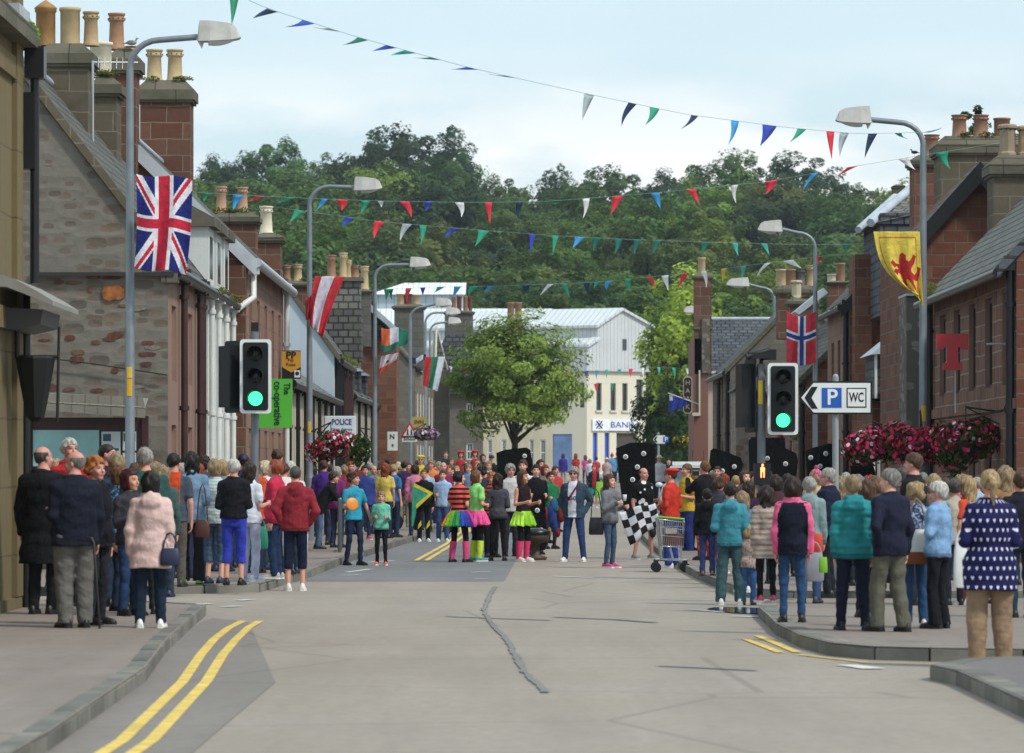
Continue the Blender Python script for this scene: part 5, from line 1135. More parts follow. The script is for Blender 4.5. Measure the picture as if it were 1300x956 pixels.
def person(px, Y, head, rot, sex, hair, hc, top, bot, shoes='232020', arms='dd', label='', foot=None, surf='p', group=None, skin=None, lean=(0, 0), build=1.0, stance=.1, stride=.0, turn=0, hood=None, bag=None, glasses=None, cat='person', vox=None, z=None, legskin=None, socks=None, name='person'):
    """head = photo row of the crown of the head; foot = photo row of the soles (sets the distance)"""
    lift = {'p': PV, 'r': 0.0}[surf]
    if foot is not None: Y = F * (CH - lift) / (foot - HY)
    g0 = gz(Y) + lift if z is None else z
    h = wz(head, Y) - g0; s = h / 1.72; hs = min(1.05, max(.82, s ** .45)) if s < 1 else min(1.08, s ** .6)
    x = wx(px, Y); fem = sex in 'fg'; sd = int(px * 7 + Y * 13) % 9973; rs = random.Random(sd)
    E = empty(name, (x, Y, g0), label, cat, group, rz=R(rot)); E['category'] = cat
    B = build; vx = vox or (.013 if Y < 50 else .015 if Y < 62 else .019 if Y < 82 else .026 if Y < 125 else .036)
    sw = (.15 if fem else .168) * s * (1 + (B - 1) * .5); lk = .74 if bot[0] not in ('shorts', 'capri') else (1.0 if bot[0] == 'shorts' else .84); hipz, kneez, ankz = .9 * s, .485 * s, .08 * s
    lx, ly = lean
    def LN(z): k = max(0, z - .9 * s); return lx * k, ly * k
    hw = .085 * s * (1 + (B - 1) * .6); st = max(stance, .075) * s
    sox = rs.uniform(-.012, .012)
    feet = [(-st, stride * s / 2 + .0, 0), (st, -stride * s / 2, 0)]
    hips = [(-hw, 0, hipz), (hw, 0, hipz)]
    knees = [((a[0] * .45 + b[0] * .55), (a[1] * .5 + b[1] * .5) - .03 * s - abs(stride) * .06, kneez) for a, b in zip(hips, feet)]
    anks = [(f_[0], f_[1] + .02 * s, ankz) for f_ in feet]
    bel = {'f': .02, 'm': .02}.get(sex, 0) * (B - .9) * 6
    zs = [z_ * s for z_ in (.84, .93, 1.07, 1.2, 1.31, 1.4, 1.455, 1.5)]
    if fem: rx = [.15, .165, .13, .145, .15, .145, .075, .05]; ry = [.105, .118, .098, .118, .12, .095, .065, .05]
    else: rx = [.145, .155, .148, .165, .178, .165, .08, .058]; ry = [.1, .112, .108, .12, .12, .1, .07, .056]
    if sex in 'gk': rx = [v * .9 for v in rx]
    rx = [v * s * B for v in rx]; ry = [v * s * B + (bel * s * .5 if 1 <= i <= 3 else 0) for i, v in enumerate(ry)]
    cx = [LN(z_)[0] for z_ in zs]; cy = [LN(z_)[1] - (bel * s * .5 if 1 <= i <= 3 else 0) for i, z_ in enumerate(zs)]
    sh = []; el = []; wr = []; hp = []
    for i, e in enumerate((-1, 1)):
        l_ = LN(1.39 * s); S = (e * sw + l_[0], .01 * s + l_[1], (1.362 + .008 * rs.random()) * s); pe, pw, hd = POSE[arms[i]]
        jx, jy = rs.uniform(-.012, .012), rs.uniform(-.015, .015)
        Eb = (S[0] + e * (pe[0] * s * (.6 + .4 * B) + .02 * (B - 1)) + jx, S[1] + pe[1] * s + jy, S[2] + pe[2] * s); W = (Eb[0] + e * pw[0] * s, Eb[1] + pw[1] * s, Eb[2] + pw[2] * s)
        sh.append(S); el.append(Eb); wr.append(W); hp.append(hd)
    tstyle, tcol = top[0], top[1]; slv = {'tee': 's', 'tank': 'n'}.get(tstyle, 'l'); hem = {'tee': .84, 'tank': .9, 'jumper': .83, 'hoodie': .82, 'jacket': .8, 'long': .66, 'coat': .52, 'crop': .97, 'vest': .8, 'tunic': .68}[tstyle] * s
    inf = {'tee': .012, 'tank': .008, 'jumper': .018, 'hoodie': .026, 'jacket': .028, 'long': .03, 'coat': .034, 'crop': .012, 'vest': .028, 'tunic': .02}[tstyle] * (s if s > .8 else .85)
    bstyle, bcol = bot[0], bot[1]
    # ----- body: one continuous skin
    hz = h - .122 * hs; l_ = LN(1.52 * s); hx, hy = l_[0], l_[1] - .012 * s
    def body(X, Y_, Z):
        d_ = stack(X, Y_, Z, zs, [v * .86 for v in rx], [v * .86 for v in ry], cx, cy)
        d_ = smin(d_, cap(X, Y_, Z, (cx[-2], cy[-2] + .01, 1.4 * s), (hx, hy + .012, hz - .03), .058 * s if not fem else .05 * s, .052 * s if not fem else .045 * s), .03)
        for i in (0, 1):
            d_ = smin(d_, cap(X, Y_, Z, sh[i], el[i], .045 * s, .036 * s), .02); d_ = smin(d_, cap(X, Y_, Z, el[i], wr[i], .037 * s, .026 * s), .008)
            d_ = smin(d_, cap(X, Y_, Z, hips[i], knees[i], .072 * s * B * lk, .05 * s * lk), .02); d_ = smin(d_, cap(X, Y_, Z, knees[i], anks[i], .05 * s * lk, .034 * s), .01)
            cm = [knees[i][j] * .7 + anks[i][j] * .3 for j in range(3)]; d_ = smin(d_, ell(X, Y_, Z, (cm[0], cm[1] + .012 * lk, cm[2]), (.046 * s * lk, .05 * s * lk, .11 * s)), .01)
        return d_
    xr = max([abs(p[0]) for p in wr + el] + [.25 * s * B]) + .09; yb = max([p[1] for p in wr + el] + [.2 * s * B, abs(stride) * .6 + .1, ly * .6 * s + .12]) + .07; yf = min([p[1] for p in wr + el] + [-.2 * s * B - bel * s, -abs(stride) * .6 - .1, ly * .6 * s - .15]) - .07
    xl_, xr_ = -xr + min(0, lx * .6), xr + max(0, lx * .6)
    bv = vx * 1.15 if vx < .03 else vx
    V, Q = surfnet(body, (xl_, yf, .04), (xr_, yb, hz), bv); parts = [(V, Q, np.zeros(len(Q), int))]
    hv, hq, hm = HEADS[fem]; a = R(turn); Rm = np.array([[math.cos(a), -math.sin(a), 0], [math.sin(a), math.cos(a), 0], [0, 0, 1]])
    parts.append(((hv * hs) @ Rm.T + np.array([hx, hy, hz]), hq, hm))
    for i, e in enumerate((-1, 1)):
        V_, Q_ = HANDS[hp[i]]; d_ = np.array(wr[i]) - np.array(el[i]); d_ /= np.linalg.norm(d_); zc_ = -d_; px_ = np.array([1., 0, 0]); 
        if arms[i] in 'fhpcu': side = np.array([0, 0, -1.]) if arms[i] != 'u' else np.array([0, -1., 0])
        else: side = np.array([0, -1., 0])
        x_ = side - zc_ * side.dot(zc_); x_ /= np.linalg.norm(x_); y_ = np.cross(zc_, x_)
        if (y_ * np.array([e, 0, 0])).sum() < 0: y_ = -y_
        x_ = -x_ if True else x_
        M = np.stack([x_, y_, zc_], 1) * (.95 * s if s > .8 else s); Vn = V_ @ M.T + np.array(wr[i]) + d_ * .012
        Qn = Q_ if np.linalg.det(M) > 0 else Q_[:, ::-1]; 
        if Y < 130: parts.append((Vn, Qn, np.zeros(len(Qn), int)))
    off = 0; VV = []; QQ = []; MM = []
    for v_, q_, m_ in parts: VV.append(v_); QQ.append(q_ + off); MM.append(m_); off += len(v_)
    sk = SKINS[skin if skin is not None else rs.randrange(3)]
    add_obj('body', np_mesh('body', np.concatenate(VV), np.concatenate(QQ), [sk, LIP, EYE], np.concatenate(MM)), E)
    # ----- hair or headwear
    if hair:
        for k, hh in enumerate(hair.split('+')):
            hv, hq = hair_mesh(hh); add_obj('hair' if hh not in ('cap', 'beret', 'beanie', 'scarf', 'sunhat') else 'hat', np_mesh('hair', (hv * hs * (1.0 + .0 * k)) @ Rm.T + np.array([hx, hy, hz]), hq, [hair_mat(hc.split('+')[k])]), E)
    if glasses:
        m = MB().mat(plain('1a1614', .3)); gzz = .014 * hs
        for e in (-1, 1):
            if glasses == 'dark': m.ball((e * .032 * hs, -.083 * hs, gzz), (.024 * hs, .008, .018 * hs), 8)
            else: m.tube([(e * .032 * hs + .021 * hs * math.cos(q), -.088 * hs, gzz + .017 * hs * math.sin(q)) for q in np.arange(0, 6.4, .7)], .002, 4)
            m.tube([(e * .052 * hs, -.084 * hs, gzz), (e * .08 * hs, .0, gzz + .004)], .0025, 4)
        m.tube([(-.012, -.09 * hs, gzz), (.012, -.09 * hs, gzz)], .002, 4)
        Mx = Matrix.Translation((hx, hy, hz)) @ Matrix.Rotation(a, 4, 'Z'); m.v = [tuple(Mx @ Vector(p)) for p in m.v]; m.build('glasses', E)
    # ----- top garment
    fl = {'long': .035, 'coat': .06, 'tunic': .035}.get(tstyle, .004)
    zt = sorted(set([hem] + [z_ for z_ in zs if z_ > hem + .02])); zt = zt[:-1] + [1.485 * s] if zt[-1] > 1.48 * s else zt
    def ip(arr, z_): return float(np.interp(z_, zs, arr))
    rxt = [ip(rx, z_) + inf + (fl * max(0, (.95 * s - z_) / (.45 * s))) for z_ in zt]; ryt = [ip(ry, z_) + inf + (fl * max(0, (.95 * s - z_) / (.45 * s))) for z_ in zt]; cxt = [ip(cx, z_) for z_ in zt]; cyt = [ip(cy, z_) for z_ in zt]
    _r0 = dict(jeans=.088, slim=.08, loose=.098, flare=.086, shorts=.1, capri=.086, skirt=.08)[bot[0]]
    for i, z_ in enumerate(zt):
        if z_ < 1.0 * s: rxt[i] = max(rxt[i], hw + _r0 * s * B + .014); ryt[i] = max(ryt[i], _r0 * s * B + .026)
    if zt[0] < .86 * s: rxt[0] = max(rxt[0], .165 * s * B + inf); ryt[0] = max(ryt[0], .118 * s * B + inf)
    ra = .05 * s + inf * .8; re_ = .04 * s + inf * .75; rw = .03 * s + inf * .55
    def topf(X, Y_, Z):
        d_ = stack(X, Y_, Z, zt, rxt, ryt, cxt, cyt)
        if slv != 'n':
            for i in (0, 1):
                E_ = el[i] if slv == 'l' else tuple(sh[i][j] + (el[i][j] - sh[i][j]) * .62 for j in range(3))
                d_ = smin(d_, cap(X, Y_, Z, sh[i], E_, ra, re_ if slv == 'l' else re_ + .012 * s), .03)
                if slv == 'l': d_ = smin(d_, cap(X, Y_, Z, E_, tuple(el[i][j] + (wr[i][j] - el[i][j]) * .96 for j in range(3)), re_, rw), .012)
        d_ = np.maximum(d_, hem - Z) if slv == 'n' else d_
        if tstyle in ('hoodie',) or hood:
            d_ = smin(d_, ell(X, Y_, Z, (cx[-2], cy[-2] + (.105 + .04 * (B - 1)) * s + inf, 1.395 * s), (.105 * s, .05 * s, .105 * s)), .007); d_ = smin(d_, ell(X, Y_, Z, (cx[-2], cy[-2] + .02 * s, 1.475 * s), (.088 * s, .08 * s, .03 * s)), .02)
        elif tstyle in ('jacket', 'long', 'coat', 'vest'):
            d_ = smin(d_, ell(X, Y_, Z, (cx[-2], cy[-2] + .012 * s, 1.475 * s), (.08 * s, .078 * s, .032 * s)), .012)
        d_ = d_ + fold(X, Y_, Z, sd, .0075 if tstyle not in ('tee', 'tank') else .006) + fold(X * 2.1, Y_ * 2.1, Z * 1.8, sd + 1, .0035)
        if tstyle in ('jacket', 'vest') and len(top) > 3 and top[3] == 'quilt': d_ = d_ + np.abs(np.sin(Z * 52)) * -.006
        # open neckline in front
        return np.maximum(d_, -ell(X, Y_, Z, (hx, hy - .035 * s, 1.53 * s), (.052 * s, .06 * s, .06 * s)))
    zl = min([hem] + [w_[2] for w_ in wr] if slv == 'l' else [hem]) - .05
    V, Q = surfnet(topf, (xl_, yf, zl), (xr_, yb, 1.62 * s), vx)
    pat = top[2] if len(top) > 2 and isinstance(top[2], tuple) else None
    tm = fabric(tcol, *(pat or ()))
    mats = [tm]; mi = None
    if tstyle in ('hoodie', 'jumper', 'jacket') and not pat and Y < 80:
        tl = lin(tcol); mats = [tm, fabric(tuple(x * .72 for x in ((int(tcol[j:j + 2], 16) / 255) for j in (0, 2, 4))))]; c = V[Q].mean(1); mi = ((c[:, 2] < hem + .05 * s) & (np.abs(c[:, 0]) < .2 * s * B)).astype(int)
        for i in (0, 1): mi |= (np.linalg.norm(c - np.array(wr[i]), axis=1) < .065 * s).astype(int)
    if tstyle == 'vest' and len(top) > 3:
        mats = [tm, fabric(top[3])]; c = V[Q].mean(1); mi = ((np.abs(c[:, 0] - np.interp(c[:, 2], zs, cx)) > sw * 1.2 - .4 * np.maximum(0, c[:, 2] - 1.3 * s) * (c[:, 2] < 1.42 * s)) | (c[:, 2] > 1.43 * s)).astype(int)
    if tstyle == 'jacket' and len(top) > 4 and top[4]:      # worn open: shirt front in a second colour
        mats = [tm, fabric(top[4])]; c = V[Q].mean(1); mi = ((np.abs(c[:, 0]) < .075 * s) & (c[:, 1] < -.03) & (c[:, 2] > hem + .02)).astype(int)
    add_obj({'jacket': 'jacket', 'long': 'jacket', 'coat': 'coat', 'hoodie': 'hoodie', 'tee': 'shirt', 'tank': 'vest_top', 'jumper': 'jumper', 'vest': 'gilet', 'crop': 'shirt', 'tunic': 'tunic'}[tstyle], np_mesh('top', V, Q, mats, mi), E)
    # ----- trousers / skirts
    rr = {'jeans': (.088, .064, .056), 'slim': (.08, .055, .042), 'loose': (.098, .082, .074), 'flare': (.086, .062, .088), 'shorts': (.1, .098, .098), 'capri': (.086, .064, .058), 'skirt': (.08, .055, .045)}[bstyle]
    cut = {'shorts': .53, 'capri': .3}.get(bstyle, .045) * s
    if len(bot) > 3: cut = bot[3] * s
    def legf(X, Y_, Z):
        d_ = stack(X, Y_, Z, [.8 * s, .88 * s, .93 * s, 1.0 * s], [.13 * s * B, .155 * s * B, .155 * s * B, .125 * s * B], [.09 * s * B, .108 * s * B, .108 * s * B, .085 * s * B], [0] * 4, [.004] * 4)
        for i in (0, 1):
            k_ = cap(X, Y_, Z, hips[i], knees[i], rr[0] * s * B, rr[1] * s * (.5 + .5 * B)); k2 = cap(X, Y_, Z, knees[i], (anks[i][0], anks[i][1], .03 * s), rr[1] * s * (.5 + .5 * B), rr[2] * s)
            d_ = smin(d_, smin(k_, k2, .012), .018 if i == 0 else .012)
        return np.maximum(d_ + fold(X * 1.5, Y_ * 1.5, Z * 1.6, sd + 5, .0065), cut - Z)
    V, Q = surfnet(legf, (-.3 * s * B - .04, -.24 * s * B - abs(stride) * .6, 0.0), (.3 * s * B + .04, .24 * s * B + abs(stride) * .6, 1.1 * s), vx)
    pat = bot[2] if len(bot) > 2 and isinstance(bot[2], tuple) else None
    add_obj('shorts' if bstyle == 'shorts' else 'trousers' if bstyle != 'skirt' else 'leggings', np_mesh('trousers', V, Q, [fabric(bcol, *(pat or ()))]), E)
    if socks:
        for i in (0, 1):
            m = MB().mat(fabric(socks)); K, A_ = Vector(knees[i]), Vector(anks[i]); m.tube([A_ + (K - A_) * .78, A_ + (K - A_) * .7, A_ + (K - A_) * .35, A_ + Vector((0, 0, -.02))], [.062 * s, .066 * s, .06 * s, .052 * s], 12); m.build('leg_warmer', E)
    # ----- shoes
    sc_ = lin(shoes); SM = plain(shoes, .45, var=.1, name='shoe'); SO = plain('e2e0da' if sum(sc_) > .9 or True and sum(sc_) > .5 else '191716', .6, name='shoe_sole')
    for i, e in enumerate((-1, 1)):
        m = MB(); fx, fy = feet[i][0], feet[i][1]; L_ = .27 * s; prof = [(.088, .022, .03), (.078, .036, .07), (.02, .042, .1), (-.05, .043, .07), (-.12, .046, .05), (-.165, .038, .036), (-.185, .015, .02)]
        ta = e * .12; rows = []
        for (yy, wd, ht) in prof:
            rows.append([(fx + wd * s * math.cos(q) + e * 0 - yy * s * math.sin(ta) * 1, fy + .012 * s + yy * s, .008 + ht * s * max(0, math.sin(q)) * 1.0 + 0.012) for q in np.linspace(0, math.pi, 9)])
        m.mat(SM); m.grid(rows); m.face(rows[0]); m.mat(SO)
        base = [(r[0][0], r[0][1]) for r in rows] + [(r[-1][0], r[-1][1]) for r in rows[::-1]]
        m.slab([(fx + (p[0] - fx) * 1.06, p[1]) for p in base], 0.0, .024); m.build('shoe', E)
    PEOPLE.append((label, x, Y, h, E)); E['h_'] = 0; del E['h_']
    return E, dict(s=s, wr=wr, el=el, sh=sh, h=h, hz=hz, hx=hx, hy=hy, x=x, Y=Y, g0=g0, rot=rot, hips=hips)
def wpt(P, p):                                             # person-frame point to world
    a = R(P['rot']); return Vector((P['x'] + p[0] * math.cos(a) - p[1] * math.sin(a), P['Y'] + p[0] * math.sin(a) + p[1] * math.cos(a), P['g0'] + p[2]))
def tutu(E, s, z0, z1, r0, r1, cols, seed=1, name='tutu'):
    m = MB(); rs = random.Random(seed); n = 72; mats = [fabric(c) for c in cols]
    for layer in range(3):
        ph = rs.random() * 6
        for k in range(n):
            m.mat(mats[int(k / n * len(mats) + layer * 0) % len(mats)]); a0, a1 = 6.2832 * k / n, 6.2832 * (k + 1) / n
            def P(a, t_): 
                w_ = 1 + .09 * math.sin(a * 17 + ph) * t_ + .05 * math.sin(a * 31 + ph * 2) * t_
                r = (r0 + (r1 - r0) * (t_ ** .7) * (1 - .07 * layer)) * w_; return (r * math.cos(a), r * .85 * math.sin(a), z0 + (z1 - z0) * t_ * (1 + .04 * math.sin(a * 9 + ph)) - .01 * layer)
            for q in range(4): m.face([P(a0, q / 4), P(a1, q / 4), P(a1, (q + 1) / 4), P(a0, (q + 1) / 4)], True)
    return m.build(name, E)
def handbag(name, label, cat, pos, w_, h_, d_, col, col2=None, rz=0, strap=None, smat=None, round_=False):
    E = empty(name, (pos[0], pos[1], pos[2]), label, cat, rz=R(rz)); m = MB().mat(plain(col, .5, var=.12, name='bag_cloth'))
    V = []; rows = []
    for i, (zf, k) in enumerate(((0, .86), (.06, .98), (.35, 1.0), (.7, .93), (1.0, .8))):
        rows.append([((w_ / 2 * k) * (abs(math.cos(q)) ** .45) * (1 if math.cos(q) > 0 else -1), (d_ / 2 * (k if zf < .9 else .35)) * (abs(math.sin(q)) ** .6) * (1 if math.sin(q) > 0 else -1), h_ * zf) for q in np.linspace(0, 6.2832, 17)[:-1]])
    if col2:
        m.grid(rows[2:], True); m.mat(plain(col2, .5, var=.12, name='leather')); m.grid(rows[:3], True); m.face(rows[0][::-1]); m.mat(plain(col, .5))
    else: m.grid(rows, True); m.face(rows[0][::-1])
    m.face(rows[-1]); m.build('bag_body', E)
    if strap:
        m = MB().mat(plain(smat or col, .5)); m.tube([(-w_ * .35, 0, h_ * .95)] + [(-w_ * .35 + w_ * .7 * k, 0, h_ * .95 + strap * math.sin(math.pi * k) ** .6) for k in (.1, .3, .5, .7, .9)] + [(w_ * .35, 0, h_ * .95)], .009, 6); m.build('handle', E)
    return E
# ------------------------------------------------------------------ the crowd, near left
P = {}
def pr(key, *a, **k): P[key] = person(*a, **k)
pr('l1', 55, 44, 567, 165, 'm', 'bald', 'dgrey', ('coat', '131318'), ('jeans', '17171c'), '1a1614', 'dd', 'balding man in a long black coat seen from behind, beside the sandstone pillar', build=1.22, turn=-35)
pr('l2', 88, 46.5, 557, 35, 'm', 'short', 'white', ('jacket', 'b01c24'), ('jeans', '26262c'), '1a1614', 'dd', 'white haired man with a red collar facing the camera in front of the map board', build=1.05, skin=2)
pr('l3', 95, 40.2, 573, 205, 'm', 'bald', 'grey', ('jacket', '171b2b'), ('loose', '6a6863'), '151313', 'dh', 'stout grey haired man in a navy jacket and grey trousers holding a walking stick', foot=797, build=1.28, turn=45, skin=2)
pr('l4', 121, 41.5, 581, 60, 'f', 'wavy', 'ginger', ('jacket', '14141c'), ('jeans', '23242c'), '171515', 'dd', 'smiling ginger curly haired woman in a black jacket, right of the man with the stick', build=1.12, foot=793, turn=-10)
pr('l5', 136, 49, 564, 60, 'm', 'crop', 'dark', ('jacket', '2c2a2e'), ('jeans', '23252e'), '171515', 'dd', 'dark cropped haired man in front of the posters on the map board', turn=20)
pr('l6', 148, 46.5, 577, 200, 'f', 'bob', 'fair', ('jacket', '2a3a50'), ('jeans', '223048'), '171515', 'dd', 'fair haired woman turned away in a dark blue jacket behind the ginger haired woman')
pr('l7', 165, 43.5, 597, 40, 'f', 'bob', 'maroon', ('jumper', '3a3843'), ('jeans', '223a5e'), '171515', 'hd', 'woman with maroon dyed bob looking down, in a grey top beside the pink coat', turn=20)
pr('l7b', 153, 45, 592, 70, 'f', 'bob', 'mid', ('jacket', '1d2c42', ('fleck', '47708f', 8.)), ('jeans', '26324c'), '171515', 'dd', 'brown haired woman with a blue scarf half hidden behind the maroon haired woman')
pr('l8', 191, 40.1, 600, 183, 'f', 'bob', 'black', ('long', 'd9b9b3'), ('jeans', '17283c'), 'e6e2de', 'dd', 'woman with black bob in a pale pink hooded coat seen from behind', foot=797, build=1.18, hood=True, stance=.12)
pr('l9', 184, 44, 569, 190, 'm', 'short', 'silver', ('jacket', '2f5350'), ('jeans', '2a3038'), '1a1614', 'dd', 'silver haired man in a dark green jacket behind the pink coat', build=1.2)
pr('l10', 221, 54.5, 576, 175, 'm', 'short', 'black', ('tee', '47505c', ('panel', 'b8401c', 1.)), ('jeans', '5a534b'), '2a2622', 'dh', 'young man in a grey and orange top and brown trousers seen from behind', foot=745, turn=-20)
pr('l11', 243, 55, 575, 185, 'f', 'long', 'black', ('jacket', '6f8fac'), ('flare', '14141a'), '5f9a3a', 'ff', 'woman with long black hair in a denim jacket and black trousers', foot=742, turn=10)
pr('l12', 273, 57, 584, 160, 'f', 'bob', 'fair', ('jumper', 'c9d3d0', ('stripe', '9fb3b5', 22.)), ('capri', '4a6076'), '24304a', 'dd', 'fair haired woman in a pale striped top beside the dark sweater', foot=741)
pr('l13', 297, 55.3, 583, 178, 'f', 'short', 'white', ('crop', 'c4cbe0', ('fleck', '98a5c8', 10.)), ('capri', '2c3bb0'), '14120f', 'ff', 'white haired woman in a black sweater and royal blue cropped trousers', foot=743, build=1.05)
E_, p_ = P['l13']
# her black sweater over the pale lace blouse
def over_top(key, col, hem, inf, sleeve=True, seed=3, name='jumper'):
    E_, p_ = P[key]; s = p_['s']; el, sh, wr = p_['el'], p_['sh'], p_['wr']
    def f(X, Y_, Z):
        zz = [hem * s, .93 * s, 1.07 * s, 1.2 * s, 1.31 * s, 1.4 * s, 1.455 * s, 1.485 * s]; d_ = stack(X, Y_, Z, zz, [v * s for v in (.19, .19, .175, .185, .19, .18, .11, .08)], [v * s for v in (.145, .145, .14, .155, .155, .14, .1, .08)], [0] * 8, [0] * 8)
        for i in (0, 1):
            d_ = smin(d_, cap(X, Y_, Z, sh[i], el[i], .07 * s, .06 * s), .03); d_ = smin(d_, cap(X, Y_, Z, el[i], [el[i][j] + (wr[i][j] - el[i][j]) * .9 for j in range(3)], .06 * s, .046 * s), .012)
        return d_ + fold(X, Y_, Z, seed, .008)
    V, Q = surfnet(f, (-.42, -.36, .78 * s), (.42, .3, 1.6 * s), .016); add_obj(name, np_mesh(name, V, Q, [fabric(col)]), E_)
over_top('l13', '14151b', .915, .03)
pr('l14', 317, 58.5, 588, 150, 'f', 'long', 'dark', ('tee', 'd8dbe6'), ('jeans', 'b9bbd6'), 'b9c4dc', 'hh', 'dark haired woman in a white shirt and pale lilac trousers', foot=738)
pr('l15', 322, 62, 582, 170, 'f', 'bobshort', 'auburn', ('vest', 'd4542c', 'x', 'd4542c'), ('jeans', '1f2c44'), '171515', 'dd', 'auburn haired woman in an orange gilet beside the hot pink jacket')
pr('l16', 350, 58.5, 585, 255, 'f', 'bobshort', 'auburn', ('jacket', 'c01f46'), ('jeans', '1d3050'), 'a49a94', 'hd', 'auburn haired woman in a hot pink jacket facing left', foot=735, turn=0)
pr('l17', 375, 56.9, 592, 186, 'm', 'crop', 'dgrey', ('hoodie', '8f2430'), ('capri', '141c36', ('side', 'cfd2da', 1.)), 'd8d4ce', 'kk', 'man in a maroon hooded top and navy three quarter trousers standing on the kerb', foot=750, surf='r', build=1.12, socks=None)
pr('l18', 259, 62, 580, 190, 'f', 'curly', 'dark', ('jacket', '4a4a6a'), ('shorts', '3038a8'), '24304a', 'dd', 'dark curly haired woman in royal blue shorts behind the denim jacket', foot=725)
pr('l19', 283, 63, 585, 170, 'f', 'bob', 'blonde', ('jumper', '7a8a96'), ('jeans', '2c4060'), '24304a', 'dd', 'blonde woman in a grey blue top behind the striped top')
pr('l20', 309, 66, 577, 185, 'm', 'short+cap', 'dark+navy', ('jacket', '2a3348'), ('jeans', '2c3648'), '24304a', 'dd', 'man in a navy cap behind the white haired woman')
pr('l21', 337, 64, 586, 90, 'f', 'bobshort', 'pale', ('jumper', 'cfd2d6'), ('jeans', '2c3648'), '24304a', 'dd', 'pale haired elderly woman between the orange gilet and the pink jacket')
pr('l22', 352, 70, 571, 160, 'm', 'short', 'brown', ('tee', 'b0b6c4'), ('jeans', '2c3648'), '24304a', 'dd', 'tall brown haired man rising behind the auburn haired woman')
pr('l23', 369, 62, 586, 185, 'm', 'short', 'white', ('tee', 'd4d8e0'), ('jeans', '2c3648'), '24304a', 'dd', 'white haired man in a white shirt behind the maroon hooded top')
pr('l24', 206, 50, 592, 180, 'f', 'bob', 'fair', ('jacket', '3f5a58'), ('jeans', '2c3648'), '24304a', 'dd', 'fair haired woman just right of the dark green jacket')
pr('l25', 132, 52, 590, 30, 'f', 'bob', 'dark', ('jacket', '23222c'), ('jeans', '1c2638'), '24304a', 'dd', 'dark haired woman glimpsed between the ginger haired woman and the map board')
# left middle
pr('m1', 411, 86, 585, 165, 'm', 'short', 'brown', ('jacket', '4a2a86'), ('jeans', '2a3450'), '1a1614', 'dd', 'brown haired man in a purple jacket beside the red flower basket')
pr('m2', 428, 83, 593, 150, 'f', 'bobshort', 'silver', ('jumper', '7a2a6a'), ('jeans', '2a3450'), '1a1614', 'dd', 'silver haired woman in a plum top behind the leaning man', turn=-20)
pr('m3', 404, 80.5, 600, 100, 'm', 'short', 'dark', ('jacket', '141416'), ('jeans', '4f6a8c'), '1f1b19', 'oo', 'dark haired man in a black jacket and faded jeans leaning on the guard rail', foot=697, lean=(0, -.55), build=1.1)
pr('m4', 449, 72, 600, 35, 'k', 'wavy', 'brown', ('tee', '2a9cb8'), ('slim', '1e2c48'), '141414', 'hs', 'boy in a turquoise shirt holding an orange disc', foot=718, surf='r', stride=.18, turn=40)
pr('m5', 463, 93, 591, 15, 'm', 'short', 'dark', ('jacket', '2c3f86'), ('slim', '24365c'), 'b8506a', 'hd', 'young man in a blue jacket with red pink shoes behind the turquoise shirt', foot=685)
pr('m6', 484, 72, 624, 0, 'g', 'pony', 'fair', ('jumper', '6fc0a6'), ('slim', '15161a'), 'e05a48', 'hh', 'girl in a mint green sweatshirt and black leggings with coral shoes', foot=718, surf='r', stride=.12)
pr('m7', 474, 101, 591, 40, 'm', 'bald', 'dgrey', ('jacket', '6f727c'), ('jeans', '2a3450'), '1a1614', 'dd', 'balding man in a grey jacket right of the blue jacket', skin=2)
pr('m8', 482, 106, 594, 0, 'f', 'bob', 'black', ('tee', 'a82a2a'), ('jeans', '1c1c24'), '1a1614', 'hh', 'dark haired woman in a red top behind the girl in mint green', skin=3)
pr('m9', 497, 101, 594, 200, 'f', 'bob', 'brown', ('jumper', 'e0521e'), ('slim', '1c1a1e'), '1a1614', 'hh', 'woman in a bright orange top with a black pinafore', foot=679)
over_top('m9', '1c1a22', .6, .03, False)
pr('m10', 513, 108, 586, 175, 'm', 'short', 'dark', ('jumper', '3a2650'), ('jeans', '8a7c5a'), '3a7a4a', 'dd', 'man in a dark purple jumper and khaki trousers standing by the trolley cart', skin=2, foot=672)
pr('m11', 506, 118, 587, 180, 'f', 'bobshort', 'pale', ('jacket', '5a5a5a'), ('jeans', '2a3450'), '1a1614', 'dd', 'pale haired woman left of the dark purple jumper')
pr('m12', 524, 113, 593, 20, 'f', 'scarf', 'orange', ('jumper', 'd8c42a'), ('slim', '1c2030'), '1a1614', 'hh', 'person in a yellow top, orange headscarf, black apron and yellow socks', socks='d8c42a', foot=670)
over_top('m12', '16171f', .62, .0, False)
pr('m13', 534, 120, 579, 0, 'f', 'beret', 'yellow', ('jumper', 'd2b81e'), ('slim', '1c2030'), '1a1614', 'ff', 'person in a bright yellow hat and yellow top behind the flag draped teenager', glasses='dark')
pr('m14', 538, 97, 596, 5, 'k', 'crop', 'mid', ('jumper', '121216'), ('jeans', '14151c'), 'd8d8d4', 'dd', 'teenager in black with a green and yellow flag round his shoulder', foot=688, surf='r', skin=2)
pr('m15', 562, 98, 597, 0, 'm', 'short', 'brown', ('tee', '9cb8dc'), ('jeans', '36507c'), 'd2d0cc', 'hd', 'bearded man in a light blue shirt and jeans walking on the road', foot=688, surf='r', stride=.15)
pr('m16', 563, 108, 587, 0, 'm', 'bald', 'grey', ('tee', '8a2a52'), ('jeans', '2a3450'), '1a1614', 'dd', 'bald man in a plum shirt behind the light blue shirt', surf='r', skin=2)
pr('m17', 552, 120, 584, 170, 'm', 'short', 'dark', ('jacket', 'b82430'), ('jeans', '2a3450'), '1a1614', 'dd', 'dark haired man in a red jacket seen from behind, right of the yellow hat', surf='r')
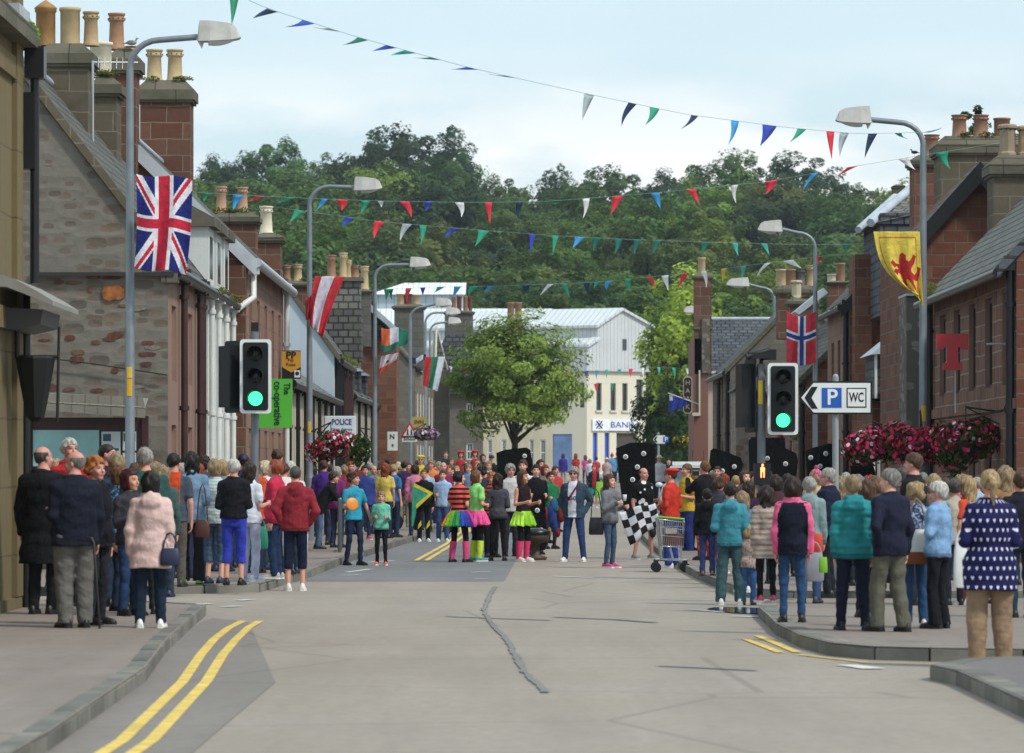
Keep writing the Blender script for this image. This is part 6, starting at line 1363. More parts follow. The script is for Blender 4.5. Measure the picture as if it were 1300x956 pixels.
pr('m18', 573, 110, 594, 10, 'f', 'bob', 'dark', ('tee', 'b03a52'), ('jeans', '2a3450'), '1a1614', 'ff', 'woman in a rose red top with folded arms left of the orange stripes', surf='r')
pr('m19', 585, 150, 573, 0, 'f', 'bob+beret', 'dark+rhat', ('tank', 'b8262e'), ('slim', '20202a'), '1a1614', 'ff', 'left one of two women in red hats and red tops', surf='r')
pr('m20', 603, 150, 572, 0, 'f', 'bob+beret', 'dark+rhat', ('tank', 'a82a34'), ('slim', '20202a'), '1a1614', 'hh', 'right one of two women in red hats and red tops', surf='r')
pr('m21', 545, 140, 580, 0, 'm', 'crop', 'grey', ('jacket', '5a4a4a'), ('jeans', '2a3450'), '1a1614', 'dd', 'grey haired man beyond the red jacket', surf='r', skin=2)
pr('m22', 574, 135, 582, -20, 'f', 'bob', 'mid', ('jacket', '3a5a4a'), ('jeans', '2a3450'), '1a1614', 'dd', 'brown haired woman in dark green left of the red hats', surf='r')
pr('m23', 566, 160, 573, 0, 'm', 'short', 'dgrey', ('jacket', '24383a'), ('jeans', '2a3450'), '1a1614', 'dd', 'distant man in dark green at the far left of the road end', surf='r')
pr('m24', 595, 118, 590, 0, 'm', 'wavy', 'fair', ('tee', '6a8ab0'), ('jeans', '2a3450'), '1a1614', 'dd', 'fair haired man in a blue shirt above the green shirt girl', surf='r')
pr('m25', 613, 150, 577, 20, 'f', 'bob', 'dark', ('jacket', '2a2a34'), ('jeans', '2a3450'), '1a1614', 'dd', 'dark haired woman right of the red hats', surf='r')
pr('m26', 624, 140, 578, 0, 'm', 'cap', 'blackcap', ('jacket', '1a1a20'), ('jeans', '1c1c24'), '1a1614', 'hh', 'person in black cap and black clothes beyond the pink tutu', surf='r')
pr('m27', 634, 145, 580, 0, 'f', 'bob', 'blonde', ('tee', 'c9a878'), ('jeans', '2a3450'), '1a1614', 'dd', 'blonde woman in a tan top left of the black domino board', surf='r')
# costume group in the road
pr('c1', 583, 74.8, 599, 150, 'f', 'bobshort', 'black', ('tee', 'f0584a', ('stripe', '2a1a1c', 11.)), ('slim', '141318'), '241c20', 'ff', 'woman in an orange striped top with a rainbow tutu and pink leg warmers', foot=714, surf='r', socks='e0457e', turn=-40, build=1.08, stance=.16)
tutu(P['c1'][0], 1, .98 * P['c1'][1]['s'], .7 * P['c1'][1]['s'], .17, .32, ['e0563a', 'e8a03a', '7ab82a', '2a8a4a', '2a4aa8', '5a2a90', 'c83a8a', 'e86a9a', 'e0563a', 'e8a03a', 'd8d03a', '4a9a3a'], 3)
pr('c2', 605, 74.9, 598, 130, 'f', 'bob', 'mid', ('tee', '8ee07a'), ('slim', '17161c'), '2f8f9a', 'fd', 'girl in a lime green shirt with a pink tutu and yellow green leg warmers', foot=713, surf='r', socks='c8e83a', turn=-20)
tutu(P['c2'][0], 1, .97 * P['c2'][1]['s'], .72 * P['c2'][1]['s'], .16, .265, ['e0367e', 'f0569a', 'd82a70'], 4)
pr('c3', 632, 75.3, 602, 180, 'f', 'long', 'dark', ('jumper', '4c4a55'), ('slim', '121217'), '3a2630', 'ff', 'woman with long dark hair in a grey top and black trousers seen from behind', foot=712, surf='r', stance=.13)
pr('c4', 664, 74.9, 598, 45, 'f', 'longfront', 'brown', ('tank', '26181e'), ('slim', '121217'), 'd8d2cc', 'hh', 'laughing woman with brown hair, neon green tutu and pink leg warmers', foot=713, surf='r', socks='e0336e', turn=20)
tutu(P['c4'][0], 1, .96 * P['c4'][1]['s'], .7 * P['c4'][1]['s'], .16, .25, ['a8e838', 'b8f048', '90d028'], 6)
pr('c5', 648, 80, 590, 15, 'm', 'curly', 'silver', ('tee', 'c8c4c4'), ('jeans', '2c2c34'), '1a1614', 'dd', 'curly silver haired man with glasses left of the tall man in white', surf='r', glasses='wire', skin=2)
pr('c6', 664, 84, 584, -10, 'm', 'short', 'brown', ('tee', 'd4d6dc'), ('jeans', '2c2c34'), '1a1614', 'hs', 'tall dark haired man in a white shirt in front of the domino board', surf='r')
pr('c7', 624, 79, 600, 20, 'f', 'wavy', 'ginger', ('tee', 'b8341e', ('stripe', '20141a', 14.)), ('slim', '141318'), '1a1614', 'hd', 'ginger haired woman in a red and black striped top behind the grey top', surf='r')
pr('c8', 612, 84, 592, 170, 'f', 'wavy', 'dark', ('jacket', '2b3540'), ('jeans', '14141a'), '1a1614', 'dd', 'dark wavy haired woman behind the lime green shirt', surf='r')
pr('c9', 699, 88, 599, 25, 'f', 'short', 'dark', ('jumper', '1f7a4c'), ('slim', '2a2a34'), '1a1614', 'hh', 'short haired woman in a green jumper left of the denim jacket', surf='r')
pr('c10', 692, 95, 591, 40, 'f', 'bob', 'red', ('jacket', '7a6a62'), ('jeans', '2a3450'), '1a1614', 'dd', 'red haired woman behind the green jumper', surf='r')
pr('c11', 680, 82, 590, 10, 'm', 'short', 'dark', ('jumper', '14141a'), ('jeans', '14141a'), '1a1614', 'hh', 'man in black left of the green jumper', surf='r')
pr('c12', 729, 75.5, 594, -15, 'm', 'curly', 'silver', ('jacket', '33485a', 0, 0, 'd8d8e4'), ('jeans', '2a4270'), 'dedcd6', 'kk', 'grey curly haired man in a denim jacket, lettered white shirt and red sash', foot=713, surf='r', glasses='dark', stance=.18, skin=2, build=1.08)
pr('c13', 774, 70.5, 603, 55, 'f', 'longfront', 'brown', ('hoodie', '73757a'), ('slim', '42556c'), 'b8467a', 'ph', 'young woman in a grey hooded top and pink trainers looking at her phone', foot=721, surf='r', stance=.1)
pr('c14', 817, 76.5, 594, 35, 'm', 'bald', 'brown', ('tee', '101014', ('spots', 'd8d8d8', 6.)), ('shorts', '3b3d2c', ('camo', '22241c', 14.)), '8a8a88', 'dh', 'bearded man in a black spotted costume and camouflage shorts', foot=710, surf='r', skin=2, build=1.15, stance=.2)
pr('c15', 852, 69.5, 596, 235, 'm', 'crop+beret', 'brown+rcap', ('jumper', 'c8321e'), ('loose', '243a86'), 'd8d8d4', 'hf', 'person in a red top, blue dungarees and soft red cap at the shopping trolley', foot=721, surf='r', turn=20)
pr('c16', 872, 76, 589, -60, 'm', 'short', 'mid', ('tee', 'd8b02a'), ('loose', '22357a'), 'd8d4ce', 'ph', 'man in a yellow shirt and blue dungarees right of the red cap', foot=707, surf='r')
pr('c17', 895, 71, 586, 215, 'm', 'short', 'mid', ('jacket', '15161b'), ('jeans', 'b8401c'), '17171b', 'uu', 'brown haired man in a black jacket raising a camera, orange red trousers', foot=711)
pr('c18', 911, 80, 592, -15, 'm', 'crop', 'dark', ('tee', '111115', ('spots', 'd8d8d8', 6.)), ('jeans', '14141a'), '17171b', 'dd', 'dark haired man in front of the tilted black domino board', skin=2)
pr('f0', 754, 140, 590, 10, 'f', 'scarf', 'rhat', ('jacket', '1f2a3c', 0, 0, 'b8242e'), ('shorts', '2a9a94'), 'd8d8d4', 'hh', 'person in turquoise shorts with a red shirt and lime green bag', foot=658, surf='r', turn=-10)
# far end of the street
for i, (px, hd, Y, rot, sx, hr, hc, tc_, bc, lb) in enumerate((
    (715, 576, 215, 160, 'f', 'bob', 'brown', '3a2f90', 'b09080', 'distant woman in a purple dress near the blue doorway'), (731, 576, 220, 170, 'f', 'long', 'auburn', 'b83038', '2a2a34', 'distant woman with auburn hair in a red top'),
    (743, 578, 224, 190, 'f', 'long', 'mid', 'c84a9a', '2a3450', 'distant woman in a magenta top'), (749, 583, 200, 180, 'f', 'bob', 'fair', 'd0d0d8', '2a3450', 'distant fair haired woman in white beside the magenta top'),
    (757, 580, 215, 170, 'm', 'short', 'dark', 'b84050', '2a3450', 'distant dark haired man in a rose red shirt'), (770, 581, 190, 180, 'm', 'sunhat', 'straw', 'b89a9a', '22222c', 'distant man in a straw sun hat and pinkish shirt'),
    (777, 576, 212, 190, 'f', 'beanie', 'rhat', '5a90b8', '2a3450', 'distant person in a red hat and pale blue top'), (784, 574, 225, 170, 'f', 'bob', 'red', '3a6a8a', '2a3450', 'distant red haired woman in teal beside the domino board'),
    (837, 578, 150, 5, 'm', 'sunhat', 'straw', 'd4d4dc', '2a3450', 'man in a pale hat and white striped top near the white car'), (849, 582, 155, 0, 'm', 'short', 'dark', '2a2428', '2a3450', 'man in dark clothes left of the white car'),
    (640, 592, 110, 10, 'f', 'bob', 'mid', 'a87a6a', '2a3450', 'brown haired woman glimpsed behind the curly silver haired man'), (656, 596, 130, -20, 'm', 'short', 'dgrey', '4a5a6a', '2a3450', 'grey haired man in slate blue beyond the group of tutus'),
    (590, 588, 128, 10, 'm', 'short', 'brown', '7a3a3a', '2a3450', 'brown haired man in a dull red jacket below the red hats'), (606, 586, 124, -15, 'f', 'bob', 'blonde', '3a3a5a', '2a3450', 'blonde woman in dark blue below the red hats'),
    (530, 584, 135, 180, 'm', 'short', 'dgrey', '3a4250', '2a3450', 'grey haired man in slate left of the yellow hat'), (492, 583, 130, 180, 'm', 'short', 'dark', '2c3040', '2a3450', 'dark haired man far along the left pavement'),
    (478, 585, 125, 170, 'f', 'bob', 'brown', '6a3a4a', '2a3450', 'brown haired woman in dull plum far along the left pavement'), (455, 584, 110, 160, 'm', 'short', 'dark', '8a3036', '2a3450', 'man in a brick red jacket behind the blue jacket'),
    (445, 587, 100, 30, 'f', 'bob', 'auburn', 'b85a50', '2a3450', 'auburn haired woman in coral above the turquoise shirt'), (519, 588, 128, 0, 'f', 'long', 'brown', '6a5a50', '2a3450', 'brown haired woman beyond the orange headscarf'))):
    pr('d%d' % i, px, Y, hd, rot, sx, hr, hc, ('tee' if i % 3 else 'jacket', tc_), ('slim' if sx == 'f' else 'jeans', bc), '1a1614', 'dh' if i % 2 else 'dd', lb, surf='p' if px < 535 else 'r')
# ------------------------------------------------------------------ right side, behind and in front
pr('r1', 898, 62, 621, 178, 'k', 'short', 'black', ('hoodie', '13141a'), ('jeans', '2a3a6a'), '6a4a26', 'dd', 'boy in a black hooded top with tan boots seen from behind', foot=731)
pr('r2', 912, 64, 607, 150, 'k', 'wavy', 'brown', ('jacket', '3a3a42'), ('slim', '8a3a6e'), 'c8a8b8', 'dd', 'curly brown haired child in purple leggings beside the black hooded top', foot=728)
pr('r3', 927, 51, 613, 180, 'k', 'short', 'dark', ('hoodie', '3a8a9c'), ('loose', '3a5a60'), 'd8d8d4', 'ff', 'boy in a teal hooded sweatshirt and grey green trousers seen from behind', foot=768, surf='r', stance=.14)
pr('r4', 943, 56, 625, 175, 'g', 'long', 'fair', ('tee', '5a7a9a'), ('slim', '2a3450'), 'd8d8d4', 'dd', 'girl with long fair hair beside the teal hooded sweatshirt', foot=752)
pr('r5', 950, 50.5, 667, 170, 'g', 'bobshort', 'blonde', ('jacket', 'b09a92', ('fleck', '8a746e', 8.)), ('jeans', '3f6aa8'), '6a4038', 'dd', 'toddler in a beige patterned jacket and blue jeans on the road edge', foot=768, surf='r', build=1.2)
pr('r6', 973, 48, 618, 190, 'f', 'long', 'dark', ('long', 'b8a89c', ('stripe', '8f7c74', 16.)), ('slim', '17151a'), 'c84a6e', 'dd', 'dark haired woman in a beige striped cardigan behind the toddler', build=1.08)
pr('r7', 951, 60, 612, 160, 'f', 'long', 'dark', ('jacket', '3a2038'), ('jeans', '1c2230'), '1a1614', 'dd', 'long dark haired woman in purple behind the fair haired girl')
pr('r8', 946, 70, 598, 30, 'f', 'bob', 'brown', ('jacket', '4a3a3a'), ('jeans', '1c2230'), '1a1614', 'dd', 'brown haired woman left of the signal pole')
pr('r9', 961, 66, 604, 200, 'f', 'bob', 'blonde', ('jacket', '8a6a4a'), ('jeans', '1c2230'), '1a1614', 'dd', 'blonde woman behind the signal pole')
pr('r10', 1006, 41.7, 607, 180, 'f', 'bob', 'dark', ('vest', '15192b', 0, 'e8608c'), ('slim', '26476e'), '1c1613', 'dd', 'woman in a navy gilet with pink sleeves, jeans and black ankle boots', foot=790, turn=5, socks=None, stance=.11)
pr('r11', 1028, 47.5, 606, 165, 'f', 'short', 'silver', ('jacket', '7f9698'), ('jeans', '3a5078'), '3a3a40', 'dd', 'silver haired woman in a grey green jacket between the pink sleeves and teal coat', foot=766, hood=True)
pr('r12', 1052, 50, 595, 250, 'm', 'short', 'silver', ('jacket', '171d36'), ('jeans', '20242e'), '17171b', 'dd', 'silver haired man with glasses and navy jacket facing left', glasses='wire', build=1.15, skin=2)
pr('r13', 1036, 58, 597, 200, 'g', 'bob+beanie', 'blonde+pink', ('jacket', 'b8a07a'), ('slim', '2a3450'), '17171b', 'dd', 'child in a pink bobble hat left of the glasses wearing man')
pr('r14', 1083, 39.6, 604, 183, 'f', 'short', 'fair', ('jacket', '20868c', 0, 'quilt'), ('jeans', '191d33'), '141318', 'dd', 'short fair haired woman in a teal quilted coat seen from behind', foot=800, hood=True, build=1.12, stance=.14)
pr('r15', 1101, 43, 611, 175, 'f', 'long', 'brown', ('long', '2c2730'), ('slim', '20202a'), '141318', 'dd', 'brown haired woman in a dark coat between the teal coat and the navy jacket')
pr('r16', 1130, 39.4, 596, 215, 'm', 'short', 'grey', ('jacket', '1c2036'), ('loose', '5f5d4f'), '141318', 'dk', 'grey haired man in a navy jacket and olive trousers standing side on', foot=802, build=1.05, stride=.22, turn=25)
pr('r17', 1160, 47, 576, 250, 'm', 'short', 'brown', ('tee', '1c1c22'), ('jeans', '232838'), '141318', 'dd', 'tall brown haired man in a dark shirt smiling towards the left', build=1.15, skin=2)
pr('r18', 1162, 41, 614, 185, 'f', 'wavy', 'blonde', ('jumper', '36486e', ('fleck', '9aa8c0', 10.)), ('jeans', '2c5078'), 'd4c8b4', 'dh', 'blonde woman in a flecked blue blouse and jeans with a tote bag', foot=796, build=1.08)
pr('r19', 1191, 40.3, 612, 235, 'f', 'short', 'white', ('jumper', '7fa6cf'), ('flare', '131318'), '141318', 'dc', 'white haired woman in a light blue jumper with dark sunglasses', foot=798, glasses='dark', build=1.08, turn=20)
pr('r20', 1211, 47, 609, 190, 'f', 'bun', 'dgrey', ('jumper', 'b8b0a0'), ('jeans', '20242e'), '17171b', 'dd', 'grey haired woman in a cream top with sunglasses pushed up, right of the blue jumper')
pr('r21', 1228, 49, 606, 230, 'f', 'long', 'blonde', ('tee', 'd24a2a'), ('skirt', '4a2a30'), 'd0c8c0', 'dd', 'long blonde haired woman in an orange red top', foot=768)
pr('r22', 1257, 34.4, 597, 186, 'f', 'pony', 'blonde', ('tunic', '1b1c4e', ('hearts', 'd8d4e4', 12.5)), ('loose', '95795f'), 'd8d2cc', 'ff', 'woman in a navy blouse with white hearts and tan trousers seen from behind', foot=848, surf='r', build=1.25, hood=None, stance=.12)
pr('r23', 1276, 47.5, 593, 200, 'f', 'long', 'fair', ('jumper', '9a7448'), ('jeans', '20242e'), '17171b', 'dd', 'long fair haired woman in a tan brown top behind the hearts blouse')
pr('r24', 1186, 52, 603, 180, 'f', 'bobshort', 'blonde', ('jacket', '6a6a5a'), ('jeans', '20242e'), '17171b', 'dd', 'short blonde haired woman behind the light blue jumper')
pr('r25', 1145, 50, 595, 200, 'm', 'short', 'dgrey', ('jacket', '4a4438'), ('jeans', '20242e'), '17171b', 'dd', 'dark grey haired man left of the tall man')
pr('r26', 1112, 52, 606, 190, 'f', 'bob', 'mid', ('jacket', '5a5448'), ('jeans', '20242e'), '17171b', 'dd', 'brown haired woman in olive left of the grey haired man')
pr('r27', 985, 56, 604, 185, 'f', 'bob', 'dark', ('jacket', '4a2a30'), ('jeans', '20242e'), '17171b', 'dd', 'dark haired woman with a red hair slide beside the signal pole')
pr('r28', 1000, 60, 602, 180, 'm', 'short', 'dark', ('jacket', '2a2f33'), ('jeans', '20242e'), '17171b', 'dd', 'dark haired man behind the woman with pink sleeves')
pr('r29', 1090, 55, 604, 180, 'f', 'bob', 'grey', ('jacket', '3a3a44'), ('jeans', '20242e'), '17171b', 'dd', 'grey haired woman behind the teal coat')
pr('r30', 1172, 60, 600, 175, 'm', 'crop', 'grey', ('jacket', '2a2a34'), ('jeans', '20242e'), '17171b', 'dd', 'bald headed man behind the blonde woman with the tote bag', skin=2)
pr('r31', 1296, 43, 600, 190, 'm', 'short', 'brown', ('jacket', '1c1e28'), ('jeans', '1f3a4a'), '17171b', 'dd', 'man in a dark jacket cut off by the right edge')
# more of the crowd packed behind the front rows
_hc = (('dark', 'dark haired'), ('brown', 'brown haired'), ('fair', 'fair haired'), ('silver', 'silver haired'), ('auburn', 'auburn haired'), ('blonde', 'blonde'))
_tc = (('c23a3a', 'red'), ('2f6fae', 'mid blue'), ('d8d4cc', 'white'), ('3a8a5a', 'green'), ('e0803a', 'orange'), ('6a4a8a', 'violet'), ('d07a9a', 'pink'), ('5a6470', 'slate grey'), ('d8c05a', 'yellow'), ('2a9a9a', 'turquoise'), ('8a2a3a', 'wine red'), ('9ab4cc', 'pale blue'))
_rx = random.Random(77); _i = 0
for (pxs, Y0_, hd, rot_, surf_, where) in (((398, 419, 437, 470, 489, 500, 527, 541), 96, 590, 170, 'p', 'in the far left pavement crowd'), ((548, 557, 569, 580, 593, 609, 620, 636, 645, 673, 686, 705), 112, 588, 10, 'r', 'in the crowd filling the road behind the tutus'),
        ((884, 905, 920, 934, 957, 975), 74, 601, 170, 'p', 'in the right pavement crowd beside the domino boards'), ((1066, 1074, 1104, 1122, 1150, 1200, 1220, 1240, 1284), 56, 603, 180, 'p', 'in the back row of the near right crowd'), ((72, 112, 172, 196, 232, 250, 290, 340, 360), 62, 588, 175, 'p', 'in the back row of the near left crowd')):
    for px in pxs:
        a_, b_ = _hc[_i % 6], _tc[(_i * 5 + _i // 12) % 12]; wm = _i % 2 == 0; _i += 1; ri = {'p': 'pavement', 'r': 'road'}
        if px < 150: hd_, Y_ = 583, 52
        elif px < 260: hd_, Y_ = 588, 59
        else: hd_, Y_ = hd + _rx.uniform(-4, 4), Y0_ * _rx.uniform(.97, 1.1)
        pr('x%d' % _i, px, Y_, hd_, rot_ + _rx.uniform(-35, 35), 'f' if wm else 'm', _rx.choice(('bob', 'long', 'wavy')) if wm else _rx.choice(('short', 'crop')), a_[0], (_rx.choice(('jacket', 'jumper', 'tee')), b_[0]), ('jeans', '26324c'), '1a1614', 'dd',
           '%s %s in %s %s' % (a_[1], 'woman' if wm else 'man', b_[1], where), surf=surf_, vox=.028)
# ------------------------------------------------------------------ what they carry (each its own thing)
def carry(o): return o
w_ = wpt(P['l3'][1], P['l3'][1]['wr'][1])
wx3, wy3 = wx(124, 39.9), 39.9
E = empty('walking_stick', (wx3, wy3, PV), 'dark wooden walking stick held by the man in grey trousers', 'stick')
m = MB().mat(plain('201814', .4)); zt = wz(690, 39.9) - PV; m.tube([(.02, 0, 0), (-.04, .02, zt), (-.06, .03, zt + .02)], [.012, .014, .014], 8); m.build('shaft', E); m = MB().mat(plain('201814', .4)); m.tube([(-.04, .02, zt), (-.06, .025, zt + .05), (-.11, .03, zt + .06), (-.15, .03, zt + .03)], .013, 8); m.build('handle', E)
handbag('handbag', 'small navy handbag hanging by the pink coat', 'handbag', (wx(216, 40), 40, wz(718, 40)), .2, .17, .1, '252b44', strap=.16)
handbag('shoulder_bag', 'brown leather shoulder bag hanging beside the denim jacket', 'handbag', (wx(257, 54.6), 54.6, wz(682, 54.6)), .2, .22, .09, '4a241c', strap=.5)
handbag('carrier_bag', 'green carrier bag hanging beside the hot pink jacket', 'bag', (wx(327, 57.6), 57.6, wz(697, 57.6)), .3, .32, .12, '1f7d62', strap=.16)
handbag('tote_bag', 'white tote bag with brown leather base on the blonde woman\'s shoulder', 'handbag', (wx(1164, 40.2), 40.2, wz(716, 40.2)), .26, .34, .14, 'dcdad4', '8a4a28', strap=.32, smat='8a7a62')
handbag('carrier_bag', 'long white carrier bag hanging behind the hearts blouse', 'bag', (wx(1222, 36.5), 36.5, wz(746, 36.5)), .16, .42, .1, 'dededa', strap=.12)
handbag('shopping_bag', 'black and white patterned bag beside the pink sleeved gilet', 'bag', (wx(1034, 42.4), 42.4, wz(738, 42.4)), .2, .3, .1, '8d8f98', strap=.12)
handbag('shopping_bag', 'small lime green bag beside the patterned bag', 'bag', (wx(1045, 42.2), 42.2, wz(727, 42.2)), .09, .16, .06, '7ab82e')
handbag('shopping_bag', 'orange red bag under the pink sleeve', 'bag', (wx(1038, 42.6), 42.6, wz(702, 42.6)), .11, .2, .08, 'c8401f')
handbag('handbag', 'black handbag hanging at the side of the grey hooded top', 'handbag', (wx(757, 70.4), 70.4, wz(679, 70.4)), .26, .3, .1, '16161a', strap=.5)
handbag('shopping_bag', 'lime green bag beside the person in turquoise shorts', 'bag', (wx(761, 139.5), 139.5, wz(632, 139.5)), .26, .55, .12, '8cc83a')
# orange disc, phone, cup, fabric sash
E = empty('throwing_disc', (wx(447, 71.6), 71.6, wz(640, 71.6)), 'orange plastic disc in the hand of the turquoise shirted boy', 'disc'); m = MB().mat(plain('e08a2a', .4)); m.lathe([(0, .01), (.1, .012), (.118, 0), (.11, -.012), (.1, .004), (0, .002)], seg=20); o = m.build('disc', E); o.rotation_euler = (R(80), 0, R(25))
E = empty('phone', (wx(783, 70.1), 70.1, wz(633, 70.1)), 'dark phone held by the young woman in grey', 'phone'); m = MB().mat(plain('2a1c20', .25)); m.box(-.035, .035, -.005, .005, -.065, .065); o = m.build('case', E); o.rotation_euler = (R(-60), 0, R(40))
E = empty('plastic_cup', (wx(793, 70.1), 70.1, wz(636, 70.1)), 'clear plastic cup held beside the phone', 'cup'); m = MB().mat(plain('c8cdd2', .2)); m.lathe([(.0, 0), (.028, 0), (.038, .11), (.034, .11), (.026, .005)], seg=14); m.build('cup_body', E)
E = empty('camera', (wx(883, 70.6), 70.6, wz(601, 70.6)), 'black compact camera raised by the man in the black jacket', 'camera'); m = MB().mat(BLACKP); m.box(-.06, .06, -.03, .03, -.04, .04); m.tube([(0, .02, 0), (0, .09, 0)], .03, 10); m.build('camera_body', E)
e12, p12 = P['c12']; m = MB().mat(fabric('8a2a30')); s_ = p12['s']; m.grid([[(x, -.2 * s_ - .006 * math.sin(k), z * s_), (x + .07, -.2 * s_, z * s_ + .04)] for k, (x, z) in enumerate(((-.12, 1.08), (-.07, 1.16), (-.01, 1.25), (.05, 1.34), (.1, 1.41)))]); m.build('sash', e12)
text_mesh('MU-G', .11, fabric('20243a'), 'shirt_print', e12, face_cam(.0, -.205 * s_, 1.16 * s_), bold=.003, width=.15)
# flag worn by the teenager
e14, p14 = P['m14']; s_ = p14['s']; m = MB()
def flagtri(mb, pts, y, mat): mb.mat(mat); mb.face([(p[0], y, p[1]) for p in pts])
gy, yy_, bk = fabric('3a9a7e'), fabric('d8c42a'), fabric('15161a')
X0f = wx(522, 96.6) - p14['x']; 
def wl(px, py): return (wx(px, 96.6) - p14['x'], wz(py, 96.6) - p14['g0'])
flagtri(m, [wl(523, 615), wl(546, 627), wl(526, 645), wl(523, 660)], -.3, gy); flagtri(m, [wl(524, 613), wl(549, 626), wl(543, 627), wl(524, 618)], -.302, yy_); flagtri(m, [wl(549, 626), wl(527, 646), wl(527, 640), wl(543, 627)], -.304, yy_)
flagtri(m, [wl(522, 612), wl(527, 616), wl(527, 650), wl(523, 668), wl(521, 668)], -.296, gy)
o = m.build('shoulder_flag', e14); md = o.modifiers.new('thickness', 'SOLIDIFY'); md.thickness = .006
m = MB().mat(yy_)
for e in (-1, 1): m.prism([(e * .1 - .05, .3), (e * .1 + .04, .4), (e * .1 + .03, .52), (e * .1 - .03, .42)], -.11, -.09)
m.build('knee_patch', e14)
# domino boards: big black slabs with white discs
def domino(label, pts, Y, spots, tilt=0):
    xs_ = [p[0] for p in pts]; pxm = sum(xs_) / len(xs_); x0, z0 = wx(pxm, Y), wz(max(p[1] for p in pts), Y)
    E = empty('domino_costume_board', (x0, Y, z0), label, 'costume board', group='black domino costume boards')
    m = MB().mat(fabric('040508')); poly = [(wx(a, Y) - x0, wz(b_, Y) - z0) for a, b_ in pts]; m.prism(poly, -.05, .05); o = m.build('foam_board', E)
    bv = o.modifiers.new('bevel', 'BEVEL'); bv.width = .03; bv.segments = 3
    for a, b_ in spots:
        m = MB().mat(plain('dcdcd8', .6)); cx_, cz_ = wx(a, Y) - x0, wz(b_, Y) - z0
        m.grid([[(cx_ + r * math.cos(q), yv, cz_ + r * math.sin(q)) for q in np.linspace(0, 6.2832, 15)[:-1]] for r, yv in ((.05, -.05), (.046, -.066), (.03, -.068))], True); m.mat(plain('8a8a90', .5)); m.face([(cx_ + .03 * math.cos(q), -.068, cz_ + .03 * math.sin(q)) for q in np.linspace(0, 6.2832, 13)[:-1]]); m.build('white_spot', E)
domino('upright black domino board with white spots behind the bearded man', [(782, 569), (800, 562), (822, 562), (831, 566), (833, 660), (795, 660), (789, 630)], 78.6, [(794, 580), (817, 576), (809, 593), (803, 609)])
domino('black domino board with one white spot behind the tall man in white', [(630, 575), (641, 571), (668, 568), (673, 571), (681, 612), (681, 640), (634, 640)], 88, [(666, 579)])
domino('tilted black domino board above the dark haired man, left of the signal', [(902, 572), (898, 610), (925, 618), (936, 612), (944, 590), (940, 581), (920, 573), (906, 569)], 84, [(932, 592.5), (917, 598)])
domino('black domino board behind the signal pole', [(950, 560), (954, 555), (996, 556), (1000, 600), (996, 615), (952, 615)], 86, [(974, 582)])
domino('rounded black domino board right of the signal pole', [(978, 580), (983, 568), (990, 566), (1010, 575), (1013, 585), (1010, 612), (976, 612)], 80, [(997, 589)])
domino('black domino board behind the direction sign pole', [(1022, 573), (1030, 569), (1052, 563), (1058, 564), (1064, 612), (1026, 612)], 82, [(1029, 581), (1048, 576), (1041, 592)])
domino('plain black domino board below the hanging flowers', [(1080, 588), (1090, 585), (1107, 585), (1111, 600), (1108, 622), (1080, 622)], 78, [])
domino('lower black domino costume leg panel with two white spots', [(676, 628), (692, 628), (694, 690), (692, 698), (677, 700)], 80.5, [(682, 648), (687, 673)])
# chequered flag carried in front of the bearded man
E = empty('chequered_flag', (wx(808, 75), 75, wz(655, 75)), 'black and white chequered flag draped in front of the bearded man', 'flag')
m = MB(); bkc, whc = plain('101014', .8, name='flag_cloth'), plain('d4d4dc', .8, name='flag_cloth')
def ck(u, v):
    a = Vector((wx(782, 75), 0, wz(655, 75))) ; P00, P10, P11, P01 = (785, 650), (832, 638), (838, 664), (800, 692)
    px = (P00[0] * (1 - u) + P10[0] * u) * (1 - v) + (P01[0] * (1 - u) + P11[0] * u) * v; py = (P00[1] * (1 - u) + P10[1] * u) * (1 - v) + (P01[1] * (1 - u) + P11[1] * u) * v + 1.5 * math.sin(u * 9)
    return (wx(px, 75) - E.location.x, .05 * math.sin(u * 8 + v * 3), wz(py, 75) - E.location.z)
for i in range(5):
    for j in range(4):
        m.mat(bkc if (i + j) % 2 else whc)
        for a in range(3):
            for b_ in range(2): m.face([ck((i + a / 3) / 5, (j + b_ / 2) / 4), ck((i + (a + 1) / 3) / 5, (j + b_ / 2) / 4), ck((i + (a + 1) / 3) / 5, (j + (b_ + 1) / 2) / 4), ck((i + a / 3) / 5, (j + (b_ + 1) / 2) / 4)], True)
o = m.build('cloth', E); o.modifiers.new('weld', 'WELD').merge_threshold = .0005; md = o.modifiers.new('thickness', 'SOLIDIFY'); md.thickness = .006
# knee pads of the bearded man
e14b, p14b = P['c14']; m = MB().mat(plain('15151a', .6))
for e in (-1, 1): m.ball((e * .15, -.09, .5 * p14b['s']), (.07, .06, .1), 10)
m.build('knee_pad', e14b)
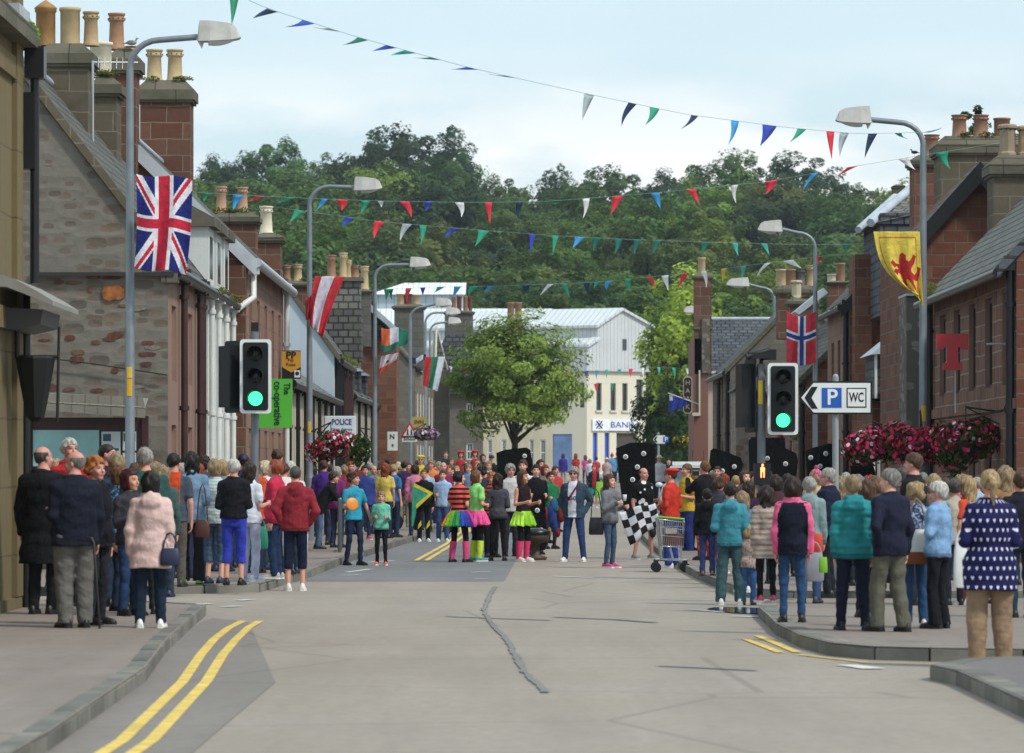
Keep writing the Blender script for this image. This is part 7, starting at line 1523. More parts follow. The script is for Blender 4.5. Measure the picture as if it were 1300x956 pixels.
# green cart on the left pavement
E = empty('garden_cart', (wx(514, 106), 106, gz(106) + PV), 'small green topped cart with black wheels on the left pavement', 'cart'); m = MB().mat(plain('3c6a4a', .6)); m.box(-.35, .45, -.3, .3, .62, .7); m.build('tray', E)
for dx in (-.25, .35):
    m = MB().mat(BLACKP); m.tube([(dx, -.34, .22), (dx, -.26, .22)], .22, 16); m.build('wheel', E)
m = MB().mat(IRON); 
for dx in (-.25, .35): m.tube([(dx, -.28, .2), (dx, -.28, .64)], .02, 6)
m.build('frame', E)
E = empty('bucket', (wx(500, 99.5), 99.5, wz(645, 99.5)), 'red bucket held by the woman in orange', 'bucket'); m = MB().mat(plain('d0391e', .4)); m.lathe([(0, 0), (.13, 0), (.17, .32), (.155, .32), (.12, .02)], seg=16); m.build('bucket_body', E); m = MB().mat(IRON); m.tube([(-.16, 0, .3), (-.12, 0, .44), (0, 0, .5), (.12, 0, .44), (.16, 0, .3)], .008, 5); m.build('handle', E)
# a bundle of red, blue and yellow soft toys hanging by the green jumper
E = empty('toy_bundle', (wx(702, 86), 86, wz(678, 86)), 'bundle of red, blue and yellow cloth shapes hanging beside the green jumper', 'toys'); 
for (dx, dz, r, c_) in ((0, .3, .13, '24397a'), (-.16, .42, .1, '7a2222'), (.17, .4, .11, '7a2222'), (.02, .6, .11, '2c5f8a'), (-.07, .06, .06, '9a842a'), (.1, .03, .07, '7a222c'), (.03, .17, .1, '24397a'), (-.05, .45, .12, '24397a')):
    m = MB().mat(fabric(c_)); m.ball((dx, 0, dz), (r * .8, .09, r * 1.5), 12); m.build('soft_shape', E)
# black drum-like case at the lime tutu
E = empty('round_case', (wx(680, 77), 77, 0), 'brown and black round case standing in the road right of the neon green tutu', 'case'); m = MB().mat(plain('4a3a2a', .6)); m.lathe([(0, 0), (.2, 0), (.22, .05), (.08, .1), (.07, .3), (.24, .36), (.26, .5), (.0, .5)], seg=18); m.build('case_body', E); m = MB().mat(BLACKP); m.lathe([(.27, .48), (.28, .54), (.1, .6), (0, .6)], seg=18); m.build('lid', E)
# shopping trolley
def trolley():
    Y = 67.6; x = wx(851, Y); E = empty('shopping_trolley', (x, Y, 0), 'wire shopping trolley with green handle pushed by the person in the red top', 'trolley')
    ch = plain('b8bcc0', .25, metal=.8, name='chrome'); m = MB().mat(ch)
    x0, x1 = wx(835, Y) - x, wx(868, Y) - x; zt, zb = wz(659, Y), wz(693, Y); d = .75
    def bx(k, yv):   # taper of the basket
        return (x0 + .0, x1) if k else (x0 + .04, x1 - .02)
    corner_t = [(x0, -d / 2, zt), (x1, -d / 2, zt - .05), (x1, d / 2, zt), (x0, d / 2, zt)]; corner_b = [(x0 + .05, -d / 2 + .08, zb), (x1 - .02, -d / 2 + .05, zb - .02), (x1 - .02, d / 2, zb), (x0 + .05, d / 2, zb)]
    for c in (corner_t, corner_b): m.tube(c + [c[0]], .009, 6)
    def lerp(a, b_, k): return tuple(a[i] + (b_[i] - a[i]) * k for i in range(3))
    for i in range(4):
        a0, a1, b0, b1 = corner_t[i], corner_t[(i + 1) % 4], corner_b[i], corner_b[(i + 1) % 4]
        for k in np.linspace(0, 1, 13): m.tube([lerp(a0, a1, k), lerp(b0, b1, k)], .0045, 4, False)
        for k in (.3, .6): m.tube([lerp(a0, b0, k), lerp(a1, b1, k)], .0055, 4, False)
    for k in np.linspace(0, 1, 9): m.tube([lerp(corner_b[0], corner_b[1], k), lerp(corner_b[3], corner_b[2], k)], .0045, 4, False)
    m.build('basket', E)
    m = MB().mat(ch); 
    for yy in (-.28, .28):
        m.tube([(x0 - .02, yy, zt + .02), (x0 + .06, yy, .2), (x0 - .05, yy, .2), (x1 + .04, yy, .2)], .014, 6); m.tube([(x0 + .25, yy, .2), (x0 + .2, yy, zb)], .01, 6); m.tube([(x1 - .03, yy, .2), (x1 - .05, yy, zb)], .01, 6)
    m.tube([(x0 + .06, -.28, .2), (x0 + .06, .28, .2)], .012, 6); m.tube([(x1 + .04, -.28, .2), (x1 + .04, .28, .2)], .012, 6); m.build('chassis', E)
    m = MB().mat(plain('6fae3a', .4)); m.tube([(x0 - .02, -.3, zt + .04), (x1, -.3, zt + .0)], .018, 8); m.build('handle', E)
    for dx in (x0 - .03, x1 + .02):
        for yy in (-.28, .28):
            m = MB().mat(BLACKP); m.tube([(dx, yy - .015, .08), (dx, yy + .015, .08)], .08, 14); m.box(dx - .03, dx + .03, yy - .025, yy + .025, .14, .2); m.build('wheel', E)
    m = MB().mat(plain('6a3428', .6)); m.box(x0 + .1, x1 - .05, -.2, .2, zb + .02, zb + .2); e1 = empty('parcel', (x, Y, 0), 'brown cardboard parcel lying in the shopping trolley', 'parcel'); m.build('carton', e1)
    e2_ = empty('parcel', (x, Y - .1, 0), 'white wrapped parcel lying on the brown one in the trolley', 'parcel'); m = MB().mat(plain('b8a8a0', .5)); m.box(x0 + .12, x1 - .12, -.15, .15, zb + .205, zb + .29); m.build('wrapping', e2_)
trolley()
# ------------------------------------------------------------------ street lamps
GALV = plain('7f878d', .45, metal=.35, var=.15, scale=4, name='galvanised')
LHEAD = plain('b9b6b0', .6, var=.14, scale=5, name='lamp_housing'); LENS = plain('c9cfcf', .15, var=.08, name='lens')
def lamp(label, px, top, Y, headx, heady, side, r=.075, hw=.62, mark=None, zb=None):
    g = (gz(Y) + PV) if zb is None else zb; x = wx(px, Y); E = empty('street_lamp', (x, Y, g), label, 'street lamp', 'street lamps')
    H = wz(top, Y) - g; hx, hz = wx(headx, Y) - x, wz(heady, Y) - g; a = side; cr = .45
    m = MB().mat(GALV); m.tube([(0, 0, 0), (0, 0, 1.4)], r * 1.35, 12); m.tube([(0, 0, 1.4), (0, 0, 1.5), (0, 0, H - cr)], [r * 1.35, r, r * .7], 12)
    arc = [(a * cr * (1 - math.cos(q)), 0, H - cr + cr * math.sin(q) * .93) for q in np.linspace(0, math.pi / 2, 7)]
    m.tube(arc + [(hx, 0, hz)], r * .62, 10); m.build('column', E)
    m = MB().mat(LHEAD); P_ = []
    for u, w_, zt, zb_ in ((0, .1, .17, -.06), (.03, .13, .24, -.07), (.3, .16, .235, -.07), (.8, .15, .2, -.05), (.95, .13, .15, -.03), (1, .1, .1, -.01)):
        P_.append([(hx + a * u * hw, -w_ * 1.0, hz + zb_), (hx + a * (u * .9 + .03) * hw, -w_ * .7, hz + zt), (hx + a * (u * .9 + .03) * hw, w_ * .7, hz + zt), (hx + a * u * hw, w_, hz + zb_)])
    m.grid(P_, True, False); m.face(P_[0]); m.face(P_[-1]); m.prism([(hx - .05 * a, hz + .02), (hx + .1 * a, hz - .05), (hx + .06 * a, hz - .17)], -.04, .04); m.build('lamp_head', E)
    m = MB().mat(LENS); m.grid([[(hx + a * hw * (.25 + .68 * u), .11 * math.cos(q) * (1 - .5 * u), hz - .045 + .04 * u - abs(math.sin(q)) * .1 * math.sin(math.pi * min(1, .25 + u * .75)) ** .6) for q in np.linspace(0, math.pi, 8)] for u in np.linspace(0, 1, 7)]); m.build('lens', E)
    for (y0, y1, c_) in (mark or ()):
        m = MB().mat(plain(c_, .5, name='column_label')); zz0, zz1 = wz(y1, Y) - g, wz(y0, Y) - g; m.grid([[((r * 1.04) * math.cos(q), (r * 1.04) * math.sin(q), z) for q in np.linspace(-2.1, -1.05, 6)] for z in (zz0, zz1)]); m.build('column_label', E)
    return E
lamp('nearest left street lamp carrying the union flag beside the gable', 165, 48, 61, 251, 47, 1, mark=((466, 480, 'd8b23a'), (481, 503, 'd8a21a')), hw=.64)
lamp('left street lamp carrying the red and white striped flag', 393, 235, 91.4, 449, 238, 1, mark=((535, 550, 'd8b23a'),), hw=.64)
lamp('third lamp on the left side, above the orange white and green flag', 476, 335, 124, 520, 336, 1, hw=.64)
lamp('fourth lamp on the left side, carrying the school warning sign', 521, 389, 152, 553, 386, 1, hw=.62)
lamp('fifth lamp on the left side, beside the red green and white flag', 540, 396, 172, 566, 397, 1, hw=.62)
lamp('farthest lamp on the left side, in front of the hollow capped stack', 546, 409, 186, 569, 409, 1, hw=.6)
lamp('nearest right street lamp carrying the yellow lion flag', 1172, 153, 73.5, 1106, 152, -1, r=.08, hw=.64, mark=((515, 535, 'c8a23a'),))
lamp('right street lamp carrying the norwegian flag', 1035, 294, 107, 993, 291, -1, hw=.64)
lamp('third lamp on the right side, left of the clay pots', 983, 364, 143, 951, 361, -1, hw=.8)
lamp('farthest right lamp, half hidden by the tall reddish chimney', 897, 396, 176, 884, 395, -1, hw=.55)
# ------------------------------------------------------------------ flags (cloth with real colour fields)
def flag(name, label, corners, Y, func, nu=60, nv=60, wave=.06, ph=0, curve=None, cat='flag', freq=2.2):
    """corners: photo positions of top-left, top-right, bottom-right, bottom-left; func(u,v) -> colour, v down"""
    x0, z0 = wx(corners[0][0], Y), wz(corners[0][1], Y); E = empty(name, (x0, Y, z0), label, cat); m = MB(); cs = {}
    def pt(u, v):
        if curve: px, py = curve(u, v)
        else:
            (ax, ay), (bx, by), (cx_, cy), (dx, dy) = corners; px = (ax * (1 - u) + bx * u) * (1 - v) + (dx * (1 - u) + cx_ * u) * v; py = (ay * (1 - u) + by * u) * (1 - v) + (dy * (1 - u) + cy * u) * v
        return (wx(px, Y) - x0, wave * math.sin(u * freq * 6.28 + v * 3 + ph) * (.3 + v), wz(py, Y) - z0)
    G = [[pt(i / nu, j / nv) for j in range(nv + 1)] for i in range(nu + 1)]; o_ = 0
    m.v = [p for r in G for p in r]
    for i in range(nu):
        for j in range(nv):
            c = func((i + .5) / nu, (j + .5) / nv)
            if c is None: continue
            if c not in cs: cs[c] = fabric(c)
            m.mat(cs[c]); k = nv + 1; m.f.append((i * k + j, i * k + j + 1, (i + 1) * k + j + 1, (i + 1) * k + j)); m.m.append(m.cur); m.sm.append(True)
    o = m.build('cloth', E); md = o.modifiers.new('thickness', 'SOLIDIFY'); md.thickness = .006; return E
def union(u, v):          # hung sideways: u across the short side, v along the long side
    R_, W_, B_ = 'c8203a', 'e6e4ea', '232a78'; x, y = (v - .5) * 2, (u - .5); ax, ay = abs(x), abs(y)
    if ax < .1 or ay < .1: return R_
    if ax < .167 or ay < .167: return W_
    d = (abs(x) / 2 - abs(y)); s_ = 1 if x * y > 0 else -1; dd = (abs(x) / 2 - abs(y)) * .894
    off = dd * (1 if x > 0 else -1) * (1 if True else s_)
    if -.034 < dd + (.034 if x * y > 0 else -.034) * 1 < .034 * 1 and abs(dd) < .067: return R_
    if abs(dd) < .1: return W_
    return B_
flag('union_flag', 'red, white and blue union flag hanging from the nearest left lamp', [(173, 221), (244, 227), (236, 347), (170, 341)], 60.6, union, 90, 120, .05, curve=lambda u, v: (173 - 3 * v + u * (71 - 5 * v) + 2 * math.sin(v * 3), 221 + 6 * u + v * (119 + 2 * u) + 2 * math.sin(u * 7)))
flag('striped_flag', 'red, white and red striped flag hanging slanted from the second left lamp', [], 90.5, lambda u, v: 'd83340' if u < .2 or u > .64 else 'dcd8e2', 40, 40, .08, curve=lambda u, v: (399 - 4 * v + u * (37 - 12 * v) - 10 * v * (u), 352 + u * 1 + v * (74 + 2 * u))) if 0 else None
def _aus(u, v): return (400 + 38 * u + (-6 - 22 * u) * v - 3 * math.sin(v * 3), 351 + 0 * u + v * (62 + 16 * u))
E = empty('striped_flag', (wx(400, 90.8), 90.8, wz(351, 90.8)), 'red and white striped flag hanging slanted from the second left lamp', 'flag'); bpy.data.objects.remove(E)
def flag2(label, Y, func, curve, nu=40, nv=40, wave=.06, name='flag'):
    return flag(name, label, [curve(0, 0)], Y, func, nu, nv, wave, curve=curve)
flag2('red, white and red striped flag hanging slanted from the second left lamp', 90.8, lambda u, v: 'd0303c' if u < .22 or u > .66 else 'd9d5e0', _aus, name='striped_flag')
flag2('twisted red flag tail wrapped round the second left lamp', 90.9, lambda u, v: 'c83038', lambda u, v: (388 + 14 * u, 378 + 14 * u * 0 + 28 * v - 10 * u + 3 * math.sin(u * 5)), 12, 12, name='flag_tail')
flag2('orange, white and green flag on the third left lamp', 123.5, lambda u, v: ('e0683a' if u < .33 else 'd8dae6' if u < .66 else '2a7a64') if v < .72 or u > .8 else '2a7a64', lambda u, v: (484 + 34 * u, 416 + 2 * u + v * (30 - 14 * u * u) + 1.5 * math.sin(u * 8)), name='tricolour_flag')
flag2('white and orange folded flag below the orange, white and green one', 123.6, lambda u, v: 'd9502e' if v > .66 + .2 * u else ('20242c' if (u - .45) ** 2 + (v - .5) ** 2 < .008 else 'd0c6cc'), lambda u, v: (480 + 22 * u + 4 * (1 - v), 452 - 4 * u + v * (24 - 14 * u)), name='folded_flag')
flag2('red, green and white flag on the fifth left lamp', 160, lambda u, v: 'c02a34' if u < .34 else '2c7d5a' if u < .68 else 'd2d6e0', lambda u, v: (539 + 26 * u - 2 * v - 8 * u * v, 453 + 0 * u + v * (36 + 8 * u)), name='tricolour_flag')
flag2('small dark blue and white flag left of the red, green and white one', 160.5, lambda u, v: '232c5c' if u < .3 or u > .8 or abs(v - .5) > .38 else 'c8ccd8', lambda u, v: (523 + 18 * u, 453 + v * 8 - 2 * u + 2 * math.sin(u * 6)), 20, 12, name='small_flag')
def nor(u, v):
    if abs(u - .52) < .07 or abs(v - .44) < .045: return '28408c'
    if abs(u - .52) < .13 or abs(v - .44) < .085: return 'dcdce4'
    return 'c8303e'
flag2('red flag with blue and white cross hanging from the second right lamp', 106.5, nor, lambda u, v: (999 + 37 * u - .5 * v, 395 + v * (65 + 4 * math.sin(u * 3.1)) + 7 * math.sin(u * 3.14) * (1 - v)), 60, 60, name='cross_flag')
lion = [(.22, .50), (.30, .44), (.36, .50), (.44, .50), (.46, .43), (.50, .36), (.56, .33), (.63, .37), (.62, .44), (.68, .46), (.75, .42), (.80, .36), (.87, .38), (.84, .44), (.80, .49), (.73, .54), (.70, .60), (.78, .64), (.86, .60), (.90, .52), (.97, .54), (.93, .64), (.88, .71), (.80, .73), (.72, .71), (.70, .78), (.76, .84), (.70, .90), (.62, .86), (.60, .77), (.54, .72), (.48, .74), (.44, .82), (.34, .84), (.30, .78), (.38, .74), (.40, .66), (.34, .64), (.26, .68), (.20, .63), (.28, .58), (.38, .58), (.36, .54), (.28, .56)]
def inpoly(x, y, P_):
    c = False; j = len(P_) - 1
    for i in range(len(P_)):
        if (P_[i][1] > y) != (P_[j][1] > y) and x < (P_[j][0] - P_[i][0]) * (y - P_[i][1]) / (P_[j][1] - P_[i][1]) + P_[i][0]: c = not c
        j = i
    return c
def lionf(u, v):
    if inpoly(u * .98, v * 1.0 + .05, lion): return 'b8282e'
    e = min(u, 1 - u) ; 
    if .085 < e < .115 and .08 < v < .93: return 'c8742c'
    if (.07 < v < .095 or .9 < v < .925) and .1 < u < .9: return 'c8742c'
    return 'e6cc4e'
def _lion(u, v):
    L = 1109 + 14 * v + 42 * v ** 3; Rr = 1168 + 3 * v; return (L + (Rr - L) * u, 294 + v * 95 - (v * (1 - u)) * 16 * v)
flag2('yellow flag with a red rampant lion hanging curled from the nearest right lamp', 73.0, lionf, _lion, 90, 100, .07, name='lion_flag')
flag2('small blue flag on a slanting white pole by the tall chimney', 150, lambda u, v: '2c3f9c' if not (u < .2 and v < .3) else 'd0d4e0', lambda u, v: (850 + 22 * u, 501 + 5 * u + v * (24 - 16 * u)), 16, 16, name='small_flag')
E = empty('flag_pole', (wx(887, 150), 150, wz(513, 150)), 'thin white pole carrying the small blue flag', 'pole'); m = MB().mat(SASH); m.tube([(0, 0, 0), (wx(848, 150) - wx(887, 150), 0, wz(499, 150) - wz(513, 150))], .02, 6); m.build('pole_shaft', E)
# ------------------------------------------------------------------ bunting
BC = dict(g='2f9a78', b='3548b0', r='e8384a', w='e8e8e8', k='26365a', c='3f9ad8', y='d8a83a', s='a8b4b8', t='45b0a4', d='1f6a5e')
def bunting(label, Y0, Y1, line, pens, sz=1.0, droop=1.0):
    x_a, x_b = line[0][0], line[-1][0]
    def yat(px): return Y0 + (Y1 - Y0) * (px - x_a) / (x_b - x_a)
    def ly(px): return float(np.interp(px, [p[0] for p in line], [p[1] for p in line]))
    ox, oz = wx(x_a, Y0), wz(line[0][1], Y0); E = empty('bunting', (ox, Y0, oz), label, 'bunting', 'strings of bunting across the street')
    def W(px, py): y = yat(px); return Vector((wx(px, y) - ox, y - Y0, wz(py, y) - oz))
    m = MB().mat(plain('7fa8a0', .6, name='cord')); m.tube([W(px, ly(px)) for px in np.linspace(x_a, x_b, 40)], .0035, 4); m.build('cord', E)
    for px, c, wpx, dx, dy in pens:
        y0 = ly(px); wpx *= 1.15; dx *= 1.12; dy = dy * 1.15 + 1; m = MB().mat(plain(BC[c], .8, var=.1, name='pennant_cloth')); a, b_, t_ = W(px - wpx / 2, ly(px - wpx / 2)), W(px + wpx / 2, ly(px + wpx / 2)), W(px + dx, y0 + dy)
        rows = []; bend = RND.uniform(-.04, .04); rows_n = 6
        for i in range(rows_n + 1):
            k = i / rows_n; L_ = a.lerp(t_, k); R_ = b_.lerp(t_, k); o = Vector((bend * math.sin(k * 3), .05 * math.sin(k * 2.5), 0)); mid = (L_ + R_) / 2 + Vector((0, .04 * (1 - k), 0)); rows.append([L_ + o, mid + o, R_ + o])
        m.grid(rows); o = m.build('pennant', E); md = o.modifiers.new('thickness', 'SOLIDIFY'); md.thickness = .004
bunting('highest bunting string, crossing the open sky from upper left', 48, 73.4, [(285, -14), (337, 10), (450, 46), (592, 85), (745, 119), (870, 145), (1000, 162), (1090, 170), (1172, 168)],
        [(297, 'g', 11, -3, 34), (346, 'k', 12, -22, 8), (392, 'b', 14, -28, 5), (425, 's', 12, -24, -4), (461, 'd', 12, -24, 6), (497, 'b', 12, -22, 4), (521, 't', 12, -22, 3), (554, 'd', 12, -24, -2), (600, 'b', 14, -24, 0), (650, 'd', 14, -26, -4),
         (748, 's', 11, -8, 28), (803, 'k', 9, -12, 24), (831, 'g', 11, -11, 18), (882, 'k', 8, -16, 14), (933, 'c', 9, -8, 26), (977, 'b', 16, -11, 22), (1018, 'g', 10, -14, 14), (1054, 'r', 9, 2, 30), (1072, 's', 10, -5, 26), (1108, 'k', 10, -9, 26), (1140, 't', 8, 12, 6), (1176, 'c', 8, 18, -6)])
bunting('second bunting string, from the left chimneys to the right gable', 82, 84.5, [(245, 244), (330, 249), (470, 255), (600, 257), (690, 256), (820, 246), (970, 231), (1085, 211), (1190, 194), (1292, 178)],
        [(264, 'g', 8, -5, 9), (303, 'c', 12, -6, 16), (331, 'r', 12, -14, 5), (368, 'g', 12, -16, 6), (412, 'c', 8, -10, 12), (433, 'r', 14, 0, 11), (464, 'g', 10, -6, 14), (483, 'w', 7, 1, 6), (513, 'r', 11, 8, 17), (544, 'b', 10, -4, 10), (583, 'w', 10, 2, 16), (620, 'r', 8, 2, 24),
         (660, 'k', 8, -1, 20), (705, 'g', 9, 0, 3), (744, 'w', 8, -4, 22), (784, 'r', 12, -8, 20), (832, 'c', 10, 6, 17), (877, 'r', 10, 10, 16), (933, 'w', 7, 2, 20), (979, 'r', 15, -6, 14), (1035, 'c', 8, -14, 18), (1083, 'r', 12, -18, 10), (1147, 'w', 12, 14, 12), (1196, 'g', 14, 10, 18), (1280, 'g', 10, 2, 18)], .9)
bunting('third bunting string, low across the wood from the second left lamp', 93, 106, [(345, 262), (400, 270), (480, 281), (620, 293), (700, 299), (800, 304), (920, 308), (1036, 311), (1110, 309)],
        [(381, 'g', 12, -12, 12), (445, 'b', 12, -10, 9), (482, 'r', 11, -6, 18), (517, 's', 10, -8, 18), (537, 'g', 8, -3, 21), (579, 'b', 10, -12, 10), (614, 'g', 12, -10, 17), (676, 'b', 7, -2, 20), (705, 'g', 7, -3, 20), (736, 'c', 11, -8, 11), (758, 'd', 10, -4, 14), (785, 'd', 9, -4, 16), (810, 'd', 9, -4, 16), (835, 'd', 9, -5, 14), (895, 'd', 9, -3, 14), (933, 't', 7, 4, 14), (970, 't', 7, 6, 12), (1075, 'd', 9, -3, 10)], .9)
bunting('fourth bunting string, rising to the second right lamp', 120, 108, [(470, 368), (560, 364), (640, 363), (760, 358), (870, 347), (950, 337), (1036, 326), (1110, 320)],
        [(452 + 40, 'g', 8, -2, 12), (497, 'd', 5, 1, 12), (519, 'r', 7, -2, 15), (537, 'b', 6, 0, 8), (560, 't', 9, -8, 6), (581, 'c', 8, -6, 12), (602, 'g', 10, -6, 10), (623, 'c', 8, -8, 6), (668, 'k', 9, -4, 10), (699, 'w', 7, -12, 12), (716, 'g', 7, 7, 15), (745, 'k', 8, 2, 12), (758, 't', 6, -4, 6), (773, 'c', 8, -2, 9), (797, 'g', 7, 4, 14), (824, 'r', 7, 6, 11), (844, 'w', 8, 4, 16), (870, 'r', 8, -10, 16), (893, 'w', 6, 3, 18), (919, 'y', 6, -1, 14), (944, 't', 6, -3, 14), (975, 'w', 7, -12, 14), (1000, 'w', 12, 16, 8), (1036, 'r', 14, 2, 6), (1066, 'y', 10, 4, 0)], .9)
bunting('fifth bunting string, in front of the square tree and the clad gable', 190, 200, [(560, 464), (640, 472), (720, 472), (760, 470), (840, 466), (905, 470)],
        [(572, 'w', 4, 0, 5), (590, 'r', 5, 2, 8), (600, 'w', 4, 1, 7), (617, 'g', 4, 0, 6), (640, 'c', 4, 1, 8), (657, 'c', 4, 0, 9), (672, 'w', 4, 1, 6), (686, 'c', 4, 0, 9), (718, 'r', 6, 1, 12), (745, 'b', 5, 0, 8), (758, 'c', 4, 0, 10), (770, 't', 4, 0, 9), (787, 't', 4, 0, 6), (801, 'r', 5, 0, 9), (816, 'w', 4, 1, 9), (836, 't', 4, 0, 8), (855, 'g', 4, 1, 12), (873, 'w', 4, 1, 6)], .6)
bunting('lowest bunting string, through the crown of the square tree', 205, 210, [(565, 486), (700, 488), (820, 486)], [(596, 'r', 5, 1, 7), (626, 'w', 4, 0, 6), (640, 'g', 4, 0, 6), (720, 'r', 6, 0, 10), (757, 'r', 5, 0, 8), (777, 'g', 4, 1, 8)], .6)
# ------------------------------------------------------------------ signs
def board(E, poly, y0, y1, mat, name='board', bev=.0):
    m = MB().mat(mat); m.prism(poly, y0, y1); o = m.build(name, E)
    if bev: b_ = o.modifiers.new('bevel', 'BEVEL'); b_.width = bev; b_.segments = 3
    return o
WHT = plain('dfe1e0', .45, var=.05, name='sign_white'); BLK = plain('0e0f12', .45, name='sign_black'); SBL = plain('1f57b0', .45, var=.05, name='sign_blue')
# direction sign P / WC
def dirsign(label, pxl, pxr, pyt, pyb, Y, pole, wc=True):
    x0, x1, z1, z0 = wx(pxl, Y), wx(pxr, Y), wz(pyt, Y), wz(pyb, Y); h = z1 - z0; zc = (z0 + z1) / 2; xp = wx(pole, Y); E = empty('direction_sign', (xp, Y, gz(Y) + PV), label, 'sign'); ox, oz = xp, gz(Y) + PV
    def arr(g): return [(x0 + g * 1.3 - ox, zc - oz), (x0 + h * .42 + g * .4 - ox, z1 - g - oz), (x1 - g - ox, z1 - g - oz), (x1 - g - ox, z0 + g - oz), (x0 + h * .42 + g * .4 - ox, z0 + g - oz)]
    board(E, arr(0), -.03, -.0, BLK, 'board', .02 if wc else 0); board(E, arr(h * .055), -.036, -.029, WHT, 'face'); board(E, arr(h * .055)[:0] or [(x0 + h * .17 - ox, zc - oz), (x0 + h * .38 - ox, zc + h * .33 - oz), (x0 + h * .57 - ox, zc + h * .33 - oz), (x0 + h * .38 - ox, zc - oz), (x0 + h * .57 - ox, zc - h * .33 - oz), (x0 + h * .38 - ox, zc - h * .33 - oz)], -.042, -.035, BLK, 'arrow')
    bx0 = x0 + h * .69 - ox if wc else x0 + h * 1.15 - ox; s_ = h * .6
    board(E, [(bx0, zc - s_ / 2 - oz), (bx0 + s_, zc - s_ / 2 - oz), (bx0 + s_, zc + s_ / 2 - oz), (bx0, zc + s_ / 2 - oz)], -.042, -.035, SBL, 'parking_panel')
    text_mesh('P', h * .66, WHT, 'lettering', E, face_cam(bx0 + s_ * .52, -.044, zc - oz), depth=.002, bold=h * .012)
    if wc:
        cx0 = bx0 + s_ * 1.25; board(E, [(cx0, zc - s_ / 2 - oz), (cx0 + s_, zc - s_ / 2 - oz), (cx0 + s_, zc + s_ / 2 - oz), (cx0, zc + s_ / 2 - oz)], -.040, -.035, BLK, 'toilet_panel'); q = s_ * .06
        board(E, [(cx0 + q, zc - s_ / 2 + q - oz), (cx0 + s_ - q, zc - s_ / 2 + q - oz), (cx0 + s_ - q, zc + s_ / 2 - q - oz), (cx0 + q, zc + s_ / 2 - q - oz)], -.044, -.0395, WHT, 'toilet_panel_face')
        text_mesh('WC', h * .4, BLK, 'lettering', E, face_cam(cx0 + s_ * .5, -.046, zc - oz), depth=.002, bold=.003, width=s_ * .74)
    m = MB().mat(plain('8d9396', .5, var=.1)); m.tube([(0, .04, 0), (0, .04, z1 - oz + .06)], .045 if wc else .05, 10); m.ball((0, .04, z1 - oz + .06), .045, 8); m.build('post', E)
dirsign('black bordered white direction sign with arrow, P and WC', 1014, 1107, 484, 526, 57, 1061)
dirsign('small distant direction sign with arrow and blue P', 828, 845, 552, 564, 170, 836, wc=False)
def simple_sign(name, label, pxl, pxr, pyt, pyb, Y, mat, texts=(), depth=.04, rz=0, frame=None, cat='sign'):
    x0, x1, z1, z0 = wx(pxl, Y), wx(pxr, Y), wz(pyt, Y), wz(pyb, Y); E = empty(name, (x0, Y, z0), label, cat); w_, h = x1 - x0, z1 - z0
    if frame: board(E, [(-.02, -.02), (w_ + .02, -.02), (w_ + .02, h + .02), (-.02, h + .02)], -depth * .5, depth, frame, 'frame')
    board(E, [(0, 0), (w_, 0), (w_, h), (0, h)], -depth, -depth * .5 - .001, mat)
    for tx in texts:
        body, u, v, size, c_ = tx[:5]; rot = tx[5] if len(tx) > 5 else 0; wd = tx[6] if len(tx) > 6 else None
        text_mesh(body, size, plain(c_, .5, name='ink'), 'lettering', E, face_cam(w_ * u, -depth - .006, h * v, ry=rot), depth=.003, bold=.004 if size > .12 else 0, width=wd)
    return E, w_, h
E, w_, h = simple_sign('shop_sign', 'bright green hanging sign with vertical dark lettering behind the left signal', 329, 371, 481, 543, 82.5, plain('55b83a', .5, var=.05), (('co-operative', .56, .5, .22, '173a2a', R(-90), .88), ('The', .84, .8, .18, '173a2a', R(-90), .23)))
E, w_, h = simple_sign('payment_sign', 'black hanging sign with gold shield panel above the green sign', 358, 382, 445, 481, 90.3, plain('15161a', .5))
ox = E.location; board(E, [(0, h * .97), (w_, h * .97), (w_, h * .42), (w_ * .5, h * .22), (0, h * .42)], -.05, -.041, plain('c8922c', .5, var=.08), 'shield')
text_mesh('PP', .22, plain('2a1c14', .5), 'lettering', E, face_cam(w_ * .48, -.054, h * .82), bold=.006); text_mesh('Pay\nPoint', .1, plain('6a2a14', .5), 'lettering', E, face_cam(w_ * .48, -.054, h * .58)); board(E, [(w_ * .66, h * .05), (w_ * .96, h * .05), (w_ * .96, h * .3), (w_ * .66, h * .3)], -.05, -.041, WHT, 'emblem_panel'); board(E, [(w_ * .81 + .045 * math.cos(q), h * .19 + .045 * math.sin(q)) for q in np.arange(0, 6.2, .5)], -.056, -.05, plain('1c2450', .5), 'emblem')
E, w_, h = simple_sign('blue_round_sign', 'small blue and white round sign behind the left signal head', 344, 349, 448, 466, 91, plain('2a4aa0', .5)) if 0 else (None, 0, 0)
simple_sign('police_sign', 'white police sign with blue lettering beside the red flower basket', 413, 451, 529, 554, 108, plain('ccd4da', .5, var=.05), (('POLICE', .55, .72, .21, '2c3a8a', 0, .52), ('Open  Service', .55, .36, .1, '2c3a8a', 0, .55), ('Point', .6, .14, .1, '2c3a8a')), frame=WHT)
simple_sign('wall_sign', 'mustard yellow hanging sign behind the school warning sign', 523, 541, 529, 543, 156, plain('a8904a', .5, var=.2), (('INN', .5, .5, .2, '4a3a1a'),))
simple_sign('road_sign', 'tall white sign with black symbols beyond the police sign', 492, 505, 548, 572, 134, plain('cfd1d0', .5), (('N', .45, .72, .22, '17181c'), ('a', .5, .3, .16, '17181c')))
simple_sign('plaque', 'small white poster on the right sandstone wall above the flowers', 1228, 1245, 502, 525, 78, plain('ccd2d4', .5), (('ROOM', .5, .8, .05, '3a4a5a'), ('TO LET', .5, .45, .07, '3a4a5a')), frame=SASH)
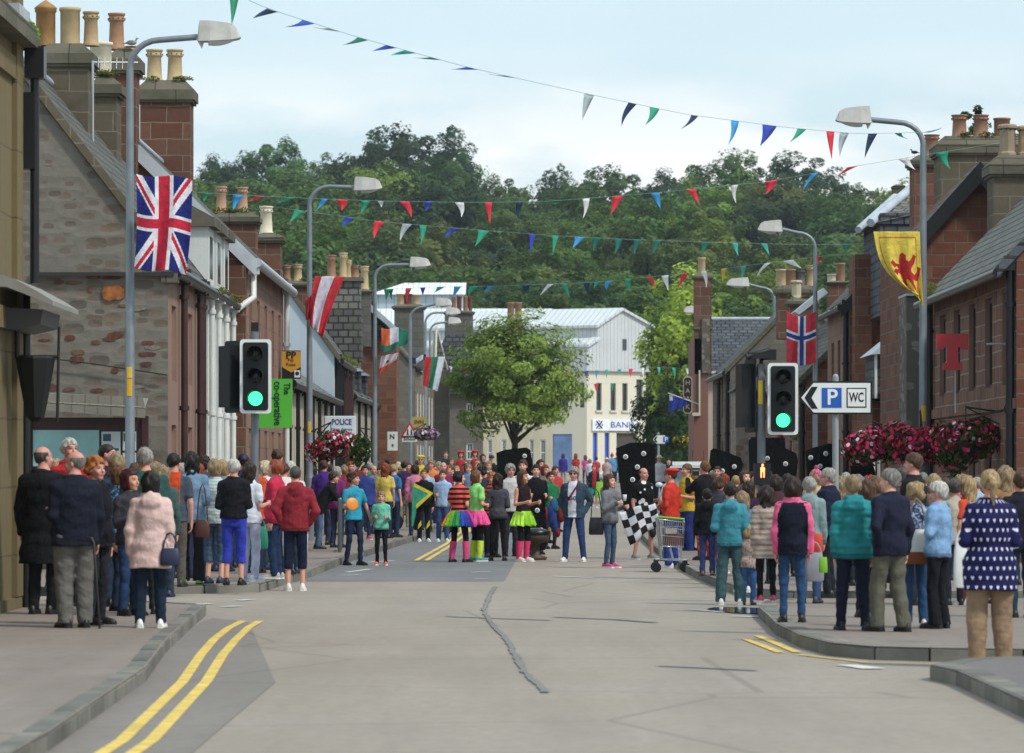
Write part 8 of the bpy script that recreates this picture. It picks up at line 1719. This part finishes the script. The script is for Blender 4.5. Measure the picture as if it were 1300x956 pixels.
# vertical framed sign by the tall chimney
E = empty('hanging_sign', (wx(873, 153), 153, wz(525, 153)), 'narrow dark vertical hanging sign with pale lettering beside the tall chimney', 'sign'); hh = wz(478, 153) - wz(525, 153); ww = .17
board(E, [(-ww, .1), (-ww * .6, 0), (ww * .6, 0), (ww, .1), (ww, hh - .1), (ww * .6, hh), (-ww * .6, hh), (-ww, hh - .1)], -.05, .02, plain('b0a89a', .5), 'frame'); board(E, [(-ww + .03, .12), (-ww * .5, .04), (ww * .5, .04), (ww - .03, .12), (ww - .03, hh - .12), (ww * .5, hh - .04), (-ww * .5, hh - .04), (-ww + .03, hh - .12)], -.06, -.049, plain('201818', .5), 'face')
for i, ch in enumerate('HAWK'): text_mesh(ch, .26, plain('b0907a', .5), 'lettering', E, face_cam(0, -.062, hh - .24 - i * .3))
# big red T
Y = 70.5; E = empty('letter_sign', (wx(1208, Y), Y, wz(470, Y)), 'large red letter T sign fixed to the right sandstone house', 'sign')
def q(px, py): return (wx(px, Y) - E.location.x, wz(py, Y) - E.location.z)
pl = [q(1189, 424), q(1229, 424), q(1229, 444), q(1222, 444), q(1219, 441), q(1216, 441), q(1216, 458), q(1218, 461), q(1221, 461), q(1221, 469.5), q(1197, 469.5), q(1197, 461), q(1200, 461), q(1202, 458), q(1202, 441), q(1199, 441), q(1196, 444), q(1189, 444)]
board(E, pl, -.05, .05, plain('9c1420', .4, var=.08), 'letter')
m = MB().mat(LEAD); m.tube([q(1213, 470)[:1] + (0.04,) + q(1213, 470)[1:], q(1213, 470)[:1] + (0.04,) + q(1213, 524)[1:]], .012, 5); m.tube([(.6, .0, .45), (wx(1213, Y) * 0 + 1.2, .02, .45)], .02, 5); m.build('bracket', E)
# school triangle
Y = 150; x0 = wx(520, Y); E = empty('school_warning_sign', (x0, Y, wz(561, Y)), 'red bordered triangular warning sign with School plate on the fourth left lamp', 'sign')
def tri(s_, zc): return [(-.56 * s_, zc - .32 * s_), (.56 * s_, zc - .32 * s_), (0, zc + .64 * s_)]
zc = (wz(549, Y) - wz(561, Y)); board(E, tri(.62, zc), -.04, 0, plain('b8242c', .5), 'triangle'); board(E, tri(.42, zc), -.05, -.039, WHT, 'triangle_face')
m = MB().mat(BLK)
for dx in (-.07, .07): m.box(dx - .025, dx + .025, -.056, -.05, zc - .08, zc + .06); m.ball((dx, -.052, zc + .09), (.03, .006, .03), 8); m.prism([(dx - .05, zc - .12), (dx - .02, zc - .12), (dx + .0, zc - .03), (dx - .02, zc - .03)], -.056, -.05); m.prism([(dx + .05, zc - .12), (dx + .02, zc - .12), (dx, zc - .03), (dx + .02, zc - .03)], -.056, -.05)
m.build('children_symbol', E); board(E, [(-.27, 0), (.27, 0), (.27, .2), (-.27, .2)], -.04, 0, WHT, 'plate'); text_mesh('School', .15, BLK, 'lettering', E, face_cam(0, -.044, .1), bold=.003, width=.42)
# ------------------------------------------------------------------ traffic signals
BODY = plain('14161a', .5, var=.15, name='signal_black'); POLE = plain('6f767b', .5, metal=.2, var=.1, name='signal_pole'); GREEN = emit('3cf090', 2.1, 'green_lens'); OFF = plain('191b1c', .25, name='lens_off')
def sig_head(E, xc, yc, zt, zb_, w_, rz=0, border=True, on=True, name='signal_head'):
    M = Matrix.Translation((xc, yc, 0)) @ Matrix.Rotation(rz, 4, 'Z'); h = zt - zb_
    def rrect(w2, z0, z1, r):
        pts = []
        for cx_, cz, a0 in ((w2 - r, z1 - r, 0), (-w2 + r, z1 - r, 90), (-w2 + r, z0 + r, 180), (w2 - r, z0 + r, 270)):
            for a in (0, 22, 45, 68, 90): pts.append((cx_ + r * math.cos(R(a0 + a)), cz + r * math.sin(R(a0 + a))))
        return pts
    m = MB().mat(WHT if border else BODY); m.prism(rrect(w_ / 2, zb_, zt, .05), 0, .02, M); m.mat(BODY); m.prism(rrect(w_ / 2 - .045, zb_ + .045, zt - .045, .04), -.012, 0.001, M); m.box(-w_ * .3, w_ * .3, .02, .2, zb_ + .08, zt - .08, M)
    o = m.build('backing_board', E); cz = [zb_ + h * k for k in (.8, .5, .2)]
    for i, z in enumerate(cz):
        r = .105; m = MB().mat(GREEN if (i == 2 and on) else OFF)
        def C(rad, y): return [tuple(M @ Vector((rad * math.cos(q_), y, z + rad * math.sin(q_)))) for q_ in np.linspace(0, 6.2832, 25)[:-1]]
        m.grid([C(r, -.02), C(r * .7, -.04), C(r * .3, -.048)], True); m.face(C(r * .3, -.048)); m.build('lens', E)
        m = MB().mat(BODY)
        def A(rad, y, k): return [tuple(M @ Vector((rad * math.cos(q_), y, z + rad * math.sin(q_)))) for q_ in np.linspace(R(-20), R(200), 19)]
        m.grid([A(r * 1.15, -.01, 0), A(r * 1.12, -.2, 1)]); m.grid([A(r * 1.08, -.2, 1), A(r * 1.1, -.01, 0)]); m.build('visor', E)
Y = 60; E = empty('traffic_signal', (wx(323, Y), Y, PV), 'traffic signal showing green on the left in front of the green sign', 'traffic signal'); xo = wx(323, Y)
m = MB().mat(POLE); m.tube([(0, .12, 0), (0, .12, wz(413, Y) - PV)], .057, 12); m.build('pole', E)
m = MB().mat(BODY); m.box(-.055, .055, .06, .18, wz(420, Y) - PV, wz(409, Y) - PV); m.build('sensor', E)
sig_head(E, wx(325, Y) - xo, -.1, wz(431, Y) - PV, wz(525, Y) - PV, .46); sig_head(E, wx(297, Y) - xo, .22, wz(432, Y) - PV, wz(524, Y) - PV, .46, rz=R(130), border=False, on=False)
Y = 62; E = empty('traffic_signal', (wx(967, Y), Y, PV), 'traffic signal showing green on the right with a red standing man box', 'traffic signal'); xo = wx(967, Y)
m = MB().mat(POLE); m.tube([(0, .1, 0), (0, .1, wz(462, Y) - PV)], .062, 12); m.build('pole', E)
m = MB().mat(plain('d8b020', .5)); m.grid([[(.064 * math.cos(a), .1 + .064 * math.sin(a), z) for a in np.linspace(-2.5, -1.3, 6)] for z in (wz(513, Y) - PV, wz(483, Y) - PV)]); m.build('sticker', E)
sig_head(E, wx(993.5, Y) - xo, -.08, wz(461, Y) - PV, wz(552, Y) - PV, .46); sig_head(E, wx(955, Y) - xo, .3, wz(455, Y) - PV, wz(549, Y) - PV, .5, rz=R(105), border=False, on=False)
m = MB().mat(BODY); z0, z1 = wz(616, Y) - PV, wz(588, Y) - PV; m.box(-.125, .125, -.22, -.02, z0, z1); m.build('pedestrian_box', E)
m = MB().mat(emit('ff5a32', 9.0, 'red_man')); zc = (z0 + z1) / 2 + .05; m.prism([(-.03, zc - .1), (-.012, zc - .1), (-.012, zc - .02), (.012, zc - .02), (.012, zc - .1), (.03, zc - .1), (.032, zc + .05), (.0, zc + .065), (-.032, zc + .05)], -.226, -.22); m.ball((0, -.223, zc + .085), (.018, .004, .02), 8); m.build('red_man', E)
m = MB().mat(BODY); m.box(-.08, .04, -.1, .02, z0 - .28, z0 - .12); m.build('push_button_box', E)
m = MB().mat(BODY); zz = wz(452, Y) - PV; m.box(-.22, .1, -.12, .1, zz - .04, zz + .05, Matrix.Rotation(R(-18), 4, 'Y') @ Matrix.Translation((0, 0, 0)) if 0 else None); m.tube([(-.24, -.1, zz - .02), (.12, 0, zz + .09)], .05, 8); m.tube([(0, .1, zz - .15), (0, .1, zz + .1)], .03, 6); m.box(.03, .22, -.05, .15, zz - .06, zz + .1); m.build('detector_camera', E)
# ------------------------------------------------------------------ hanging baskets
PET = ['b81a4e', 'a0163c', 'c82a5a']
def basket(label, px, py, w_, h_, Y, cols, n=420, leafn=420, bracket=None, group='hanging flower baskets', fs=.035, hang=True, seed=1):
    x, z = wx(px, Y), wz(py, Y); E = empty('hanging_basket', (x, Y, z), label, 'flower basket', group); rs = random.Random(seed * 31 + int(px)); a, b_ = w_ * Y / F / 2, h_ * Y / F / 2; lobes = [(a * (-.75 + 1.5 * i_ / 11), rs.uniform(-.1, .1), b_ * rs.uniform(-.45, .4), rs.uniform(.35, .62)) for i_ in range(12)]
    def blob(mb, cnt, s, k0, flower):
        for _ in range(cnt):
            th = rs.random() * 6.28; u = rs.uniform(-1, 1) if not flower else rs.uniform(-.9, 1); rr = math.sqrt(max(0, 1 - u * u)) * rs.uniform(k0, 1.08); d_ = min(a, .5)
            lob = lobes[rs.randrange(len(lobes))]; sc_ = lob[3]
            if flower and (u < -.35 and rs.random() < .5): continue
            c = Vector((lob[0] + a * sc_ * rr * math.cos(th), lob[1] + d_ * sc_ * rr * math.sin(th), lob[2] + b_ * sc_ * u * (1.0 if u > 0 else 1.0 + .6 * rs.random())))
            nn = Vector((c.x / a, c.y / d_, c.z / b_)) + Vector((rs.gauss(0, .4), rs.gauss(0, .4), rs.gauss(0, .4))); nn.normalize(); t1 = nn.orthogonal().normalized(); t2 = nn.cross(t1)
            if flower: mb.face([c + (t1 * math.cos(q_) + t2 * math.sin(q_)) * s * (1 + .15 * math.sin(3 * q_)) + nn * .012 for q_ in (0, 1.05, 2.1, 3.14, 4.19, 5.24)])
            else: mb.face([c - t1 * s * 1.2, c + t2 * s * .5, c + t1 * s * 1.2, c - t2 * s * .5])
    m = MB().mat(leaf_mat('22361a', '4a6a2c', 'basket_leaves', 3.)); blob(m, int(leafn * 1.8), fs * 1.5, .4, False); m.build('foliage', E)
    m = MB()
    for c_, fr in cols: m.mat(plain(c_, .6, var=.15, scale=20, name='petals')); blob(m, int(n * fr * 1.5), fs, .8, True)
    m.build('flowers', E)
    m = MB().mat(IRON); m.lathe([(.01, -b_ * .7), (a * .35, -b_ * .5), (a * .5, 0)], seg=12)
    if hang: m.tube([(0, 0, 0), (0, 0, b_ * 1.3)], .01, 5)
    if bracket:
        bx = wx(bracket[0], Y) - x; bz = wz(bracket[1], Y) - z; m.tube([(0, 0, b_ * 1.25), (bx, 0, bz)], .018, 6); m.tube([(0, 0, b_ * 1.25), (bx, 0, bz - .3)], .014, 6)
    m.build('basket_frame', E); return E
RW = [('b81a4e', .5), ('9c1438', .3), ('dcd4dc', .2)]
basket('red and white flower basket on the second left lamp, above the purple jacket', 420, 565, 50, 46, 89, RW, 520, 420, (395, 548), fs=.045)
basket('green trailing basket with orange flowers right of the police sign', 456, 572, 26, 46, 96, [('d87a3a', .5), ('e0a060', .5)], 30, 460, (470, 545), fs=.04)
basket('pink and white flower basket beside the school sign', 541, 549, 28, 18, 148, [('c0a0c8', .5), ('b070a8', .3), ('dcd8e0', .2)], 260, 200, (525, 545), fs=.06)
basket('left part of the crimson flower row by the nearest right lamp', 1108, 566, 70, 50, 73, [('d0245e', .6), ('c82a5a', .3), ('dcd4dc', .15)], 620, 520, (1172, 560), fs=.042)
basket('middle crimson flower basket on the nearest right lamp', 1168, 563, 84, 66, 72.6, [('d0245e', .6), ('b81a48', .4), ('dcd4dc', .03)], 900, 700, (1172, 555), fs=.042, seed=2)
basket('right crimson and green flower basket under the iron bracket', 1226, 563, 80, 74, 71.5, [('c8205a', .45), ('a81840', .43), ('dcd4dc', .12)], 560, 1100, (1285, 525), fs=.042, seed=3)
basket('left yellow flower basket at the foot of the dark green tree', 865, 558, 18, 16, 180, [('b8a020', .7), ('8a7a18', .3)], 120, 120, None, fs=.06, hang=False)
basket('right yellow flower basket at the foot of the dark green tree', 883, 556, 14, 16, 176, [('b8a020', .7), ('8a7a18', .3)], 100, 120, None, fs=.06, hang=False)
Y = 70; E = empty('wrought_iron_bracket', (wx(1292, Y), Y, wz(520, Y)), 'triangular wrought iron bracket on the right sandstone wall above the flowers', 'bracket')
def q(px, py): return (wx(px, Y) - E.location.x, 0, wz(py, Y) - E.location.z)
m = MB().mat(plain('3a2420', .5)); m.tube([q(1232, 532), q(1286, 517), q(1290, 518)], .018, 6); m.tube([q(1274, 521), q(1280, 506), q(1287, 517)], .014, 6); m.tube([q(1286, 517), q(1293, 519), q(1292, 545)], .016, 6); m.build('iron_bars', E)
# ------------------------------------------------------------------ town map board on the gable
Y = 63.4; E = empty('map_board', (wx(110, Y), Y, PV), 'wide map board with slatted roof in front of the rubble gable', 'notice board')
def q(px, py): return (wx(px, Y) - E.location.x, wz(py, Y) - E.location.z)
a, b_ = q(38, 530), q(187, 600); m = MB().mat(MAROON); m.box(a[0], b_[0], 0, .12, a[1] - .9, a[1]); m.build('frame', E)
m = MB().mat(MAROON)
for px in (36, 184): m.box(q(px, 0)[0] - .04, q(px, 0)[0] + .05, -.06, .1, 0, q(0, 528)[1])
m.build('posts', E)
m = MB().mat(glass_dark('8fb8b8')); p0, p1 = q(42, 546), q(126, 592); m.box(p0[0], p1[0], -.02, -.003, p1[1], p0[1]); m.build('map_panel', E)
for (xa, ya, xb, yb, c_) in ((129, 548, 153, 592, 'b8c4c6'), (156, 548, 173, 572, 'b4c0c2'), (156, 575, 173, 596, 'b4c0c2')):
    m = MB().mat(plain(c_, .4, var=.05)); p0, p1 = q(xa, ya), q(xb, yb); m.box(p0[0], p1[0], -.02, -.003, p1[1], p0[1]); m.build('poster', E)
m = MB(); 
for (xa, ya, xb, yb, c_) in ((131, 551, 141, 560, '2f4f5c'), (145, 569, 151, 572, '3a5a5c'), (157, 550, 172, 560, '3f6a48'), (160, 580, 166, 584, '4a5a6a')):
    m.mat(plain(c_, .5, var=.3, scale=20)); p0, p1 = q(xa, ya), q(xb, yb); m.box(p0[0], p1[0], -.026, -.021, p1[1], p0[1])
m.build('poster_pictures', E)
m = MB().mat(harl('857f73', '4c4a40', .5, ribs=5)); z0, z1, zm = q(0, 531)[1], q(0, 505)[1], q(0, 519)[1]
xa, xb = q(46, 0)[0] - .15, q(187, 0)[0]
m.prism([(xa, z0 + .14), (xb, z0), (xb, zm - .01), (xa, zm + .1)], -.42, -.38); m.prism([(xa, zm + .1), (xb, zm), (xb - .04, z1), (xa, z1 + .08)], -.34, -.30); m.face([(xa, -.4, zm + .11), (xb, -.4, zm + .01), (xb, .2, z1), (xa, .2, z1 + .1)]); m.build('board_roof', E)
# ------------------------------------------------------------------ guard rail on the left kerb
E = empty('guard_rail', (wx(431, 78), 78, PV), 'grey steel guard rail seen end on beside the leaning man', 'railing'); m = MB().mat(GALV)
for k in range(2):
    y = k * 2.4; xx = -.0 - .08 * k
    for dx in (0, .0): m.tube([(xx, y, 0), (xx, y, 1.0)], .035, 8)
m.tube([(0, 0, 1.0), (-.08, 2.4, 1.0)], .03, 8); m.tube([(0, 0, .15), (-.08, 2.4, .15)], .025, 8); m.build('frame', E)
m = MB().mat(GALV)
for k in range(20): y = .1 + k * .115; m.tube([(-.035 * y, y, .15), (-.035 * y, y, 1.0)], .009, 5)
m.build('bars', E)
# ------------------------------------------------------------------ birds
def bird(name, label, px, py, Y, L, cols, rot):
    E = empty(name, (wx(px, Y), Y, wz(py, Y)), label, 'bird', rz=R(rot)); c1, c2, c3 = cols
    def f(X, Y_, Z):
        s = ell(X, Y_, Z, (0, 0, .16 * L * 2), (.26 * L * 1.9, .17 * L * 1.5, .16 * L * 1.5)); s = smin(s, cap(X, Y_, Z, (.3 * L, 0, .4 * L), (.48 * L, 0, .66 * L), .1 * L, .075 * L), .06 * L); s = smin(s, ell(X, Y_, Z, (.5 * L, 0, .72 * L), (.12 * L, .09 * L, .09 * L)), .03 * L)
        return smin(s, cap(X, Y_, Z, (-.35 * L, 0, .3 * L), (-.85 * L, 0, .22 * L), .09 * L, .025 * L), .05 * L)
    V, Q = surfnet(f, (-L, -.4 * L, -.05 * L), (.8 * L, .4 * L, L), .022 * L); c = V[Q].mean(1); mi = ((c[:, 2] > .34 * L) & (c[:, 0] < .2 * L) | (c[:, 0] < -.45 * L)).astype(int)
    add_obj('body', np_mesh('bird', V, Q, [plain(c1, .7, name='plumage'), plain(c2, .7, name='plumage')], mi), E)
    m = MB().mat(plain(c3, .5)); m.tube([(.58 * L, 0, .72 * L), (.78 * L, 0, .69 * L)], [.03 * L, .008 * L], 6); m.build('beak', E)
    m = MB().mat(plain(c3, .5))
    for e in (-.07, .07): m.tube([(.02 * L, e * L, .12 * L), (.04 * L, e * L, -.02)], .012 * L, 5)
    m.build('legs', E)
bird('seagull', 'grey brown gull standing on the chimney beside the nearest left lamp', 167, 58.5, 78, .2, ('8d877c', '6a645c', '3a3228'), 0)
bird('crow', 'small dark crow perched on the far right chimney stack', 1161, 196, 97.5, .16, ('15161a', '101114', '15161a'), 180)
# ------------------------------------------------------------------ white car at the street end
def car():
    Y = 128; x = wx(876, Y); g = gz(Y); E = empty('white_car', (x, Y, g), 'white car with roof aerials parked facing the camera behind the crowd', 'car'); PW = plain('d3d9dc', .25, var=.03, name='car_paint', spec=.6)
    def ring(y, w0, w1, z0, z1, zsh, wt): return [(-w0, y, z0), (-w1, y, zsh), (-wt, y, z1), (wt, y, z1), (w1, y, zsh), (w0, y, z0)]
    m = MB().mat(PW); rows = [ring(-2.1, .7, .74, .35, .66, .55, .6), ring(-2.0, .82, .86, .25, .86, .6, .72), ring(-1.1, .86, .9, .22, 1.04, .7, .78), ring(-1.0, .86, .9, .22, 1.06, .7, .78), ring(1.7, .86, .9, .22, 1.1, .7, .78), ring(2.0, .8, .86, .3, 1.05, .7, .76)]
    m.grid(rows, True); m.face(rows[0]); m.face(rows[-1][::-1]); m.build('body', E)
    m = MB().mat(glass_dark('6a7a80')); rows = [ring(-1.05, .76, .76, 1.0, 1.06, 1.03, .74), ring(-.35, .7, .68, 1.0, 1.6, 1.3, .58), ring(1.3, .7, .68, 1.0, 1.62, 1.3, .58), ring(1.8, .74, .72, 1.0, 1.12, 1.06, .7)]; m.grid(rows, True); m.build('glazing', E)
    m = MB().mat(PW); m.prism([(-.6, 1.6), (.6, 1.6), (.54, 1.67), (-.54, 1.67)], -.45, 1.4); 
    for e in (-1, 1): m.tube([(e * .76, -1.02, 1.05), (e * .6, -.38, 1.6)], .035, 6)
    m.build('roof', E)
    m = MB().mat(plain('d9dcdd', .4)); m.box(-.55, .55, -.1, .2, 1.68, 1.8); m.build('roof_bar', E)
    for e in (-1, 1):
        m = MB().mat(plain('c8d0d4', .1, spec=.9)); m.ball((e * .66, -2.02, .68), (.16, .06, .1), 12); m.build('headlight', E)
        for yy in (-1.35, 1.3): m = MB().mat(BLACKP); m.tube([(e * .78, yy, .32), (e * .9, yy, .32)], .32, 20); m.build('wheel', E)
        m = MB().mat(PW); m.ball((e * 1.0, -.85, 1.08), (.12, .06, .08), 10); m.build('mirror', E)
    m = MB().mat(BLACKP); m.box(-.45, .45, -2.13, -2.1, .5, .62); m.build('grille', E)
    for dx in (-.5, -.1, .1, .45): m = MB().mat(BLACKP); m.tube([(dx, .6, 1.66), (dx, .6, 2.15)], .008, 4); m.build('aerial', E)
car()

# thin summer air between the camera and the wooded hill
m = MB(); hz, nt_, b_p = new_mat('air'); t_ = NT(nt_); nt_.nodes.remove(b_p); pv_ = t_.n('ShaderNodeVolumePrincipled'); pv_.inputs['Color'].default_value = (.8, .88, .95, 1); pv_.inputs['Density'].default_value = .00015; pv_.inputs['Anisotropy'].default_value = .3
t_.l(pv_.outputs[0], nt_.nodes['Material Output'].inputs['Volume']); m.mat(hz); m.box(-950, 950, -80, 3100, -1.2, 75); tag(m.build('haze'), kind='stuff')
